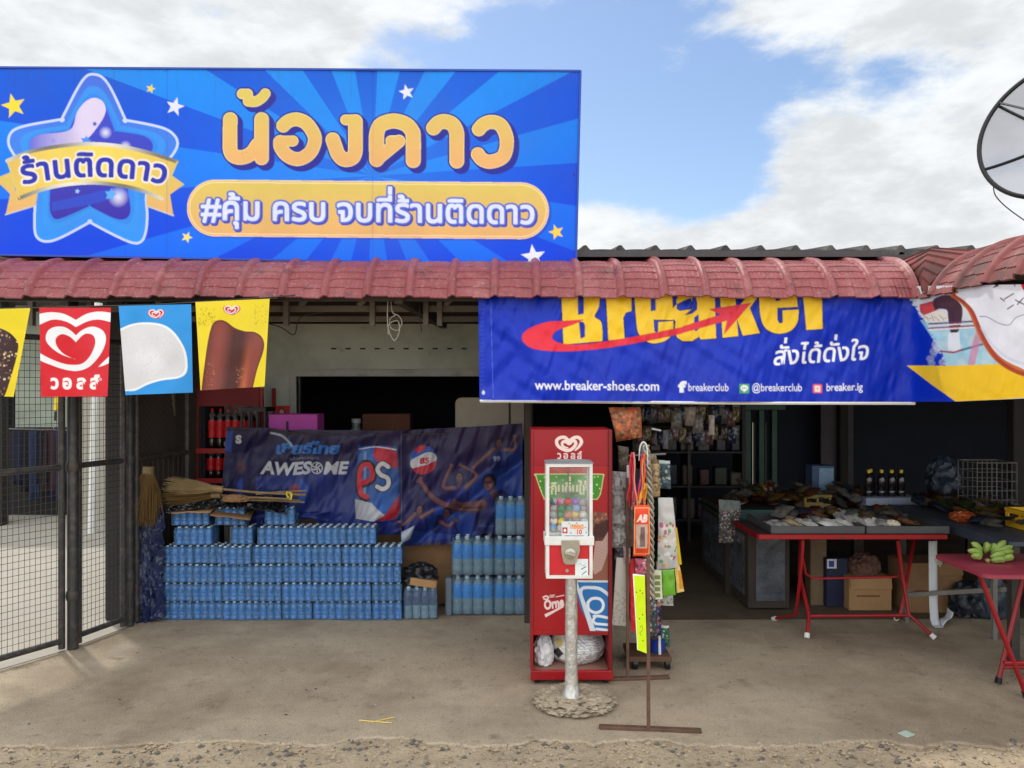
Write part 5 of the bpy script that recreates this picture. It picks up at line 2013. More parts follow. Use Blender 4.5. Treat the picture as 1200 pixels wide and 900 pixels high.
def crumple(name, quad, mat, label, cat, amp=.03, nu=46, nv=30, seed=0, fr=9):
    a, c, d, e = [Vector(q) for q in quad]

    def f(u, v):
        p = (a * (1 - u) + c * u) * (1 - v) + (e * (1 - u) + d * u) * v
        k = Vector((u * fr, v * fr * .7, seed))
        n = .5 - abs(mnoise.noise(k)) * 1.6 + .5 * (.5 - abs(mnoise.noise(k * 2.3))) * 1.2
        m = mnoise.noise(k * .5 + Vector((7, 3, 1)))
        return p + Vector((amp * .5 * m, -amp * n, amp * n * .8))
    b = MB()
    b.grid(f, nu, nv)
    o = b.build(name, mat, None, 60)
    o.modifiers.new('thick', 'SOLIDIFY').thickness = .003
    return tag(o, label, cat)


crumple('black_plastic_sheet', [P(188, 604, 5.60), P(262, 592, 5.62), P(262, 572, 5.8), P(222, 578, 5.8)], BAGM, 'crumpled black plastic sheet between the pale bristles and the cardboard', 'plastic sheet', .035, seed=3)
crumple('black_plastic_bag', [P(262, 592, 5.60), P(336, 604, 5.60), P(330, 583, 5.8), P(262, 580, 5.8)], BAGM, 'long crumpled black plastic bag under the broom handles', 'bag', .04, seed=9)
blob('brown_leaf_bundle', P(276, 588, 5.60), (.17, .06, .06), M['carddark'], None, 8, .5)
tag(bpy.data.objects['brown_leaf_bundle'], 'small rusty brown wad stuck between plastic and bamboo sticks', 'bundle')
crumple('navy_tarpaulin', [P(192, 594, 5.60), P(193, 727, 5.59), P(153, 734, 5.58), P(158, 606, 5.85)], NAVY, 'crumpled navy blue tarpaulin draped over the left side of the water stack', 'tarpaulin', .05, 50, 36, seed=6, fr=8)

# ================================================================== red ice cream cabinet
CYF = 4.40
cab = thing('ice_cream_cabinet', 'tall red ice cream cabinet with white heart logo, cone pictures and open bottom shelf', 'cabinet', (X_(669, CYF), CYF + .2, 0))
x0, x1 = X_(622.5, CYF), X_(717.5, CYF)
zt, zbay, zlip = Z_(503.5, CYF), Z_(742, CYF), Z_(786, CYF)
D = .34
b = MB()
b.box(x0, x0 + .012, CYF, CYF + D, .02, zt, 0, .002)
b.build('side_panel', M['red'], cab, 0)
b = MB()
b.box(x1 - .022, x1, CYF - .004, CYF + D, .02, zt, 0, .003)
b.build('side_panel', pm('dark_red_edge', (120, 16, 24), .4, .1, 5, dirt=((84, 40, 36), .4, 8)), cab, 0)
b = MB()
b.box(x0 + .012, x1 - .022, CYF + .012, CYF + D, zbay + .012, zt - .001)
b.box(x0 + .012, x1 - .022, CYF + D - .012, CYF + D, .02, zbay + .01)
b.box(x0 + .012, x1 - .022, CYF + .0, CYF + .03, zbay - .012, zbay + .010, 0, .002)
b.build('body', M['red'], cab, 0)
b = MB()
b.box(x0 + .012, x1 - .022, CYF + .004, CYF + D - .014, zlip - .012, zlip)
b.build('shelf', pm('dusty_shelf', (150, 112, 96), .7, .15, 6), cab, 0)
b = MB()
b.box(x0 - .004, x1 + .004, CYF - .008, CYF + .02, .03, zlip + .001, 0, .004)
b.build('kick_plate', M['red'], cab)
for x in (x0 + .02, x1 - .05):
    for y in (.03, .26):
        b = MB()
        b.box(x, x + .03, CYF + y, CYF + y + .03, 0, .03, 0, .003)
        b.build('foot', M['black'], cab)
CA = Art(620, 500, 720, 745, 6, (166, 22, 32))
CA.poly([(620, 500), (720, 500), (720, 545), (620, 545)], (152, 20, 32))
CA.stroke([(620, 545.3), (720, 545.6)], .5, (120, 16, 26))
heart(CA, 667, 520, 30, (238, 214, 206), .055)
for ch_, xa_, xb_ in (('ว', 653, 658), ('อ', 660, 666), ('ล', 668.5, 674.5), ('ล์', 676, 682)):
    CA.text(ch_, xa_, xb_, 537.6, 6.6, (236, 206, 200), bold=.03, ref='ว')
tr = spline([(629, 557), (633, 556.3), (700, 556.3), (706, 557.5), (706, 561), (703, 578), (699.5, 583.5), (694, 584.5), (643, 584.5), (639, 583.5), (636, 579), (630, 562)], 4, True)
CA.stroke(tr, 1.3, (206, 190, 130), closed=True)
CA.poly(tr, (64, 140, 44))
g = random.Random(1)
for k in range(46):
    x, y = g.uniform(631, 704), g.uniform(558.5, 582)
    if 646 < x < 692 and y > 563:
        continue
    CA.ell(x, y, .8, .8, (196, 232, 150))
CA.text('กินดื่มให้', 645, 690, 579, 10.5, (226, 216, 170), bold=.03, ref='น')
# cone picture
CA.poly(spline([(694, 606), (697, 601), (703, 600), (709, 602), (712.5, 608), (712.5, 628), (704, 634), (696, 632)], 4, True), (122, 72, 58))
CA.speckle(695, 602, 712, 620, 40, .8, 2.0, [(170, 120, 90), (96, 54, 46), (146, 96, 74)], 3)
CA.poly(spline([(696, 616), (704, 613), (712, 609), (713, 622), (706, 634), (700, 636), (696, 630)], 4, True), (70, 36, 36))
CA.poly([(698, 634), (706, 634), (713, 622), (713, 690), (700, 684), (694, 666)], (192, 160, 150))
CA.poly([(705, 668), (713, 646), (713, 690), (690, 690), (690, 678)], (140, 84, 60))
for k in range(12):
    CA.stroke([(694 + k * 1.6, 690), (700 + k * 1.6, 630)], .18, (150, 110, 104), .6)
    CA.stroke([(694, 640 + k * 4), (712, 646 + k * 4)], .18, (150, 110, 104), .6)
# blue paper cone with big sideways letters
CA.poly([(673, 680), (712, 680.5), (713, 740), (694.5, 740), (680, 712)], (36, 112, 180))
CA.stroke([(673, 681), (712, 681.4)], 1.2, (206, 216, 222))
CA.stroke([(675, 682), (693, 739)], 1.5, (214, 222, 230))
CA.stroke(spline([(713, 697), (703, 690), (690, 688.5), (682, 690), (681, 698), (688, 716), (696, 739)], 5), 1.9, (214, 222, 230))
CA.stroke(spline([(689, 706), (694, 701.5), (703, 702), (707, 708), (705, 715), (698, 718), (690, 714), (689, 706)], 5), 1.7, (226, 232, 238))
CA.stroke(spline([(712, 724), (702, 722), (696, 722)], 4), 1.6, (226, 232, 238)).stroke(spline([(698, 722), (695, 727), (697, 730)], 4), 1.5, (226, 232, 238))
CA.stroke([(712, 732), (698, 731)], 1.5, (226, 232, 238)).stroke([(712, 738.5), (699, 737)], 1.5, (226, 232, 238))
# white script word left of the pole
CA.text('Orne', 637.5, 661, 714.5, 10.5, (238, 214, 210), bold=.05, skew=.1, ref='O', rot=(-.20, 638, 712))
CA.stroke(spline([(636.5, 700), (640, 698.5), (642.5, 700), (641, 702.3), (637.5, 702)], 4), .9, (238, 214, 210))
CA.text('cor', 644, 650.5, 700.5, 3.0, (238, 214, 210), bold=.03, rot=(-.12, 644, 700))
CA.stroke([(651.5, 699.5), (661, 697.6)], .55, (238, 214, 210))
CA.poly([(638, 720), (648, 715.5), (660, 709), (660.5, 711.5), (649, 718), (639.5, 723.5)], (238, 214, 210))
printed('front_print', CA, [(625.2, 504.2), (712.6, 504.2), (712.6, 741), (625.2, 741)], 2.6, at_depth(CYF + .0085), M['sticker'], cab)
# bags in the bay
BAG = pm('white_plastic_bag', (222, 222, 224), .38, .06, 6, .004, 40, spec=.5)
BAGP = pm('white_bag_with_grey_print', 'ffffff', .4, .05, 6, .003, 30, attr='Print')
o = blob('plastic_bag', (X_(637, CYF + .1), CYF + .12, zlip + .001), (.11, .14, .20), BAG, None, 21, .34, 2.4)
tag(o, 'plain white tied plastic bag in the left of the cabinet\'s bottom shelf', 'bag')
BP = Art(640, 740, 725, 795, 5, (226, 226, 226))
for k in range(13):
    y = 750 + k * 3.1
    g = random.Random(k)
    x = 672 + k * 1.0
    while x < 706:
        L = g.uniform(1.5, 6)
        BP.stroke([(x, y), (x + L, y + L * .32)], .55, (120, 122, 128), .8)
        x += L + 1.4
BP.poly([(648, 770), (655, 762), (661, 768), (655, 778)], (52, 50, 50))
BP.poly([(650, 752), (658, 750), (662, 758), (655, 762)], (210, 190, 60), .8)


def bag_pos(U, V):
    s = np.clip((U - 646) / 68, 0, 1)
    t = np.clip((V - 744) / 46, 0, 1)
    bulge = np.sin(s * math.pi) ** .6 * np.sin(np.clip(.08 + t * .9, 0, 1) * math.pi) ** .5
    cr = vnoise(U / 7 + 3, V / 8, 31) * .5 + vnoise(U / 3.2, V / 3.6, 32) * .28
    y = CYF + .20 - .17 * bulge - .035 * (cr - .4)
    px = 680 + (U - 680) * (.62 + .38 * np.sin(np.clip(.12 + t * .80, 0, 1) * math.pi) ** .7) + 3 * (vnoise(V / 9, U * 0, 3) - .5)
    py = 745 + (V - 744) * (.93 - .18 * np.abs(s - .5) ** 1.5 * 2) + (1 - np.sin(s * math.pi)) * 3
    return (px - 600) * CYF / FOC, y, np.maximum(CH - (py - HZ) * (CYF + .05) / FOC, zlip + .002)


o = printed('plastic_bag', BP, [(646, 744), (714, 744), (714, 790), (646, 790)], 1.6, bag_pos, BAGP)
o.modifiers.new('t', 'SOLIDIFY').thickness = .003
tag(o, 'bulging white plastic bag with rows of small grey print in the cabinet\'s bottom shelf', 'bag')

# ================================================================== capsule toy machine on its foil-wrapped pole
GY = 4.02
gm = thing('capsule_toy_machine', 'red and white capsule toy machine on a silver wrapped pole with a lump of concrete', 'vending machine', (X_(670, 4.12), 4.12, 0))
k = GY / FOC
gx0, gx1 = X_(640, GY), X_(694.5, GY)
gz0, gz1 = Z_(678, GY), Z_(543.5, GY)
zsh = Z_(628.5, GY)
zsh2 = Z_(639, GY)
GD = .15
FR = M['white']
b = MB()
w = .0165
for x in (gx0, gx1 - w):                  # upright frame bars
    b.box(x, x + w, GY, GY + .02, gz0 + w, gz1 - w)
    b.box(x, x + w, GY + GD - .02, GY + GD, gz0 + w, gz1 - w)
for z in (gz0, gz1 - w):
    b.box(gx0, gx1, GY, GY + .02, z, z + w)
    b.box(gx0, gx1, GY + GD - .02, GY + GD, z, z + w)
    b.box(gx0, gx0 + w, GY + .02, GY + GD - .02, z, z + w)
    b.box(gx1 - w, gx1, GY + .02, GY + GD - .02, z, z + w)
b.box(gx0 - .008, gx1 + .008, GY - .006, GY + GD + .004, zsh2, zsh, 0, .003)
b.build('frame', FR, gm, 0)
b = MB()
q0 = [(gx0 - .004, GY - .004), (gx1 + .004, GY - .004), (gx1 + .004, GY + GD + .004), (gx0 - .004, GY + GD + .004)]
q1 = [(gx0 + .03, GY + .03), (gx1 - .03, GY + .03), (gx1 - .03, GY + GD - .03), (gx0 + .03, GY + GD - .03)]
b.add([(x, y, gz1 + .001) for x, y in q0] + [(x, y, gz1 + .006) for x, y in q0] + [(x, y, gz1 + .013) for x, y in q1],
      [(3, 2, 1, 0), (8, 9, 10, 11)] + [(i, (i + 1) % 4, (i + 1) % 4 + 4, i + 4) for i in range(4)] + [(i + 4, (i + 1) % 4 + 4, (i + 1) % 4 + 8, i + 8) for i in range(4)])
b.build('lid', pm('grey_lid', (126, 134, 136), .4, .1, 6), gm, 0)
b = MB()
b.box(gx0 + w, gx1 - w, GY + .006, GY + .010, zsh, gz1 - w)
b.box(gx0 + .004, gx0 + .008, GY + .02, GY + GD - .02, zsh, gz1 - w)
b.box(gx1 - .008, gx1 - .004, GY + .02, GY + GD - .02, zsh, gz1 - w)
GLS = film('machine_glass', (220, 228, 226), .90, .05, .0, 5)
b.build('glass_pane', GLS, gm, 0)
b = MB()
b.box(gx0 + w, gx1 - w, GY + GD - .014, GY + GD - .010, zsh, gz1 - w)
b.build('glass_pane', GLS, gm, 0)
b = MB()
b.box(gx0 + w + .001, gx1 - w - .001, GY + .006, GY + GD - .02, gz0 + w + .001, zsh2 - .001)
b.build('coin_box', pm('machine_red', (200, 34, 46), .35, .06, 5), gm, 0)
b = MB()
b.box(gx0 + w + .001, gx1 - w - .001, GY + .04, GY + GD - .024, zsh + .001, zsh + .012)
b.build('capsule_tray', M['white'], gm, 0)
b = MB()
b.bar((X_(667.5, GY), GY + .095, zsh + .01), (X_(667.5, GY), GY + .095, gz1 - w), .006, .006)
b.obox((X_(667, GY), GY + .10, Z_(581, GY)), (.12, .02, .012), None, 0, .003)
b.build('centre_rod', M['steel'], gm, 0)
MET = pm('cast_zinc', (176, 172, 160), .3, .1, 12, .0008, 90, metal=.8)
b = MB()
pl = [(658, 633), (678.5, 633), (679.5, 645), (675, 659), (672, 661), (663, 661), (660, 658), (657.5, 645)]
n = len(pl)
b.add([(X_(x, GY), GY - .010, Z_(y, GY)) for x, y in pl] + [(X_(x, GY), GY + .006, Z_(y, GY)) for x, y in pl], [tuple(range(n)), tuple(range(n, 2 * n))[::-1]] + [(i, (i + 1) % n, (i + 1) % n + n, i + n) for i in range(n)])
b.lathe([(.032, 0), (.030, .012), (.016, .016), (.014, .02), (0, .021)], 20, (X_(668, GY), GY - .010, Z_(648.5, GY)), 0, Matrix.Rotation(R(90), 3, 'X'))
b.obox((X_(668, GY), GY - .034, Z_(648.5, GY)), (.052, .012, .012), Matrix.Rotation(.3, 3, 'Y'), 0, .003)
b.build('coin_mechanism', MET, gm, 30)
b = MB()
b.lathe([(.010, 0), (.009, .006), (.004, .007), (0, .005)], 14, (X_(664.5, GY), GY + .006, Z_(669, GY)), 0, Matrix.Rotation(R(90), 3, 'X'))
b.build('lock', MET, gm)
PL = Art(655, 605, 692, 680, 10, (232, 234, 236))
PL.poly([(658, 611), (689.5, 611), (689.5, 629), (658, 629)], (216, 224, 228))
PL.poly([(659, 618), (665, 618), (665, 625), (659, 625)], (190, 30, 40))
PL.ell(662, 621.6, 1.6, 2, (235, 235, 235))
PL.text('10', 675, 682, 626, 5.4, (226, 96, 40), bold=.05, ref='1')
PL.text('หยอด', 668, 684, 619.5, 4.6, (232, 140, 40), bold=.05, ref='น')
for k2, (x, y) in enumerate(((667, 613.5), (671, 615.5), (676, 613), (686, 618), (687, 624), (669, 624.5))):
    PL.ell(x, y, 1.0, .7, [(226, 96, 40), (60, 150, 90), (200, 50, 60)][k2 % 3])
PL.stroke([(662, 628), (684, 628)], .4, (60, 60, 64))
PL.poly([(673.5, 654.5), (690, 654.5), (690, 675.5), (673.5, 675.5)], (228, 236, 238))
PL.stroke([(681.5, 667), (686.5, 664)], .5, (40, 120, 80)).stroke([(682, 673.5), (687, 669.5)], .5, (40, 120, 80))
PL.stroke(spline([(678, 662), (680, 660), (683, 663), (686, 660.5)], 4), .3, (170, 180, 182))
printed('price_card', PL, [(658, 611), (689, 611), (689, 628.2), (658, 628.2)], 4, at_depth(GY + .003), M['sticker'], gm)
printed('instruction_label', PL, [(674, 655), (689.2, 655), (689.2, 675), (674, 675)], 4, at_depth(GY + .003), M['sticker'], gm)
FOIL = pm('silver_foil_wrap', (206, 204, 198), .3, .14, 14, .004, 110, metal=.6, dirt=((140, 128, 110), .4, 9))
b = MB()
pz = Z_(678, GY)
cx = X_(669.5, 4.12)


def foil(u, v):
    a = u * 2 * math.pi
    z_ = .045 + (pz - .045) * v
    r_ = .0335 - .003 * v + .022 * max(0, 1 - v * 9) ** 1.4
    c_ = Vector((math.cos(a) * 1.6, math.sin(a) * 1.6, z_ * 14))
    r_ *= 1 + .09 * (.5 - abs(mnoise.noise(c_))) + .08 * mnoise.noise(c_ * 2.7) + .05 * mnoise.noise(Vector((math.cos(a) * 5, math.sin(a) * 5, z_ * 60 + a * 2)))
    return (cx + r_ * math.cos(a), 4.12 + r_ * math.sin(a), z_)


b.grid(foil, 41, 120)
b.build('pole', FOIL, gm, 30)
STONE = pm('rough_concrete_lump', (186, 170, 146), .9, .2, 8, .016, 40, dirt=[((130, 116, 98), .6, 9, (.48, .66)), ((80, 70, 60), .5, 22, (.58, .7))])
st = blob('base', (X_(673, 4.14), 4.14, -.004), (.385, .36, .075), STONE, gm, 33, .42, 3.4, 5, True, True, 25)
# capsules: each toy ball its own thing
CAPS = [('teal', (30, 90, 100)), ('pink', (226, 60, 150)), ('violet', (150, 90, 200)), ('red', (206, 44, 56)), ('green', (40, 140, 90)), ('yellow', (236, 206, 50)), ('white', (232, 230, 226)),
        ('sky blue', (110, 170, 220)), ('orange', (206, 116, 50))]
CLR = pm('clear_capsule_half', (226, 230, 232), .12, .05, 6, trans=.5)
cmats = {n: pm(n.replace(' ', '_') + '_capsule', c, .3, .12, 30, .0, 30, spec=.6) for n, c in CAPS}
rows = [['sky blue', 'white', 'orange', 'yellow', 'green', 'red', 'violet'], ['white', 'yellow', 'teal', 'pink', 'white', 'yellow', 'green'], ['teal', 'green', 'orange', 'yellow', 'white', 'red', 'teal'],
        ['teal', 'green', 'green', 'sky blue', 'pink', 'white', 'orange'], ['teal', 'pink', 'red', 'violet', 'pink', 'yellow', 'white']]
RN = ['bottom layer', 'second layer up', 'middle layer', 'fourth layer up', 'top layer']
cr = .0205
cmesh = {}
for n, mt in cmats.items():
    b = MB()
    prf = [(0, -cr), (cr * .5, -cr * .87), (cr * .87, -cr * .5), (cr, 0), (cr * 1.06, .0005), (cr * 1.06, .0025), (cr, .003), (cr * .87, cr * .52), (cr * .5, cr * .88), (0, cr)]
    b.lathe(prf, 14, (0, 0, 0), [0, 0, 0, 0, 0, 1, 1, 1, 1])
    o = b.build('capsule_toy', [mt, CLR if n in ('pink', 'violet', 'teal', 'sky blue') else mt])
    cmesh[n] = o.data
    bpy.data.objects.remove(o)
gw = gx1 - gx0 - 2 * w - .004
g = random.Random(8)
for j, row in enumerate(rows):
    for i, n in enumerate(row[:5]):
        x = gx0 + w + .002 + cr * 1.06 + (gw - 2.12 * cr) * (i + (.0 if j % 2 == 0 else .12)) / 4.15
        o = bpy.data.objects.new('capsule_toy', cmesh[n])
        COL.objects.link(o)
        o.location = (min(x, gx1 - w - cr * 1.08), GY + .048 + (.012 if (i + j) % 2 else 0), zsh + .013 + cr + j * cr * 1.72 + (0 if j else 0) + g.uniform(0, .002))
        o.rotation_euler = (g.uniform(0, 3), g.uniform(0, 3), g.uniform(0, 3))
        tag(o, '%s toy capsule, %s from the left in the %s inside the machine' % (n, ORD[i], RN[j]), 'toy capsule', 'toy capsules in the machine')

# ================================================================== hanging toys and packets right of the cabinet
DY = 4.62
dk = thing('display_rack', 'low wheeled display rack with a tall pole hung with toys beside the red cabinet', 'rack', (X_(762, DY), DY, 0))
b = MB()
b.box(X_(737, DY), X_(787, DY), DY, DY + .26, Z_(776, DY), Z_(770, DY), 0, .004)
b.build('base', pm('rusty_base', (96, 68, 50), .7, .25, 8), dk)
for px in (745, 783):
    for dy in (.03, .22):
        b = MB()
        cz = .034
        b.lathe([(.012, -.016), (.034, -.014), (.036, 0), (.034, .014), (.012, .016)], 14, (X_(px, DY), DY + dy, cz + .002), 0, Matrix.Rotation(R(90), 3, 'Y'))
        b.box(X_(px, DY) - .02, X_(px, DY) + .02, DY + dy - .01, DY + dy + .01, .06, Z_(776, DY) + .0)
        b.build('caster', M['black'], dk)
b = MB()
b.tube([(X_(762, DY), DY + .12, .15), (X_(757, DY), DY + .12, Z_(520, DY))], .012, 8)
b.tube([(X_(740, DY), DY + .12, Z_(536, DY)), (X_(785, DY), DY + .12, Z_(534, DY))], .006, 6)
b.build('mast', M['steel'], dk)
b = MB()
b.tube([(X_(775, DY), DY + .05, Z_(770, DY)), (X_(772, DY), DY + .04, Z_(660, DY))], .009, 8)
b.build('side_pole', M['white'], dk)
blue = pm('blue_tub', (34, 60, 150), .4, .1, 6)
t = thing('toy_tub', 'small blue tub of colourful toys on the display rack base', 'tub', (X_(774, DY), DY + .1, Z_(770, DY)))
b = MB()
b.lathe([(.035, 0), (.045, .002), (.055, .085), (.058, .088), (.050, .088), (.042, .012), (0, .01)], 18, (X_(774, DY), DY + .1, Z_(770, DY) + .001))
b.build('tub', blue, t)
g = random.Random(12)
b = MB()
for _ in range(34):
    a, r = g.uniform(0, 6.28), .042 * math.sqrt(g.random())
    b.lathe([(0, -.008), (.007, -.004), (.008, .002), (.004, .007), (0, .008)], 6, (X_(774, DY) + r * math.cos(a), DY + .1 + r * math.sin(a), Z_(770, DY) + .088 + g.uniform(-.005, .02)), g.randrange(4))
o = b.build('toy_beads', [pm('bead_red', (190, 60, 60), .4), pm('bead_white', (220, 220, 214), .4), pm('bead_dark', (50, 44, 50), .4), pm('bead_gold', (200, 160, 70), .4)], t)
o['kind'] = 'stuff'

PK = Art(700, 470, 815, 780, 5, (190, 190, 190))


def packet(name, label, quad, Y, paint, cat='packet', bulge=.02, group='packets hung on the display', mat='sheen', th=.004, den=2.2, tilt=0.0):
    paint(PK)
    cx = sum(q[0] for q in quad) / 4
    cy = sum(q[1] for q in quad) / 4
    hw = max(abs(q[0] - cx) for q in quad)
    hh = max(abs(q[1] - cy) for q in quad)

    def pos(U, V):
        s = np.clip(1 - np.abs((U - cx) / hw) ** 2.5, 0, 1) * np.clip(1 - np.abs((V - cy) / hh) ** 4, 0, 1)
        y = Y - bulge * s + .012 * (vnoise(U / 6, V / 8, int(cx) % 17) - .5) * (1 if bulge else .25) + tilt * (V - cy)
        return (U - 600) * Y / FOC, y, CH - (V - HZ) * Y / FOC
    o = printed(name, PK, quad, den, pos, M[mat])
    m_ = o.modifiers.new('thick', 'SOLIDIFY')
    m_.thickness = th
    m_.offset = -1
    return tag(o, label, cat, group)


def p_grey(a):
    def f(A_):
        x0, y0, x1, y1 = a
        A_.poly([(x0 - 2, y0 - 2), (x1 + 2, y0 - 2), (x1 + 2, y1 + 2), (x0 - 2, y1 + 2)], (150, 148, 146))
        A_.speckle(x0, y0, x1, y1, 50, .5, 2.0, [(190, 190, 190), (110, 108, 108), (170, 160, 160), (84, 82, 84)], int(y0), .7)
        A_.poly([(x0 + 3, y0 + (y1 - y0) * .28), (x0 + 9, y0 + (y1 - y0) * .28), (x0 + 9, y0 + (y1 - y0) * .7), (x0 + 3, y0 + (y1 - y0) * .7)], (206, 206, 206), .6)
    return f


for k2, (y0, y1, lab) in enumerate(((552, 576, 'highest'), (574, 598, 'second'), (596, 620, 'third'), (617, 642, 'lowest'))):
    packet('grey_packet', 'grey foil toy packet, %s of the hanging column beside the red cabinet' % lab, [(717.5, y0), (734, y0 + 1), (735, y1), (717, y1)], 4.56 - k2 * .004, p_grey((717, y0, 735, y1)), bulge=.018)
packet('pale_board', 'tall pale speckled grey board leaning below the grey packets', [(722, 653), (738, 654), (737, 735), (717.5, 733)], 4.52,
       lambda A_: (A_.poly([(715, 650), (740, 650), (740, 738), (715, 738)], (206, 202, 192)), A_.speckle(715, 690, 740, 738, 160, .3, 1.0, [(150, 146, 132), (120, 118, 108)], 5, .6)), 'board', 0, None, 'sticker', .01, tilt=.0003)
packet('dark_fin_card', 'dark grey curved card hanging between the grey packets and the orange pack', [(731, 572), (741, 576), (743, 640), (736, 642)], 4.545,
       lambda A_: A_.poly([(729, 568), (745, 568), (745, 645), (729, 645)], (98, 90, 88)), 'card', .01, None)


def p_orange(A_):
    A_.poly([(740, 588), (764, 588), (764, 655), (740, 655)], (232, 74, 36))
    A_.stroke([(743.5, 595), (760.5, 595), (760.5, 649), (743.5, 649)], .45, (250, 190, 120), closed=True)
    A_.poly([(745, 614), (758.5, 614), (758, 642), (745.5, 642)], (206, 176, 160))
    A_.poly([(750, 617), (755, 617), (755.5, 640), (749, 640)], (120, 100, 96))
    A_.text('AB', 746, 757.5, 611, 8, (244, 226, 220), bold=.05, ref='A', skew=.2)


packet('orange_pack', 'bright orange toy pack with clear window and letters, hanging in front', [(743, 592), (761.5, 592), (762, 652), (742, 652)], 4.40, p_orange, bulge=.016)
packet('clear_white_packet', 'tall crinkled whitish packet hanging right of the twisted silver rope', [(771, 583), (788, 583), (795, 665), (770, 668)], 4.60,
       lambda A_: (A_.poly([(766, 580), (798, 580), (798, 670), (766, 670)], (196, 194, 190)), A_.poly([(771, 614), (792, 612), (794, 640), (771, 640)], (214, 204, 198)),
                   A_.speckle(770, 612, 795, 664, 40, .8, 2.4, [(190, 60, 60), (220, 160, 60), (70, 150, 80), (230, 228, 224), (170, 60, 110)], 5, .8)), bulge=.03)
packet('yellow_packet', 'plain yellow packet hanging behind the whitish packet', [(788, 618), (793, 618), (799, 661), (791, 664)], 4.64, lambda A_: A_.poly([(785, 610), (803, 610), (803, 668), (785, 668)], (226, 190, 30)), bulge=.008)
packet('green_packet', 'bright green packet at the bottom right of the hanging display', [(775, 668), (790, 667), (792, 697), (777, 699)], 4.59, lambda A_: (A_.poly([(772, 664), (794, 664), (794, 702), (772, 702)], (110, 176, 50)), A_.stroke([(774, 667), (792, 666)], 1.2, (220, 230, 200))), bulge=.014)
packet('cream_framed_card', 'cream card with green window strips left of the green packet', [(765, 668), (775, 668), (776.5, 702), (766, 703)], 4.57,
       lambda A_: (A_.poly([(763, 666), (779, 666), (779, 706), (763, 706)], (226, 220, 190)), [A_.poly([(767, 674 + 7 * q), (773.5, 674 + 7 * q), (774, 679 + 7 * q), (767.5, 679 + 7 * q)], (120, 140, 80)) for q in range(4)]), 'card', .0)
packet('striped_yellow_packet', 'yellow and orange striped packet, lowest right of the hanging display', [(790, 664), (796, 662), (802, 693), (793, 695)], 4.63,
       lambda A_: (A_.poly([(788, 660), (805, 660), (805, 698), (788, 698)], (236, 204, 120)), A_.poly([(794, 668), (800, 668), (801, 690), (796, 690)], (222, 150, 40))), bulge=.01)
packet('red_ribbon', 'long narrow red ribbon packet hanging behind the fluorescent board', [(737, 655), (744, 655), (745, 742), (739, 738)], 4.50, lambda A_: A_.poly([(735, 650), (748, 650), (748, 746), (735, 746)], (196, 34, 44)), 'ribbon', .008)
packet('white_strip_card', 'thin white upright card edge beside the bundled cords', [(734.5, 545), (737.5, 545), (737.5, 594), (733, 594)], 4.58, lambda A_: A_.poly([(730, 540), (740, 540), (740, 600), (730, 600)], (214, 216, 222)), 'card', 0)
o = packet('snack_bag', 'orange and brown net bag of snacks hanging from the eave above the display', [(713, 477), (750, 477), (752, 512), (722, 518)], 4.78,
           lambda A_: (A_.poly([(705, 472), (760, 472), (760, 522), (705, 522)], (150, 96, 70)), A_.speckle(705, 472, 758, 522, 240, .6, 2.6, [(200, 90, 50), (176, 140, 100), (110, 70, 54), (220, 120, 70), (140, 60, 40)], 6, .8)), 'bag', .06, None)
b = MB()
b.tube([P(731, 480, 4.78), P(731, 440, 4.76)], .003, 5)
b.build('hanger', M['wire'], o)

packet('pink_packet', 'small pink and white toy packet half hidden behind the fluorescent board', [(744, 654), (757, 655), (758, 672), (745, 673)], 4.47,
       lambda A_: (A_.poly([(742, 650), (760, 650), (760, 676), (742, 676)], (196, 96, 120)), A_.speckle(744, 654, 758, 672, 20, .8, 2, [(226, 210, 214), (110, 60, 90), (230, 190, 80)], 15, .8)), bulge=.012)
packet('dark_packet', 'dark bluish packet hanging low behind the twisted rope', [(757, 702), (770, 704), (770, 748), (758, 746)], 4.58,
       lambda A_: (A_.poly([(754, 698), (774, 698), (774, 752), (754, 752)], (60, 66, 70)), A_.speckle(756, 702, 771, 748, 60, .5, 1.8, [(40, 110, 100), (150, 90, 60), (170, 170, 166), (30, 34, 60)], 16, .8)), bulge=.02)
packet('silver_packet', 'silver and olive packet hanging high behind the cord bundles', [(757, 530), (769, 534), (771, 582), (760, 584)], 4.60,
       lambda A_: (A_.poly([(752, 526), (776, 526), (776, 588), (752, 588)], (126, 120, 104)), A_.speckle(756, 530, 772, 584, 70, .5, 2.0, [(176, 170, 156), (84, 80, 60), (150, 120, 60)], 17, .8)), bulge=.02)
packet('brown_packet', 'dull brown packet hanging to the left of the red plaited cords', [(724, 522), (737, 524), (736, 553), (725, 552)], 4.62,
       lambda A_: (A_.poly([(720, 518), (740, 518), (740, 558), (720, 558)], (84, 74, 66)), A_.speckle(723, 522, 738, 553, 40, .5, 1.6, [(120, 110, 90), (60, 54, 50), (110, 120, 70)], 18, .8)), bulge=.015)
packet('floral_packet', 'narrow speckled packet below the grey foil packets and beside the red ribbon', [(730, 640), (739, 642), (738, 660), (731, 659)], 4.50,
       lambda A_: (A_.poly([(727, 636), (742, 636), (742, 664), (727, 664)], (170, 150, 146)), A_.speckle(729, 640, 740, 660, 26, .4, 1.3, [(120, 60, 60), (220, 214, 206), (80, 90, 70)], 19, .8)), bulge=.01)

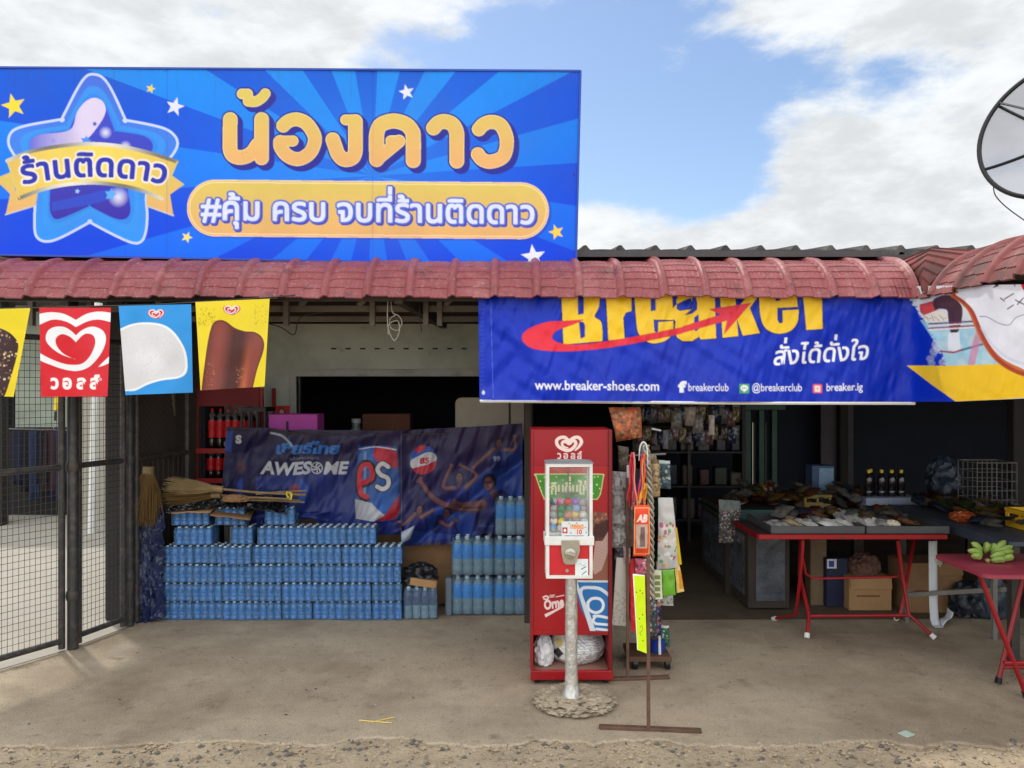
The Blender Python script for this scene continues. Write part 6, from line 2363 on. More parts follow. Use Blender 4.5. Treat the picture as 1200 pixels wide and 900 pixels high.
for k2, (x_, y_, w_, h_, Y_, c1, c2, lab) in enumerate(((746, 610, 13, 44, 4.66, (150, 40, 50), (220, 190, 170), 'maroon packet with pale flecks hanging behind the orange pack'),
        (778, 556, 14, 34, 4.68, (70, 90, 96), (170, 180, 176), 'teal grey packet hanging above the whitish packet'),
        (768, 560, 9, 44, 4.56, (176, 150, 110), (110, 80, 50), 'tan packet pressed against the twisted rope near its top'),
        (780, 690, 16, 40, 4.68, (190, 190, 186), (90, 110, 70), 'pale packet with green flecks behind the bright green packet'),
        (768, 725, 12, 40, 4.64, (50, 60, 120), (200, 120, 80), 'navy packet with orange flecks low on the display'),
        (752, 690, 12, 50, 4.62, (120, 110, 104), (190, 60, 60), 'grey packet with red flecks behind the fluorescent board'),
        (743, 690, 10, 56, 4.60, (160, 70, 50), (230, 200, 170), 'rust packet with cream flecks behind the red ribbon'),
        (786, 642, 12, 40, 4.67, (212, 180, 70), (120, 80, 40), 'golden packet peeping out between whitish and plain yellow packets'),
        (726, 645, 12, 30, 4.60, (84, 84, 92), (150, 150, 160), 'charcoal packet between the lowest grey foil packet and the pale board'),
        (778, 745, 12, 26, 4.70, (60, 100, 80), (200, 200, 190), 'dark green packet lowest on the display above the toy tub'))):
    packet('hung_toy_packet', lab, [(x_ - w_ / 2, y_ - h_ / 2), (x_ + w_ / 2, y_ - h_ / 2 + 1), (x_ + w_ / 2 + 1, y_ + h_ / 2), (x_ - w_ / 2 - 1, y_ + h_ / 2 - 1)], Y_,
           lambda A_: (A_.poly([(x_ - w_, y_ - h_), (x_ + w_, y_ - h_), (x_ + w_, y_ + h_), (x_ - w_, y_ + h_)], c1), A_.speckle(x_ - w_ / 2, y_ - h_ * .3, x_ + w_ / 2, y_ + h_ * .45, int(w_ * h_ / 9), .4, 1.8, [c2, tuple(int(q * .6) for q in c1)], k2 + 60, .8),
                       A_.poly([(x_ - w_ * .6, y_ - h_ * .6), (x_ + w_ * .6, y_ - h_ * .6), (x_ + w_ * .6, y_ - h_ * .38), (x_ - w_ * .6, y_ - h_ * .38)], c2)), bulge=.02)

# bundles of skipping cords and ribbons
g = random.Random(31)
for nm, lab, xa, ya, xb, yb, n, cols_ in (('cord_bundle', 'red and pink bundle of plaited cords, leftmost of the bundles on the display', 741, 530, 741, 600, 9, [(206, 50, 60), (226, 150, 140), (160, 30, 44)]),
                                          ('cord_bundle', 'orange and purple bundle of hanging cords behind the orange pack', 754, 532, 749, 602, 16, [(230, 96, 40), (110, 60, 170), (206, 60, 50), (236, 160, 50), (96, 50, 190)]),
                                          ('cord_bundle', 'yellow tassel of cords right above the orange pack', 757, 566, 752, 596, 8, [(230, 200, 60), (214, 150, 50)])):
    t = thing(nm, lab, 'cord bundle', P(xa, ya, 4.46), 'cord bundles on the display')
    mats = [pm('cord_%d_%d_%d' % c, c, .55, .15, 20) for c in cols_]
    for q in range(len(mats)):
        b = MB()
        for k2 in range(q, n, len(mats)):
            dx, dy = g.uniform(-3.6, 3.6), g.uniform(-.03, .03)
            ph = g.uniform(0, 6)
            pts = []
            for s in range(9):
                f = s / 8
                pts.append(P(xa * (1 - f) + xb * f + dx * (.35 + 1.1 * f) + 1.0 * math.sin(ph + f * 9), ya + (yb - ya) * f * (.8 + .2 * ((k2 * 37) % 10) / 10), 4.46 + dy))
            b.tube(pts, .0042, 5)
        b.build('cord', mats[q], t)
b = MB()
for ph in (0, 2.09, 4.19):
    pts = []
    for s in range(60):
        f = s / 59
        c = P(757 + 9 * f + 2 * math.sin(f * 5), 522 + 180 * f, 4.53)
        a = f * 46 + ph
        pts.append(c + Vector((.014 * math.cos(a), .014 * math.sin(a), 0)))
    b.tube(pts, .0085, 6)
tag(b.build('twisted_rope', pm('silver_rope', (176, 168, 152), .4, .3, 40, metal=.3)), 'thick twisted silver rope hanging down the middle of the display', 'rope')
b = MB()
b.tube(spline_pts := [P(x, y, 4.5) for x, y in spline([(749, 540), (750, 524), (754, 518), (758, 524), (759, 545)], 5)], .0045, 7)
tag(b.build('white_loop', M['white']), 'white hooked loop at the top of the cord bundles', 'loop')

# rusty T-shaped stands
RUST = pm('rusty_bar', (104, 76, 60), .75, .25, 9, .001, 120, dirt=((60, 44, 38), .6, 14))


def tstand(label, px, ybase, ytop, xa, xb, ya, yb):
    Y = CH * FOC / (ybase - HZ)
    t = thing('bar_stand', label, 'stand', (X_(px, Y), Y, 0), 'rusty bar stands')
    b = MB()
    b.bar((X_(px, Y), Y, .016), (X_(px - .5, Y), Y, Z_(ytop, Y)), .016, .016)
    b.build('upright', RUST, t, 0)
    b = MB()
    Ya, Yb = CH * FOC / (ya - HZ), CH * FOC / (yb - HZ)
    b.bar((X_(xa, Ya), Ya, .009), (X_(xb, Yb), Yb, .009), .035, .016, 0, .003)
    b.build('foot_bar', RUST, t)
    return t, Y


t1_, YS = tstand('rusty T-shaped bar stand in front carrying the fluorescent yellow board', 760, 857, 650, 702, 822, 853.5, 858.5)
tstand('rusty bar stand behind, half hidden by the red cabinet', 735.5, 796, 560, 712, 784, 797.5, 795)
packet('fluorescent_board', 'fluorescent yellow green board with white edge and small ink marks on the stand', [(741.5, 672.5), (755.5, 674), (758, 766), (747, 762)], YS - .014,
       lambda A_: (A_.poly([(738, 669), (760, 669), (760, 770), (738, 770)], (206, 236, 20)), A_.poly([(738, 669), (742.6, 672), (748, 770), (738, 770)], (240, 242, 236)), A_.poly([(738, 669), (760, 671), (760, 675.2), (738, 674)], (240, 242, 236)),
                   [A_.ell(x, y, .75, .9, (70, 86, 20)) for x, y in ((746, 694), (750, 692), (753, 695), (753, 720.5), (749.5, 725), (753.4, 751))],
                   A_.stroke(spline([(750, 736), (752, 733), (753, 738), (750, 742), (752, 745)], 4), .3, (120, 140, 30))), 'board', 0, None, 'sticker', .006, 3, tilt=.00005)

# ================================================================== red folding table with trays of packets
T1 = thing('folding_table', 'long red folding table with trays of clear snack packets in the open hall', 'table', (2.35, 5.5, 0), 'red folding tables')
ty0, ty1, tz = 5.24, 5.80, .70
tx0, tx1 = X_(889, 5.24), X_(1109, 5.24)
b = MB()
b.box(tx0, tx1, ty0, ty1, tz - .012, tz, 0, .003)
b.build('table_top', pm('worn_dark_top', (70, 52, 50), .6, .2, 5), T1)
b = MB()
b.box(tx0 - .004, tx1 + .004, ty0 - .012, ty0, tz - .030, tz + .004, 0, .004)
b.box(tx0 - .010, tx0, ty0, ty1, tz - .030, tz + .004, 0, .004)
b.box(tx1, tx1 + .010, ty0, ty1, tz - .030, tz + .004, 0, .004)
b.build('edge_band', M['red'], T1)
RT = pm('red_tube', (150, 22, 30), .35, .1, 6, dirt=[((96, 36, 34), .5, 14)])
WF = M['white']


def leg(pts, r, root, foot=None):
    b = MB()
    b.tube(pts, r, 9)
    o = b.build('leg', RT, root)
    if foot is not None:
        f = MB()
        p = Vector(pts[-1])
        d = (p - Vector(pts[-2])).normalized()
        f.tube([p - d * .03, p + d * .004], r + .005, 9)
        f.build('foot_cap', foot, o)
    return o


def g3(px, py, Y):
    return P(px, py, Y)


leg([g3(941, 633, 5.30), g3(940, 655, 5.30), g3(933, 720, 5.42), (X_(910, 5.55), 5.62, .012)], .012, T1, WF)
leg([g3(938, 633, 5.72), g3(937, 672, 5.50), g3(948, 722, 5.26), (X_(945.5, 5.20), 5.20, .012)], .013, T1, WF)
leg([g3(1071, 633, 5.72), g3(1063, 680, 5.46), g3(1055, 720, 5.40), (X_(1050, 5.62), 5.62, .012)], .012, T1, WF)
leg([g3(1052, 633, 5.30), g3(1057, 672, 5.34), g3(1065, 720, 5.28), (X_(1095, 5.20), 5.20, .012)], .013, T1, WF)
b = MB()
b.tube([g3(946, 722, 5.27), g3(1066, 721, 5.28)], .012, 9)
b.build('stretcher', RT, T1)
b = MB()
b.tube([g3(941, 655, 5.32), g3(944, 672, 5.34), g3(953, 678, 5.36), g3(1050, 676, 5.38), g3(1060, 672, 5.38)], .009, 9)
b.build('stretcher', RT, T1)
TRAYM = pm('dark_grey_tray', (78, 78, 80), .5, .15, 6)
g = random.Random(14)
for k, (pa, pb, lab) in enumerate(((903, 1013, 'dark grey tray heaped with clear snack packets, left of the two on the red table'), (1015, 1112, 'dark grey tray with fewer packets, right of the two on the red table'))):
    t = thing('display_tray', lab, 'tray', (X_((pa + pb) / 2, 5.3), 5.5, tz + .004), 'trays on the red table')
    xa, xb, za = X_(pa, 5.26), X_(pb, 5.26), tz + .005
    b = MB()
    b.box(xa, xb, 5.255, 5.79, za, za + .006)
    for (a, c, d, e) in ((xa, xb, 5.250, 5.262), (xa, xb, 5.785, 5.797), (xa, xa + .012, 5.262, 5.785), (xb - .012, xb, 5.262, 5.785)):
        b.box(a, c, d, e, za, za + .052, 0, .003)
    b.build('tray_body', TRAYM, t)


def pillow(w, l, h, seed, mat, name='snack_packet'):
    b = MB()
    for sgn in (1, -1):
        def f(u, v, sgn=sgn):
            x, y = (u - .5), (v - .5)
            k_ = max(0, 1 - abs(2 * x) ** 3) ** .6 * max(0, 1 - abs(2 * y) ** 2.4) ** .7
            n = mnoise.noise(Vector((u * 4, v * 4, seed * 2.1 + sgn)))
            return (x * w, y * l, sgn * (h * .5 * k_ * (1 + .5 * n)) + .003 * n)
        b.grid(f if sgn > 0 else (lambda u, v, f=f: f(1 - u, v)), 12, 14)
    return b.build(name, mat, None, 60)


BEANS = [pm('packet_tan', (170, 150, 120), .25, .35, 26, .004, 40, coat=.6), pm('packet_grey', (156, 152, 148), .22, .4, 22, .005, 40, coat=.7), pm('packet_white', (206, 204, 198), .22, .2, 18, .005, 40, coat=.7),
         pm('packet_brown', (120, 84, 60), .25, .3, 26, .004, 40, coat=.6), pm('packet_green', (110, 124, 84), .25, .3, 26, .004, 40, coat=.6), pm('packet_red', (150, 60, 50), .25, .3, 26, .004, 40, coat=.6)]
cname = ['tan', 'greyish', 'whitish', 'brown', 'olive', 'red']
n = 0
for k, (px, py, Y, rz_k, mi, tilt) in enumerate(((912, 613, 5.36, .4, 1, .2), (930, 611, 5.40, 1.2, 0, .3), (946, 609, 5.42, .2, 2, .1), (960, 606, 5.48, 1.6, 1, .5), (975, 610, 5.38, .9, 2, .3), (990, 611, 5.42, 2.2, 2, .2), (1004, 606, 5.45, .3, 1, .6),
                                          (922, 604, 5.58, .7, 0, .3), (955, 601, 5.62, 1.9, 3, .3), (985, 600, 5.62, .1, 1, .4), (1010, 600, 5.60, 1.1, 4, .3), (1024, 608, 5.44, .5, 2, .4), (1040, 610, 5.40, 1.4, 1, .2), (1062, 607, 5.52, .8, 3, .2))):
    o = pillow(.13, .17, .05, k, BEANS[mi])
    o.location = P(px, py, Y)
    o.location.z = tz + .045 + (.03 if py < 606 else .0)
    o.rotation_euler = (tilt, .2 * math.sin(k), rz_k)
    tag(o, '%s snack packet, %s from the left in the %s row on the red table' % (cname[mi], ORD[k if k < 7 else k - 7], 'front' if k < 7 else 'back'), 'snack packet', 'snack packets on the red table')
blob('paper_bundle', (X_(1047, 5.36), 5.38, tz + .02), (.10, .10, .07), pm('cream_paper', (226, 214, 186), .6, .08, 10), None, 41, .3)
tag(bpy.data.objects['paper_bundle'], 'small pale cream paper bundle in the right tray of the red table', 'paper bundle')

# ================================================================== back displays of the hall
HT = thing('display_table', 'long dark table across the hall behind the red folding table, stacked with goods', 'table', (2.6, 6.6, 0))
hx0, hx1 = X_(842, 6.5), X_(1150, 6.5)
b = MB()
b.box(hx0, hx1, 6.3, 7.1, .66, .70, 0, .004)
b.build('table_top', M['darkwood'], HT)
b = MB()
b.box(hx0, hx1, 6.285, 6.3, .62, .705, 0, .002)
b.build('front_edge', pm('teal_edge', (46, 92, 88), .5, .15, 4), HT)
for x in (hx0 + .05, (hx0 + hx1) / 2, hx1 - .05):
    b = MB()
    b.box(x - .04, x + .04, 6.33, 6.40, 0, .66, 0, .004)
    b.build('leg', M['darkwood'], HT)
b = MB()
b.box(X_(950, 6.0), X_(969, 6.0), 6.0, 6.12, 0, .655, 0, .006)
tag(b.build('wood_block', pm('grey_brown_timber', (120, 100, 78), .8, .2, 3, .002, 40, stretch=(3, 3, .5)), None, 30), 'upright grey brown timber block under the rear of the red folding table', 'timber')
CB = [('light brown cardboard carton with closed flaps under the middle of the red table', 995, 1045, 676, 714, 5.86, M['card'], .3),
      ('larger darker cardboard carton standing right of the white paper strip', 1063, 1128, 660, 722, 5.80, M['carddark'], .3)]
for lab, pa, pb, yt, yb, Y, mt, dp in CB:
    t = thing('cardboard_box', lab, 'box', (X_((pa + pb) / 2, Y), Y + dp / 2, 0), 'cartons under the tables')
    z1 = Z_(yt, Y)
    b = MB()
    b.box(X_(pa, Y), X_(pb, Y), Y, Y + dp, .004, z1, 0, .004)
    b.build('carton_body', mt, t)
    b = MB()
    b.obox((X_((pa + pb) / 2, Y), Y - .012, z1 - .045), (X_(pb, Y) - X_(pa, Y) - .01, .004, .09), Matrix.Rotation(-.14, 3, 'X'))
    b.build('flap', mt, t, 0)
    b = MB()
    b.box(X_(pa + 9, Y), X_(pb - 14, Y), Y - .0025, Y - .0005, z1 * .42, z1 * .46)
    b.build('print_band', pm('carton_print', (110, 60, 44), .8, .2, 20), t, 0)
b = MB()
b.box(X_(968, 5.95), X_(994, 5.95), 5.95, 6.2, .004, Z_(654, 5.95), 0, .006)
b.box(X_(969, 5.95), X_(980, 5.95), 5.944, 5.95, Z_(666, 5.95), Z_(655, 5.95), 1)
b.box(X_(971, 5.95), X_(977, 5.95), 5.941, 5.944, Z_(664, 5.95), Z_(657, 5.95), 2)
tag(b.build('navy_box', [pm('navy_card', (24, 34, 62), .5, .1, 4), M['white'], pm('blue_sticker', (40, 70, 160), .5, .1, 10)]), 'dark navy box with a small white and blue sticker beside the timber block', 'box')
blob('brown_sack', (X_(1014, 5.95), 5.98, Z_(676, 5.9)), (.22, .18, .19), pm('brown_paper', (104, 72, 60), .7, .2, 6, .004, 30), None, 17, .4)
tag(bpy.data.objects['brown_sack'], 'crumpled brown sack on top of the light brown carton', 'sack')
# white paper strip that curls on the floor
b = MB()
pts = [(5.50, Z_(634, 5.50)), (5.50, .35), (5.50, .16), (5.49, .05), (5.47, .012), (5.43, .008)]
xa, xb = X_(1088, 5.5), X_(1098, 5.5)
b.grid(lambda u, v: (xa + (xb - xa) * u + .01 * v, pts[min(int(v * 5), 4)][0] * (1 - (v * 5 - min(int(v * 5), 4))) + pts[min(int(v * 5), 4) + 1][0] * (v * 5 - min(int(v * 5), 4)),
                        pts[min(int(v * 5), 4)][1] * (1 - (v * 5 - min(int(v * 5), 4))) + pts[min(int(v * 5), 4) + 1][1] * (v * 5 - min(int(v * 5), 4))), 4, 31)
b.grid(lambda u, v: (xb + .01 + (.07 + .02 * math.sin(v * 3)) * v + .01 * u, 5.44 + .10 * u, .010 + .12 * v ** 1.5 + .02 * math.sin(v * 5 + u)), 5, 12)
o = b.build('paper_strip', pm('pale_paper_strip', (206, 210, 214), .55, .06, 8), None, 60)
o.modifiers.new('t', 'SOLIDIFY').thickness = .002
tag(o, 'long white paper strip hanging from the red table edge and curling on the floor', 'paper strip')
b = MB()
b.bar((X_(1060, 5.6), 5.6, Z_(697, 5.6)), (X_(1180, 5.2), 5.2, Z_(690, 5.2)), .03, .03)
b.bar((X_(1062, 5.6), 5.6, .0), (X_(1062, 5.6), 5.6, Z_(690, 5.6)), .03, .03)
b.bar((X_(1165, 5.2), 5.2, .0), (X_(1165, 5.2), 5.2, .72), .03, .03)
tag(b.build('steel_support', M['steel'], None, 0), 'grey steel bar frame standing in front of the darker carton', 'frame')

# bottle tray with five dark bottles
YB = 6.42
bt = thing('bottle_tray', 'low white wrapped tray holding dark bottles with yellow caps on the long table', 'tray', (X_(1040, YB), YB, .705))
xa, xb = X_(1008, YB), X_(1072, YB)
b = MB()
b.box(xa, xb, YB - .11, YB + .11, .705, .80, 0, .006)
b.build('tray_body', pm('pale_blue_wrap', (150, 160, 180), .4, .15, 12), bt)
DB = pm('dark_glass_bottle', (26, 22, 26), .1, .1, 8, spec=.8)
YC = pm('yellow_bottle_cap', (220, 190, 60), .35, .1, 10)
pr = bottle_prof(.30, .034, .34)
b = MB()
b.lathe(pr, 12, (0, 0, 0), [0] * 12 + [1] * 5)
c0_ = b.build('sauce_bottle', [DB, YC])
for k, px in enumerate((1018, 1023.5, 1033, 1045, 1056)):
    o = c0_ if k == 0 else c0_.copy()
    if k:
        COL.objects.link(o)
    o.location = (X_(px, YB), YB + (.0 if k != 1 else .05), .72)
    tag(o, 'dark sauce bottle with a yellow cap, %s from the left in the white tray' % ORD[k], 'bottle', 'sauce bottles in the tray')
# cartons, crates and bags on the long table
b = MB()
b.box(X_(949, 6.8), X_(975, 6.8), 6.75, 6.9, .702, Z_(545, 6.8), 0, .004)
b.box(X_(957, 6.8), X_(974, 6.8), 6.744, 6.75, Z_(574, 6.8), Z_(548, 6.8), 1)
tag(b.build('blue_carton', [pm('dull_blue_carton', (70, 90, 120), .6, .15, 6), pm('carton_label', (130, 160, 186), .6, .2, 20)]), 'dull blue carton with pale label standing on the long table', 'box')
YLW = pm('yellow_crate_plastic', (226, 176, 40), .45, .1, 6, dirt=((120, 90, 40), .4, 8))


def crate(name, label, x0, x1, y0, y1, z0, z1, mat, group):
    t = thing(name, label, 'crate', ((x0 + x1) / 2, (y0 + y1) / 2, z0), group)
    b = MB()
    w = .012
    for (a, c, d, e) in ((x0, x1, y0, y0 + w), (x0, x1, y1 - w, y1), (x0, x0 + w, y0 + w, y1 - w), (x1 - w, x1, y0 + w, y1 - w)):
        b.box(a, c, d, e, z1 - (z1 - z0) * .28, z1, 0, .002)
        b.box(a, c, d, e, z0, z0 + (z1 - z0) * .45, 0, .002)
    nn = max(2, int((x1 - x0) / .09))
    for k in range(nn + 1):
        x = x0 + (x1 - x0 - .018) * k / nn
        b.box(x, x + .018, y0 + .001, y0 + w - .001, z0 + (z1 - z0) * .45, z1 - (z1 - z0) * .28)
        b.box(x, x + .018, y1 - w + .001, y1 - .001, z0 + (z1 - z0) * .45, z1 - (z1 - z0) * .28)
    for k in range(3):
        y = y0 + w + (y1 - y0 - 2 * w - .018) * k / 2
        b.box(x0 + .001, x0 + w - .001, y, y + .018, z0 + (z1 - z0) * .45, z1 - (z1 - z0) * .28)
    b.box(x0 + w, x1 - w, y0 + w, y1 - w, z0, z0 + .008)
    b.build('crate_body', mat, t)
    b = MB()
    b.box(x0 - .006, x1 + .006, y0 - .006, y0, z1 - .022, z1 - .002, 0, .003)
    b.box(x0 - .006, x0, y0, y1, z1 - .022, z1 - .002, 0, .003)
    b.build('rim', mat, t)
    return t


crate('plastic_crate', 'small dull yellow framed crate in the middle of the long dark table', X_(938, 6.45), X_(969, 6.45), 6.36, 6.56, .705, Z_(578, 6.45), pm('dull_yellow_plastic', (130, 110, 50), .5, .15, 6), 'yellow crates')
# heaps of small packets: one mesh of each kind, laid out along the tables
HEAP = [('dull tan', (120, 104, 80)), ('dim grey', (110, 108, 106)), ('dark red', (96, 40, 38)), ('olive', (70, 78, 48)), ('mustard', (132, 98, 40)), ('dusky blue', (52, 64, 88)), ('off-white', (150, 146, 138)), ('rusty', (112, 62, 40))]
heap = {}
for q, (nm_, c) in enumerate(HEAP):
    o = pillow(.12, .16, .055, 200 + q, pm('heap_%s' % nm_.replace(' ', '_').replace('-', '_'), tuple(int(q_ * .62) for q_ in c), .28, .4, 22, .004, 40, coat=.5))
    heap[nm_] = o.data
    bpy.data.objects.remove(o)
g = random.Random(77)


def heap_at(x, y, z, where, grp):
    nm_ = g.choice(HEAP)[0]
    o = bpy.data.objects.new('snack_packet', heap[nm_])
    COL.objects.link(o)
    o.location = (x, y, z)
    o.rotation_euler = (g.uniform(-.5, .5), g.uniform(-.4, .4), g.uniform(0, 6.28))
    k_ = g.uniform(.5, 1.0)
    o.scale = (k_, k_, k_)
    tag(o, '%s small packet among the heap %s' % (nm_, where), 'snack packet', grp)


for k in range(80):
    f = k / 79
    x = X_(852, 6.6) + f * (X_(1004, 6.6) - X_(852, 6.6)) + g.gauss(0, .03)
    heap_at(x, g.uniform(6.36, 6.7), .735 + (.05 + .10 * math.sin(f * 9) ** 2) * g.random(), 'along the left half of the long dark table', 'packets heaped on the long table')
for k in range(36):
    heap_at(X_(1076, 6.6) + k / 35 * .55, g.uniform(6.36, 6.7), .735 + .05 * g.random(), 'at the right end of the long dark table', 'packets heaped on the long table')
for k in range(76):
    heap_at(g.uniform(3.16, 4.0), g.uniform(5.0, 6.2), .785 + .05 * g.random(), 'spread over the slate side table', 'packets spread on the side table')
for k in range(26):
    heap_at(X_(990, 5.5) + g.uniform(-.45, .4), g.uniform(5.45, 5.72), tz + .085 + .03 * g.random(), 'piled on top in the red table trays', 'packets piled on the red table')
for k, (px, w_, h_, c, lab) in enumerate(((893, .13, .14, (120, 84, 30), 'mustard'), (906, .12, .16, (84, 48, 30), 'rust'), (918, .15, .12, (70, 70, 78), 'slate grey'))):
    o = blob('goods_bag', (X_(px, 6.75), 6.78 + .04 * k, .702), (w_, .14, h_ * 1.3), pm('goods_%s' % lab.replace(' ', '_'), c, .4, .35, 14, .005, 30, coat=.3), None, 50 + k, .35, 2.5, 4)
    tag(o, '%s bag of goods standing on the long dark table below the bright slits' % lab, 'bag', 'bags on the long table')
# a hooded bundle and blue plastic hanging in the back
o = blob('blue_plastic_bag', (X_(1110, 7.2), 7.25, Z_(582, 7.2)), (.30, .2, .42), pm('hazy_blue_plastic', (44, 58, 74), .3, .25, 6, .006, 20), None, 71, .4, 2.0)
tag(o, 'tall hazy blue plastic bag standing at the back of the hall', 'bag')
b = MB()
b.box(X_(1085, 7.2), X_(1135, 7.2), 7.11, 7.4, Z_(590, 7.2), Z_(582, 7.2))
b.box(X_(1088, 7.2), X_(1092, 7.2), 7.12, 7.16, 0, Z_(590, 7.2))
b.box(X_(1128, 7.2), X_(1132, 7.2), 7.12, 7.16, 0, Z_(590, 7.2))
tag(b.build('low_shelf', M['darkwood'], None, 0), 'low dark shelf under the hazy blue bag at the back', 'shelf')
t = thing('wire_basket', 'tall wire basket on the right side table at the back', 'basket', (X_(1158, 6.0), 6.0, .77))
b = MB()
xa, xb, za, zb_ = X_(1136, 6.0), X_(1182, 6.0), .77, Z_(541, 6.0)
for k in range(9):
    x = xa + (xb - xa) * k / 8
    b.tube([(x, 5.9, za), (x, 5.9, zb_)], .003, 4)
    b.tube([(x, 6.15, za), (x, 6.15, zb_)], .003, 4)
for k in range(6):
    z_ = za + (zb_ - za) * k / 5
    b.tube([(xa, 5.9, z_), (xb, 5.9, z_), (xb, 6.15, z_), (xa, 6.15, z_), (xa, 5.9, z_)], .0045 if k in (0, 5) else .003, 4)
b.build('wire_body', M['steel'], t, 0)
# hanging bag of glittering beads, front edge of the table
bag = packet('bead_bag', 'clear bag of glittering beads hanging from the teal table edge', [(843, 588), (869, 590), (871, 634), (845, 637)], 6.20,
             lambda A_: None, 'bag', 0, None) if False else None
BG = Art(835, 580, 880, 645, 6, (92, 86, 84))
BG.speckle(840, 598, 874, 640, 420, .3, 1.0, [(206, 204, 200), (150, 140, 134), (60, 54, 54), (190, 150, 120), (110, 100, 130), (236, 236, 236)], 3)
BG.poly([(838, 584), (875, 584), (875, 597), (838, 600)], (140, 150, 146), .7)


def bg_pos(U, V):
    s = np.clip(1 - np.abs((U - 857) / 14) ** 2, 0, 1) * np.clip((V - 588) / 40, 0, 1)
    y = 6.24 - .06 * s + .02 * (vnoise(U / 4, V / 5, 3) - .5)
    return (U - 600) * 6.2 / FOC, y, CH - (V - HZ) * 6.2 / FOC


o = printed('bead_bag', BG, [(844, 586), (869, 588), (872, 634), (844, 637)], 2, bg_pos, M['sheen'])
o.modifiers.new('t', 'SOLIDIFY').thickness = .01
tag(o, 'clear bag of glittering beads hanging at the teal table edge', 'bag')
# floor sheet of the hall: shade painted in as darker base colour, random dirt
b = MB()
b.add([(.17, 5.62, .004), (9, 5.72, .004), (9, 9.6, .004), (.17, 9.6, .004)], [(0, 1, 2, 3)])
tag(b.build('hall_floor_shade', pm('shade_painted_hall_floor', (100, 86, 70), .8, .2, 1.2, .002, 50, dirt=[((50, 44, 38), .6, 1.6)]), None, 0), kind='structure')
# low glass-fronted counter that runs toward the back at the left of the red table
gc = thing('glass_counter', 'low dark counter with greyish glass front running back at the left of the red table', 'counter', (1.95, 6.0, 0))
b = MB()
b.box(1.80, 2.12, 5.86, 7.3, .02, .60, 0, .006)
b.build('counter_body', M['darkwood'], gc)
b = MB()
b.box(1.795, 1.80, 5.95, 7.2, .10, .56)
b.box(1.86, 2.08, 5.852, 5.86, .08, .56)
b.build('glass_panel', pm('dim_glass', (86, 90, 98), .12, .5, 9), gc, 0)
b = MB()
b.box(1.77, 2.14, 5.83, 7.32, .602, .63, 0, .004)
b.build('counter_top', pm('teal_counter_edge', (40, 78, 76), .5, .15, 4), gc)
# back shelving on the left wall of the hall
sh = thing('wall_shelving', 'tall dark shelving full of hanging packets along the back of the hall', 'shelving', (X_(815, 8.6), 8.6, 0))
xa, xb = X_(742, 8.6), X_(868, 8.6)
for k, z_ in enumerate((.25, .62, 1.0, 1.38, 1.72)):
    b = MB()
    b.box(xa, xb, 8.5, 8.85, z_ - .02, z_)
    b.build('shelf_board', pm('shelf_grey_%d' % k, (52, 52, 56), .6, .2, 4), sh, 0)
b = MB()
for x in (xa, (xa + xb) / 2, xb):
    b.box(x - .015, x + .015, 8.49, 8.87, 0, 2.1)
b.build('upright_frame', M['darksteel'], sh, 0)
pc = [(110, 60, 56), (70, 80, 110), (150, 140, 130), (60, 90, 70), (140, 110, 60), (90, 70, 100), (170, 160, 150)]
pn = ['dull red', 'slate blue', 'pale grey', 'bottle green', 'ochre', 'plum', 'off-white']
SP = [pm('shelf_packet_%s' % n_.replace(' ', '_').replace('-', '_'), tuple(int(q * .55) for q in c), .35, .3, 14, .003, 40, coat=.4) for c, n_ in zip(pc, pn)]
rown = ['lowest shelf', 'second shelf up', 'middle shelf', 'fourth shelf up', 'top shelf']
g = random.Random(90)
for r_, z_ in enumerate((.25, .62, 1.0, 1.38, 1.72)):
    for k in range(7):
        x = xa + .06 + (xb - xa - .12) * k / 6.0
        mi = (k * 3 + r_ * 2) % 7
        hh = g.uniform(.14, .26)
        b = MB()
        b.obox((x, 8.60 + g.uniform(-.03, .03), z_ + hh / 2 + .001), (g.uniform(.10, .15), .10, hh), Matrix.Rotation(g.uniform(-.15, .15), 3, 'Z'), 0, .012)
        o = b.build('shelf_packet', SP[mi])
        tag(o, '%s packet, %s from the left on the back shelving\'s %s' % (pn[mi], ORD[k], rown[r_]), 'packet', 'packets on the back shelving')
# packets hung high in the dark
for k, (px, py, Y, c, lab) in enumerate(((793, 492, 7.0, (120, 116, 112), 'greyish'), (809, 488, 7.0, (176, 160, 150), 'pale pink'), (818, 497, 7.0, (130, 124, 120), 'dusty'), (834, 498, 6.6, (216, 206, 200), 'white narrow'), (780, 515, 7.0, (150, 150, 156), 'silver narrow'))):
    o = pillow(.05 if 'narrow' in lab else .10, .17, .04, 60 + k, pm('hung_%s' % lab.replace(' ', '_'), c, .3, .3, 20, .004, 40, coat=.6), 'hung_packet')
    o.location = P(px, py, Y)
    o.rotation_euler = (R(90), 0, 0)
    tag(o, '%s packet hung high in the dark hall' % lab, 'packet', 'packets hung in the hall')
g = random.Random(64)
HC = [('dim silver', (96, 98, 104)), ('murky brown', (70, 54, 46)), ('dull pink', (110, 76, 80)), ('shadowy blue', (44, 54, 80)), ('dusky yellow', (110, 96, 52))]
hm = {}
for q, (nm_, c) in enumerate(HC):
    o = pillow(.085, .15, .035, 300 + q, pm('hung_%s' % nm_.replace(' ', '_'), c, .25, .4, 22, .004, 40, coat=.6), 'hung_packet')
    hm[nm_] = o.data
    bpy.data.objects.remove(o)
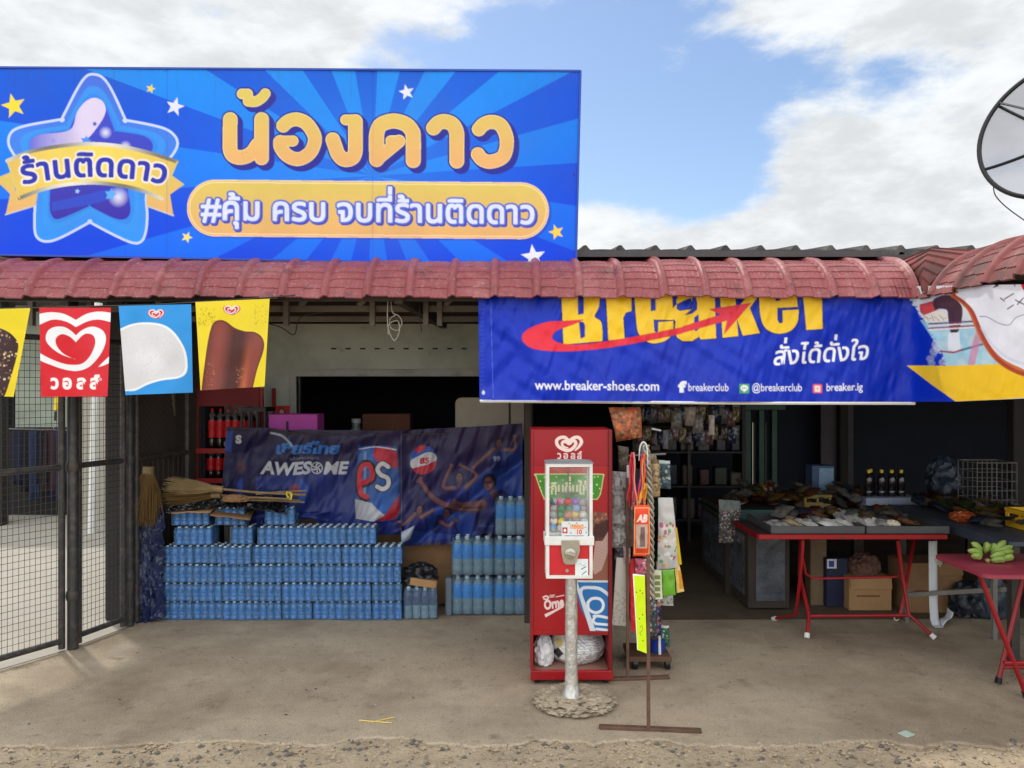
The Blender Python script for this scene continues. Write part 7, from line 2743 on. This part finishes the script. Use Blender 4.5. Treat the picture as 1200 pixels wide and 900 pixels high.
for r_ in range(3):
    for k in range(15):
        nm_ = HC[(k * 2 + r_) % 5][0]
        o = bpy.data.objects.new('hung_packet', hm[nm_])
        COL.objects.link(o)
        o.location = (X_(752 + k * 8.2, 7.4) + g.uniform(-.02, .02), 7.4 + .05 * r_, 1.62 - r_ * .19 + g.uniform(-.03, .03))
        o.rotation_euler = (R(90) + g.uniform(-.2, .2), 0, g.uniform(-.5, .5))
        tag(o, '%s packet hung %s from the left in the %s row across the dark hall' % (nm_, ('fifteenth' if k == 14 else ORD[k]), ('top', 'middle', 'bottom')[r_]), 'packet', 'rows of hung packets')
b = MB()
for r_ in range(3):
    b.tube([(X_(744, 7.4), 7.43 + .05 * r_, 1.70 - r_ * .19), (X_(876, 7.4), 7.43 + .05 * r_, 1.70 - r_ * .19)], .005, 5)
for x in (X_(744, 7.4), X_(876, 7.4)):
    b.tube([(x, 7.50, 0), (x, 7.50, 2.3)], .012, 6)
b.build('packet_frame', M['darksteel'])
tag(bpy.data.objects['packet_frame'], 'dark metal frame with three rails holding the rows of hung packets', 'frame')
b = MB()
b.box(X_(962, 9.3), X_(1000, 9.3), 9.3, 9.34, .4, Z_(474, 9.3))
tag(b.build('plank_panel', pm('dull_plank', (84, 80, 84), .8, .2, 3), None, 0), 'pale dull plank panel leaning at the back wall of the dark hall', 'panel')
b = MB()
b.tube([(X_(770, 7.0), 7.02, 1.60), (X_(850, 6.8), 7.02, 1.60)], .008, 5)
tag(b.build('hanging_rail', M['darksteel']), 'thin dark rail across the hall carrying the hung packets', 'rail')
b = MB()
b.obox(P(768, 503, 5.2), (.07, .10, .02), Matrix.Rotation(.2, 3, 'Y'), 0, .006)
tag(b.build('silver_packet_end', pm('silver_foil', (190, 196, 204), .25, .1, 10, metal=.7)), 'small shiny silver foil end sticking out above the display', 'packet')

# ================================================================== right side tables
ST = thing('side_table', 'dark blue grey side table running back along the right edge of the hall', 'table', (3.6, 5.4, 0))
b = MB()
b.box(3.07, 4.4, 4.72, 6.25, .725, .755, 0, .004)
b.build('table_top', pm('slate_table_top', (70, 76, 86), .5, .15, 4), ST)
b = MB()
b.box(3.055, 3.07, 4.72, 6.25, .69, .758, 0, .003)
b.build('edge_band', pm('dark_blue_edge', (60, 68, 84), .45, .15, 5), ST)
for (x, y) in ((3.12, 4.78), (3.12, 6.15), (4.3, 4.78), (4.3, 6.15)):
    b = MB()
    b.box(x - .025, x + .025, y - .025, y + .025, 0, .725)
    b.build('leg', M['darksteel'], ST, 0)
crate('plastic_crate', 'bright yellow plastic crate at the right edge above the bananas', 3.39, 3.85, 4.90, 5.28, .757, .885, YLW, 'yellow crates')
o = blob('goods_bag', (3.20, 5.45, .757), (.16, .16, .09), pm('side_goods_orange', (150, 70, 30), .35, .35, 14, .005, 30, coat=.4), None, 80, .35, 2.8, 4)
tag(o, 'orange brown bag at the edge of the slate side table', 'bag')
# pinkish red folding table with bananas
T2 = thing('folding_table', 'rounded pinkish red folding table in the right foreground holding bananas', 'table', (2.95, 4.33, 0), 'red folding tables')
b = MB()
x0, x1, y0, y1, zt_ = 2.50, 3.75, 4.05, 4.575, .715
rr = .06
cr_ = []
for (cx_, cy_, a0) in ((x0 + rr, y0 + rr, 180), (x1 - rr, y0 + rr, 270), (x1 - rr, y1 - rr, 0), (x0 + rr, y1 - rr, 90)):
    cr_ += [(cx_ + rr * math.cos(R(a0 + q * 15)), cy_ + rr * math.sin(R(a0 + q * 15))) for q in range(7)]
n = len(cr_)
b.add([(x, y, zt_ - .022) for x, y in cr_] + [(x, y, zt_ - .003) for x, y in cr_] + [(x + (.003 if x < 3 else -.003), y + (.003 if y < 4.3 else -.003), zt_) for x, y in cr_],
      [tuple(range(n))[::-1], tuple(range(2 * n, 3 * n))] + [(i + o_, (i + 1) % n + o_, (i + 1) % n + n + o_, i + n + o_) for o_ in (0, n) for i in range(n)])
b.build('table_top', pm('pink_red_laminate', (150, 58, 74), .35, .1, 3, dirt=((120, 50, 60), .4, 5)), T2, 40)


def leg2(a, c):
    return leg([a, c], .0135, T2, M['black'])


leg2((X_(1147, 4.2), 4.2, zt_ - .02), (X_(1182, 4.2) + .10, 4.2, .014))
leg2((X_(1206, 4.42), 4.44, zt_ - .02), (X_(1167, 4.42), 4.40, .014))
leg2((3.55, 4.2, zt_ - .02), (3.2, 4.2, .014))
leg2((3.15, 4.44, zt_ - .02), (3.55, 4.40, .014))
b = MB()
b.tube([(X_(1172, 4.41), 4.41, .10), (3.54, 4.41, .10)], .012, 9)
b.build('stretcher', RT, T2)
b = MB()
b.tube([(X_(1176, 4.2), 4.2, .20), (3.26, 4.2, .20)], .010, 9)
b.build('stretcher', RT, T2)
BAN = pm('green_banana_skin', (132, 158, 72), .5, .18, 14, dirt=[((190, 200, 110), .5, 10), ((70, 80, 40), .5, 40, (.64, .74))])
bn = thing('banana_bunch', 'bunch of green bananas lying on the rounded pinkish red table', 'bananas', P(1160, 655, 4.40))
cb = Vector((X_(1156, 4.37), 4.36, zt_ + .012))
STEMM = pm('banana_stem', (150, 150, 80), .6, .2, 20)
for k, (bx, by, tx, ty, Y) in enumerate(((1151, 651, 1134, 645, 4.38), (1150, 649, 1138.5, 635.5, 4.41), (1149, 654, 1138, 652, 4.35), (1154, 648, 1156.5, 635, 4.42), (1161, 647, 1165, 637, 4.42), (1162, 649, 1178, 633.5, 4.41),
                                         (1163, 650, 1186.5, 640, 4.40), (1163, 652, 1187.5, 646, 4.38), (1161, 653, 1178, 648.5, 4.35), (1162, 658.5, 1178, 659, 4.32), (1174, 658, 1187.5, 653, 4.34))):
    s_, tip = P(bx, by, Y), P(tx, ty, Y)
    rb_ = .0185
    for q in (s_, tip):
        q.z = max(q.z, zt_ + rb_ * .9)
    m_ = (s_ + tip) / 2 + Vector((0, -.012, .010))
    pts = [Vector(q) for q in spline([s_, (s_ * .62 + m_ * .38), m_, (m_ * .40 + tip * .60), tip], 4)]
    nn = len(pts) - 1
    prf = lambda f: .34 + .66 * min(1, f / .30) if f < .62 else max(.20, 1 - ((f - .62) / .38) ** 1.6 * .82)
    b = MB()
    b.tube(pts, [rb_ * prf(i / nn) for i in range(nn + 1)], 6)
    o = b.build('banana', BAN, bn, 22)
    b = MB()
    dd = (pts[-1] - pts[-2]).normalized()
    b.tube([pts[-1] - dd * .001, pts[-1] + dd * .006], [.0036, .002], 6)
    b.build('tip', M['darkwood'], o)
b = MB()
b.obox(cb + Vector((-.012, -.02, .0)), (.022, .03, .022), None, 0, .007)
b.obox(cb + Vector((.014, -.02, -.001)), (.020, .03, .020), None, 0, .007)
b.build('stem', STEMM, bn)
b = MB()
for k in range(5):
    c = P(1097 + k * 1.6, 655 + k * 1.2, 4.56)
    b.tube([c + Vector((.014 * math.cos(a + k), .006 * math.sin(a), .02 * math.sin(a + k * 1.3))) for a in [i * .8 for i in range(9)]], .0028, 5)
tag(b.build('plastic_string', pm('pale_plastic_string', (170, 176, 160), .5, .1, 20)), 'tangle of pale plastic string at the left corner of the pinkish table', 'string')
for k, (px, Y, h_, w_, c, lab) in enumerate(((1152, 5.55, .22, .24, (34, 38, 46), 'dark slate'), (1180, 5.5, .30, .22, (54, 64, 76), 'blue grey'))):
    o = blob('floor_bag', (X_(px, Y), Y + .2, .002), (w_, .2, h_ * 1.3), pm('floor_bag_%s' % lab.replace(' ', '_'), c, .4, .3, 8, .006, 24), None, 120 + k, .4, 2.2, 4)
    tag(o, '%s plastic bag on the floor behind the pinkish table' % lab, 'bag', 'bags on the floor at right')

# ================================================================== satellite dish on the roof
DC = P(1239.7, 149.5, 8.3)
r_d = .782
_az, _el = -.931, .218
nrm = Vector((math.cos(_el) * math.sin(_az), -math.cos(_el) * math.cos(_az), math.sin(_el)))   # opens up and to the left
dmaj = nrm.cross(Vector((0, 0, 1))).normalized()
vv = nrm.cross(dmaj).normalized()
dish = thing('satellite_dish', 'large grey mesh satellite dish with black rim and ribs on the roof at the right', 'satellite dish', DC)


def dp(r, a, off=0.0):
    q = (r / r_d) ** 2
    return DC + (dmaj * math.cos(a) + vv * math.sin(a)) * r + nrm * (.30 * r_d * (q - 1) + off)


b = MB()
b.grid(lambda u, v: dp(r_d * (.04 + .96 * v), u * 2 * math.pi), 73, 14)
MESH = bpy.data.materials.new('grey_dish_mesh')
MESH.use_nodes = True
t_ = MESH.node_tree
bs = t_.nodes['Principled BSDF']
bs.inputs['Base Color'].default_value = tuple(hx((150, 150, 162))) + (1,)
bs.inputs['Roughness'].default_value = .6
tr_ = t_.nodes.new('ShaderNodeBsdfTransparent')
mx_ = t_.nodes.new('ShaderNodeMixShader')
mx_.inputs[0].default_value = .62
t_.links.new(tr_.outputs[0], mx_.inputs[1])
t_.links.new(bs.outputs[0], mx_.inputs[2])
t_.links.new(mx_.outputs[0], t_.nodes['Material Output'].inputs[0])
b.build('reflector', MESH, dish, 60)
b = MB()
b.tube([dp(r_d, i / 72 * 2 * math.pi) for i in range(73)], .026, 7, 0, False)
b.build('rim', M['black'], dish)
for k in range(6):
    b = MB()
    a = math.pi * .80 + k * math.pi / 3
    b.tube([dp(r_d * (.05 + .95 * i / 8), a, .006) for i in range(9)], .018, 6)
    b.build('rib', M['black'], dish)
fp = DC + nrm * .35
for k in range(3):
    b = MB()
    b.tube([dp(r_d, math.pi * 1.12 + k * 2 * math.pi / 3), fp], .013, 6)
    b.build('feed_strut', M['black'], dish)
b = MB()
b.lathe([(.05, -.06), (.06, 0), (.05, .08), (.03, .09), (0, .09)], 14, fp, 0, nrm.to_track_quat('Z', 'Y').to_matrix())
b.build('feed_horn', M['black'], dish)
b = MB()
hub = dp(r_d * .04, 0)
b.tube([hub, hub - nrm * .25, (hub.x + .05, hub.y + .3, rz(8.6) + .0)], .045, 10)
b.build('mast', M['steel'], dish)
b = MB()
b.tube([P(x, y, 8.0) for x, y in spline([(1164, 218), (1166, 228), (1174, 238), (1186, 248), (1200, 258), (1230, 280), (1250, 310)], 4)], .006, 5)
tag(b.build('dish_cable', M['black']), 'thin black cable hanging from the rim of the satellite dish', 'cable')

# ================================================================== wires and small litter
b = MB()
hk = [P(x, y, 4.75) for x, y in spline([(455, 348), (454, 365), (455, 385), (462, 399), (468, 388), (466, 376), (456, 380), (455, 392)], 5)]
b.tube(hk, .0035, 5)
hk = [P(x, y, 4.76) for x, y in spline([(458, 352), (460, 366), (467, 370), (471, 378), (466, 387), (458, 384), (457, 374), (464, 369)], 5)]
b.tube(hk, .0035, 5)
tag(b.build('wire_coil', pm('pale_wire', (150, 144, 132), .5, .1, 10)), 'loose coil of pale wire hanging from the eave in mid frame', 'wire')
b = MB()
b.tube([P(x, y, 5.2) for x, y in spline([(310, 378), (330, 384), (345, 392), (352, 372), (380, 366)], 5)], .004, 5)
tag(b.build('slack_wire', M['wire']), 'slack dark wire sagging between the roof struts', 'wire')
b = MB()
b.tube([P(x, y, 5.0) for x, y in spline([(492, 350), (492, 370), (494, 388)], 5)], .003, 5)
tag(b.build('hanging_wire', M['wire']), 'short dark wire end hanging straight down from the roof struts', 'wire')
STR = pm('yellow_straw', (216, 190, 110), .6, .15, 20)
b = MB()
for (xa, ya, xb, yb) in ((421, 845, 459, 848.5), (436, 847, 461, 842)):
    Ya, Yb = CH * FOC / (ya - HZ), CH * FOC / (yb - HZ)
    b.tube([(X_(xa, Ya), Ya, .004), (X_(xb, Yb), Yb, .006)], .0035, 5)
tag(b.build('straw_pieces', STR), 'two crossed yellow straws lying on the concrete in front', 'straw')
b = MB()
Yp = CH * FOC / (861 - HZ)
b.obox((X_(1062, Yp), Yp, .004), (.06, .05, .004), Matrix.Rotation(.5, 3, 'Z'))
tag(b.build('paper_scrap', pm('pale_green_paper', (190, 206, 190), .6, .1, 10), None, 0), 'small pale green paper scrap near the broken edge at right', 'paper scrap')
b = MB()
g = random.Random(21)
for _ in range(70):
    x, y = g.uniform(-2.6, 3.2), g.uniform(3.75, 5.2)
    r_ = g.uniform(.003, .008)
    a = g.uniform(0, 6.28)
    b.add([(x + r_ * math.cos(a + q * 1.57) * (1.6 if q % 2 else .8), y + r_ * math.sin(a + q * 1.57) * (1.6 if q % 2 else .8), .003 + .002 * (q % 2)) for q in range(4)], [(0, 1, 2, 3)], g.randrange(3))
o = b.build('floor_litter', [pm('leaf_brown', (110, 80, 50), .8), pm('grit_dark', (60, 54, 48), .8), pm('paper_white', (190, 184, 174), .8)], None, 0)
tag(o, 'tiny scattered grit and leaf bits on the concrete', 'litter', None, 'stuff')

# drop the small proxies' leftovers: nothing but the objects above stays in the file
for me in [m for m in bpy.data.meshes if m.users == 0]:
    bpy.data.meshes.remove(me)
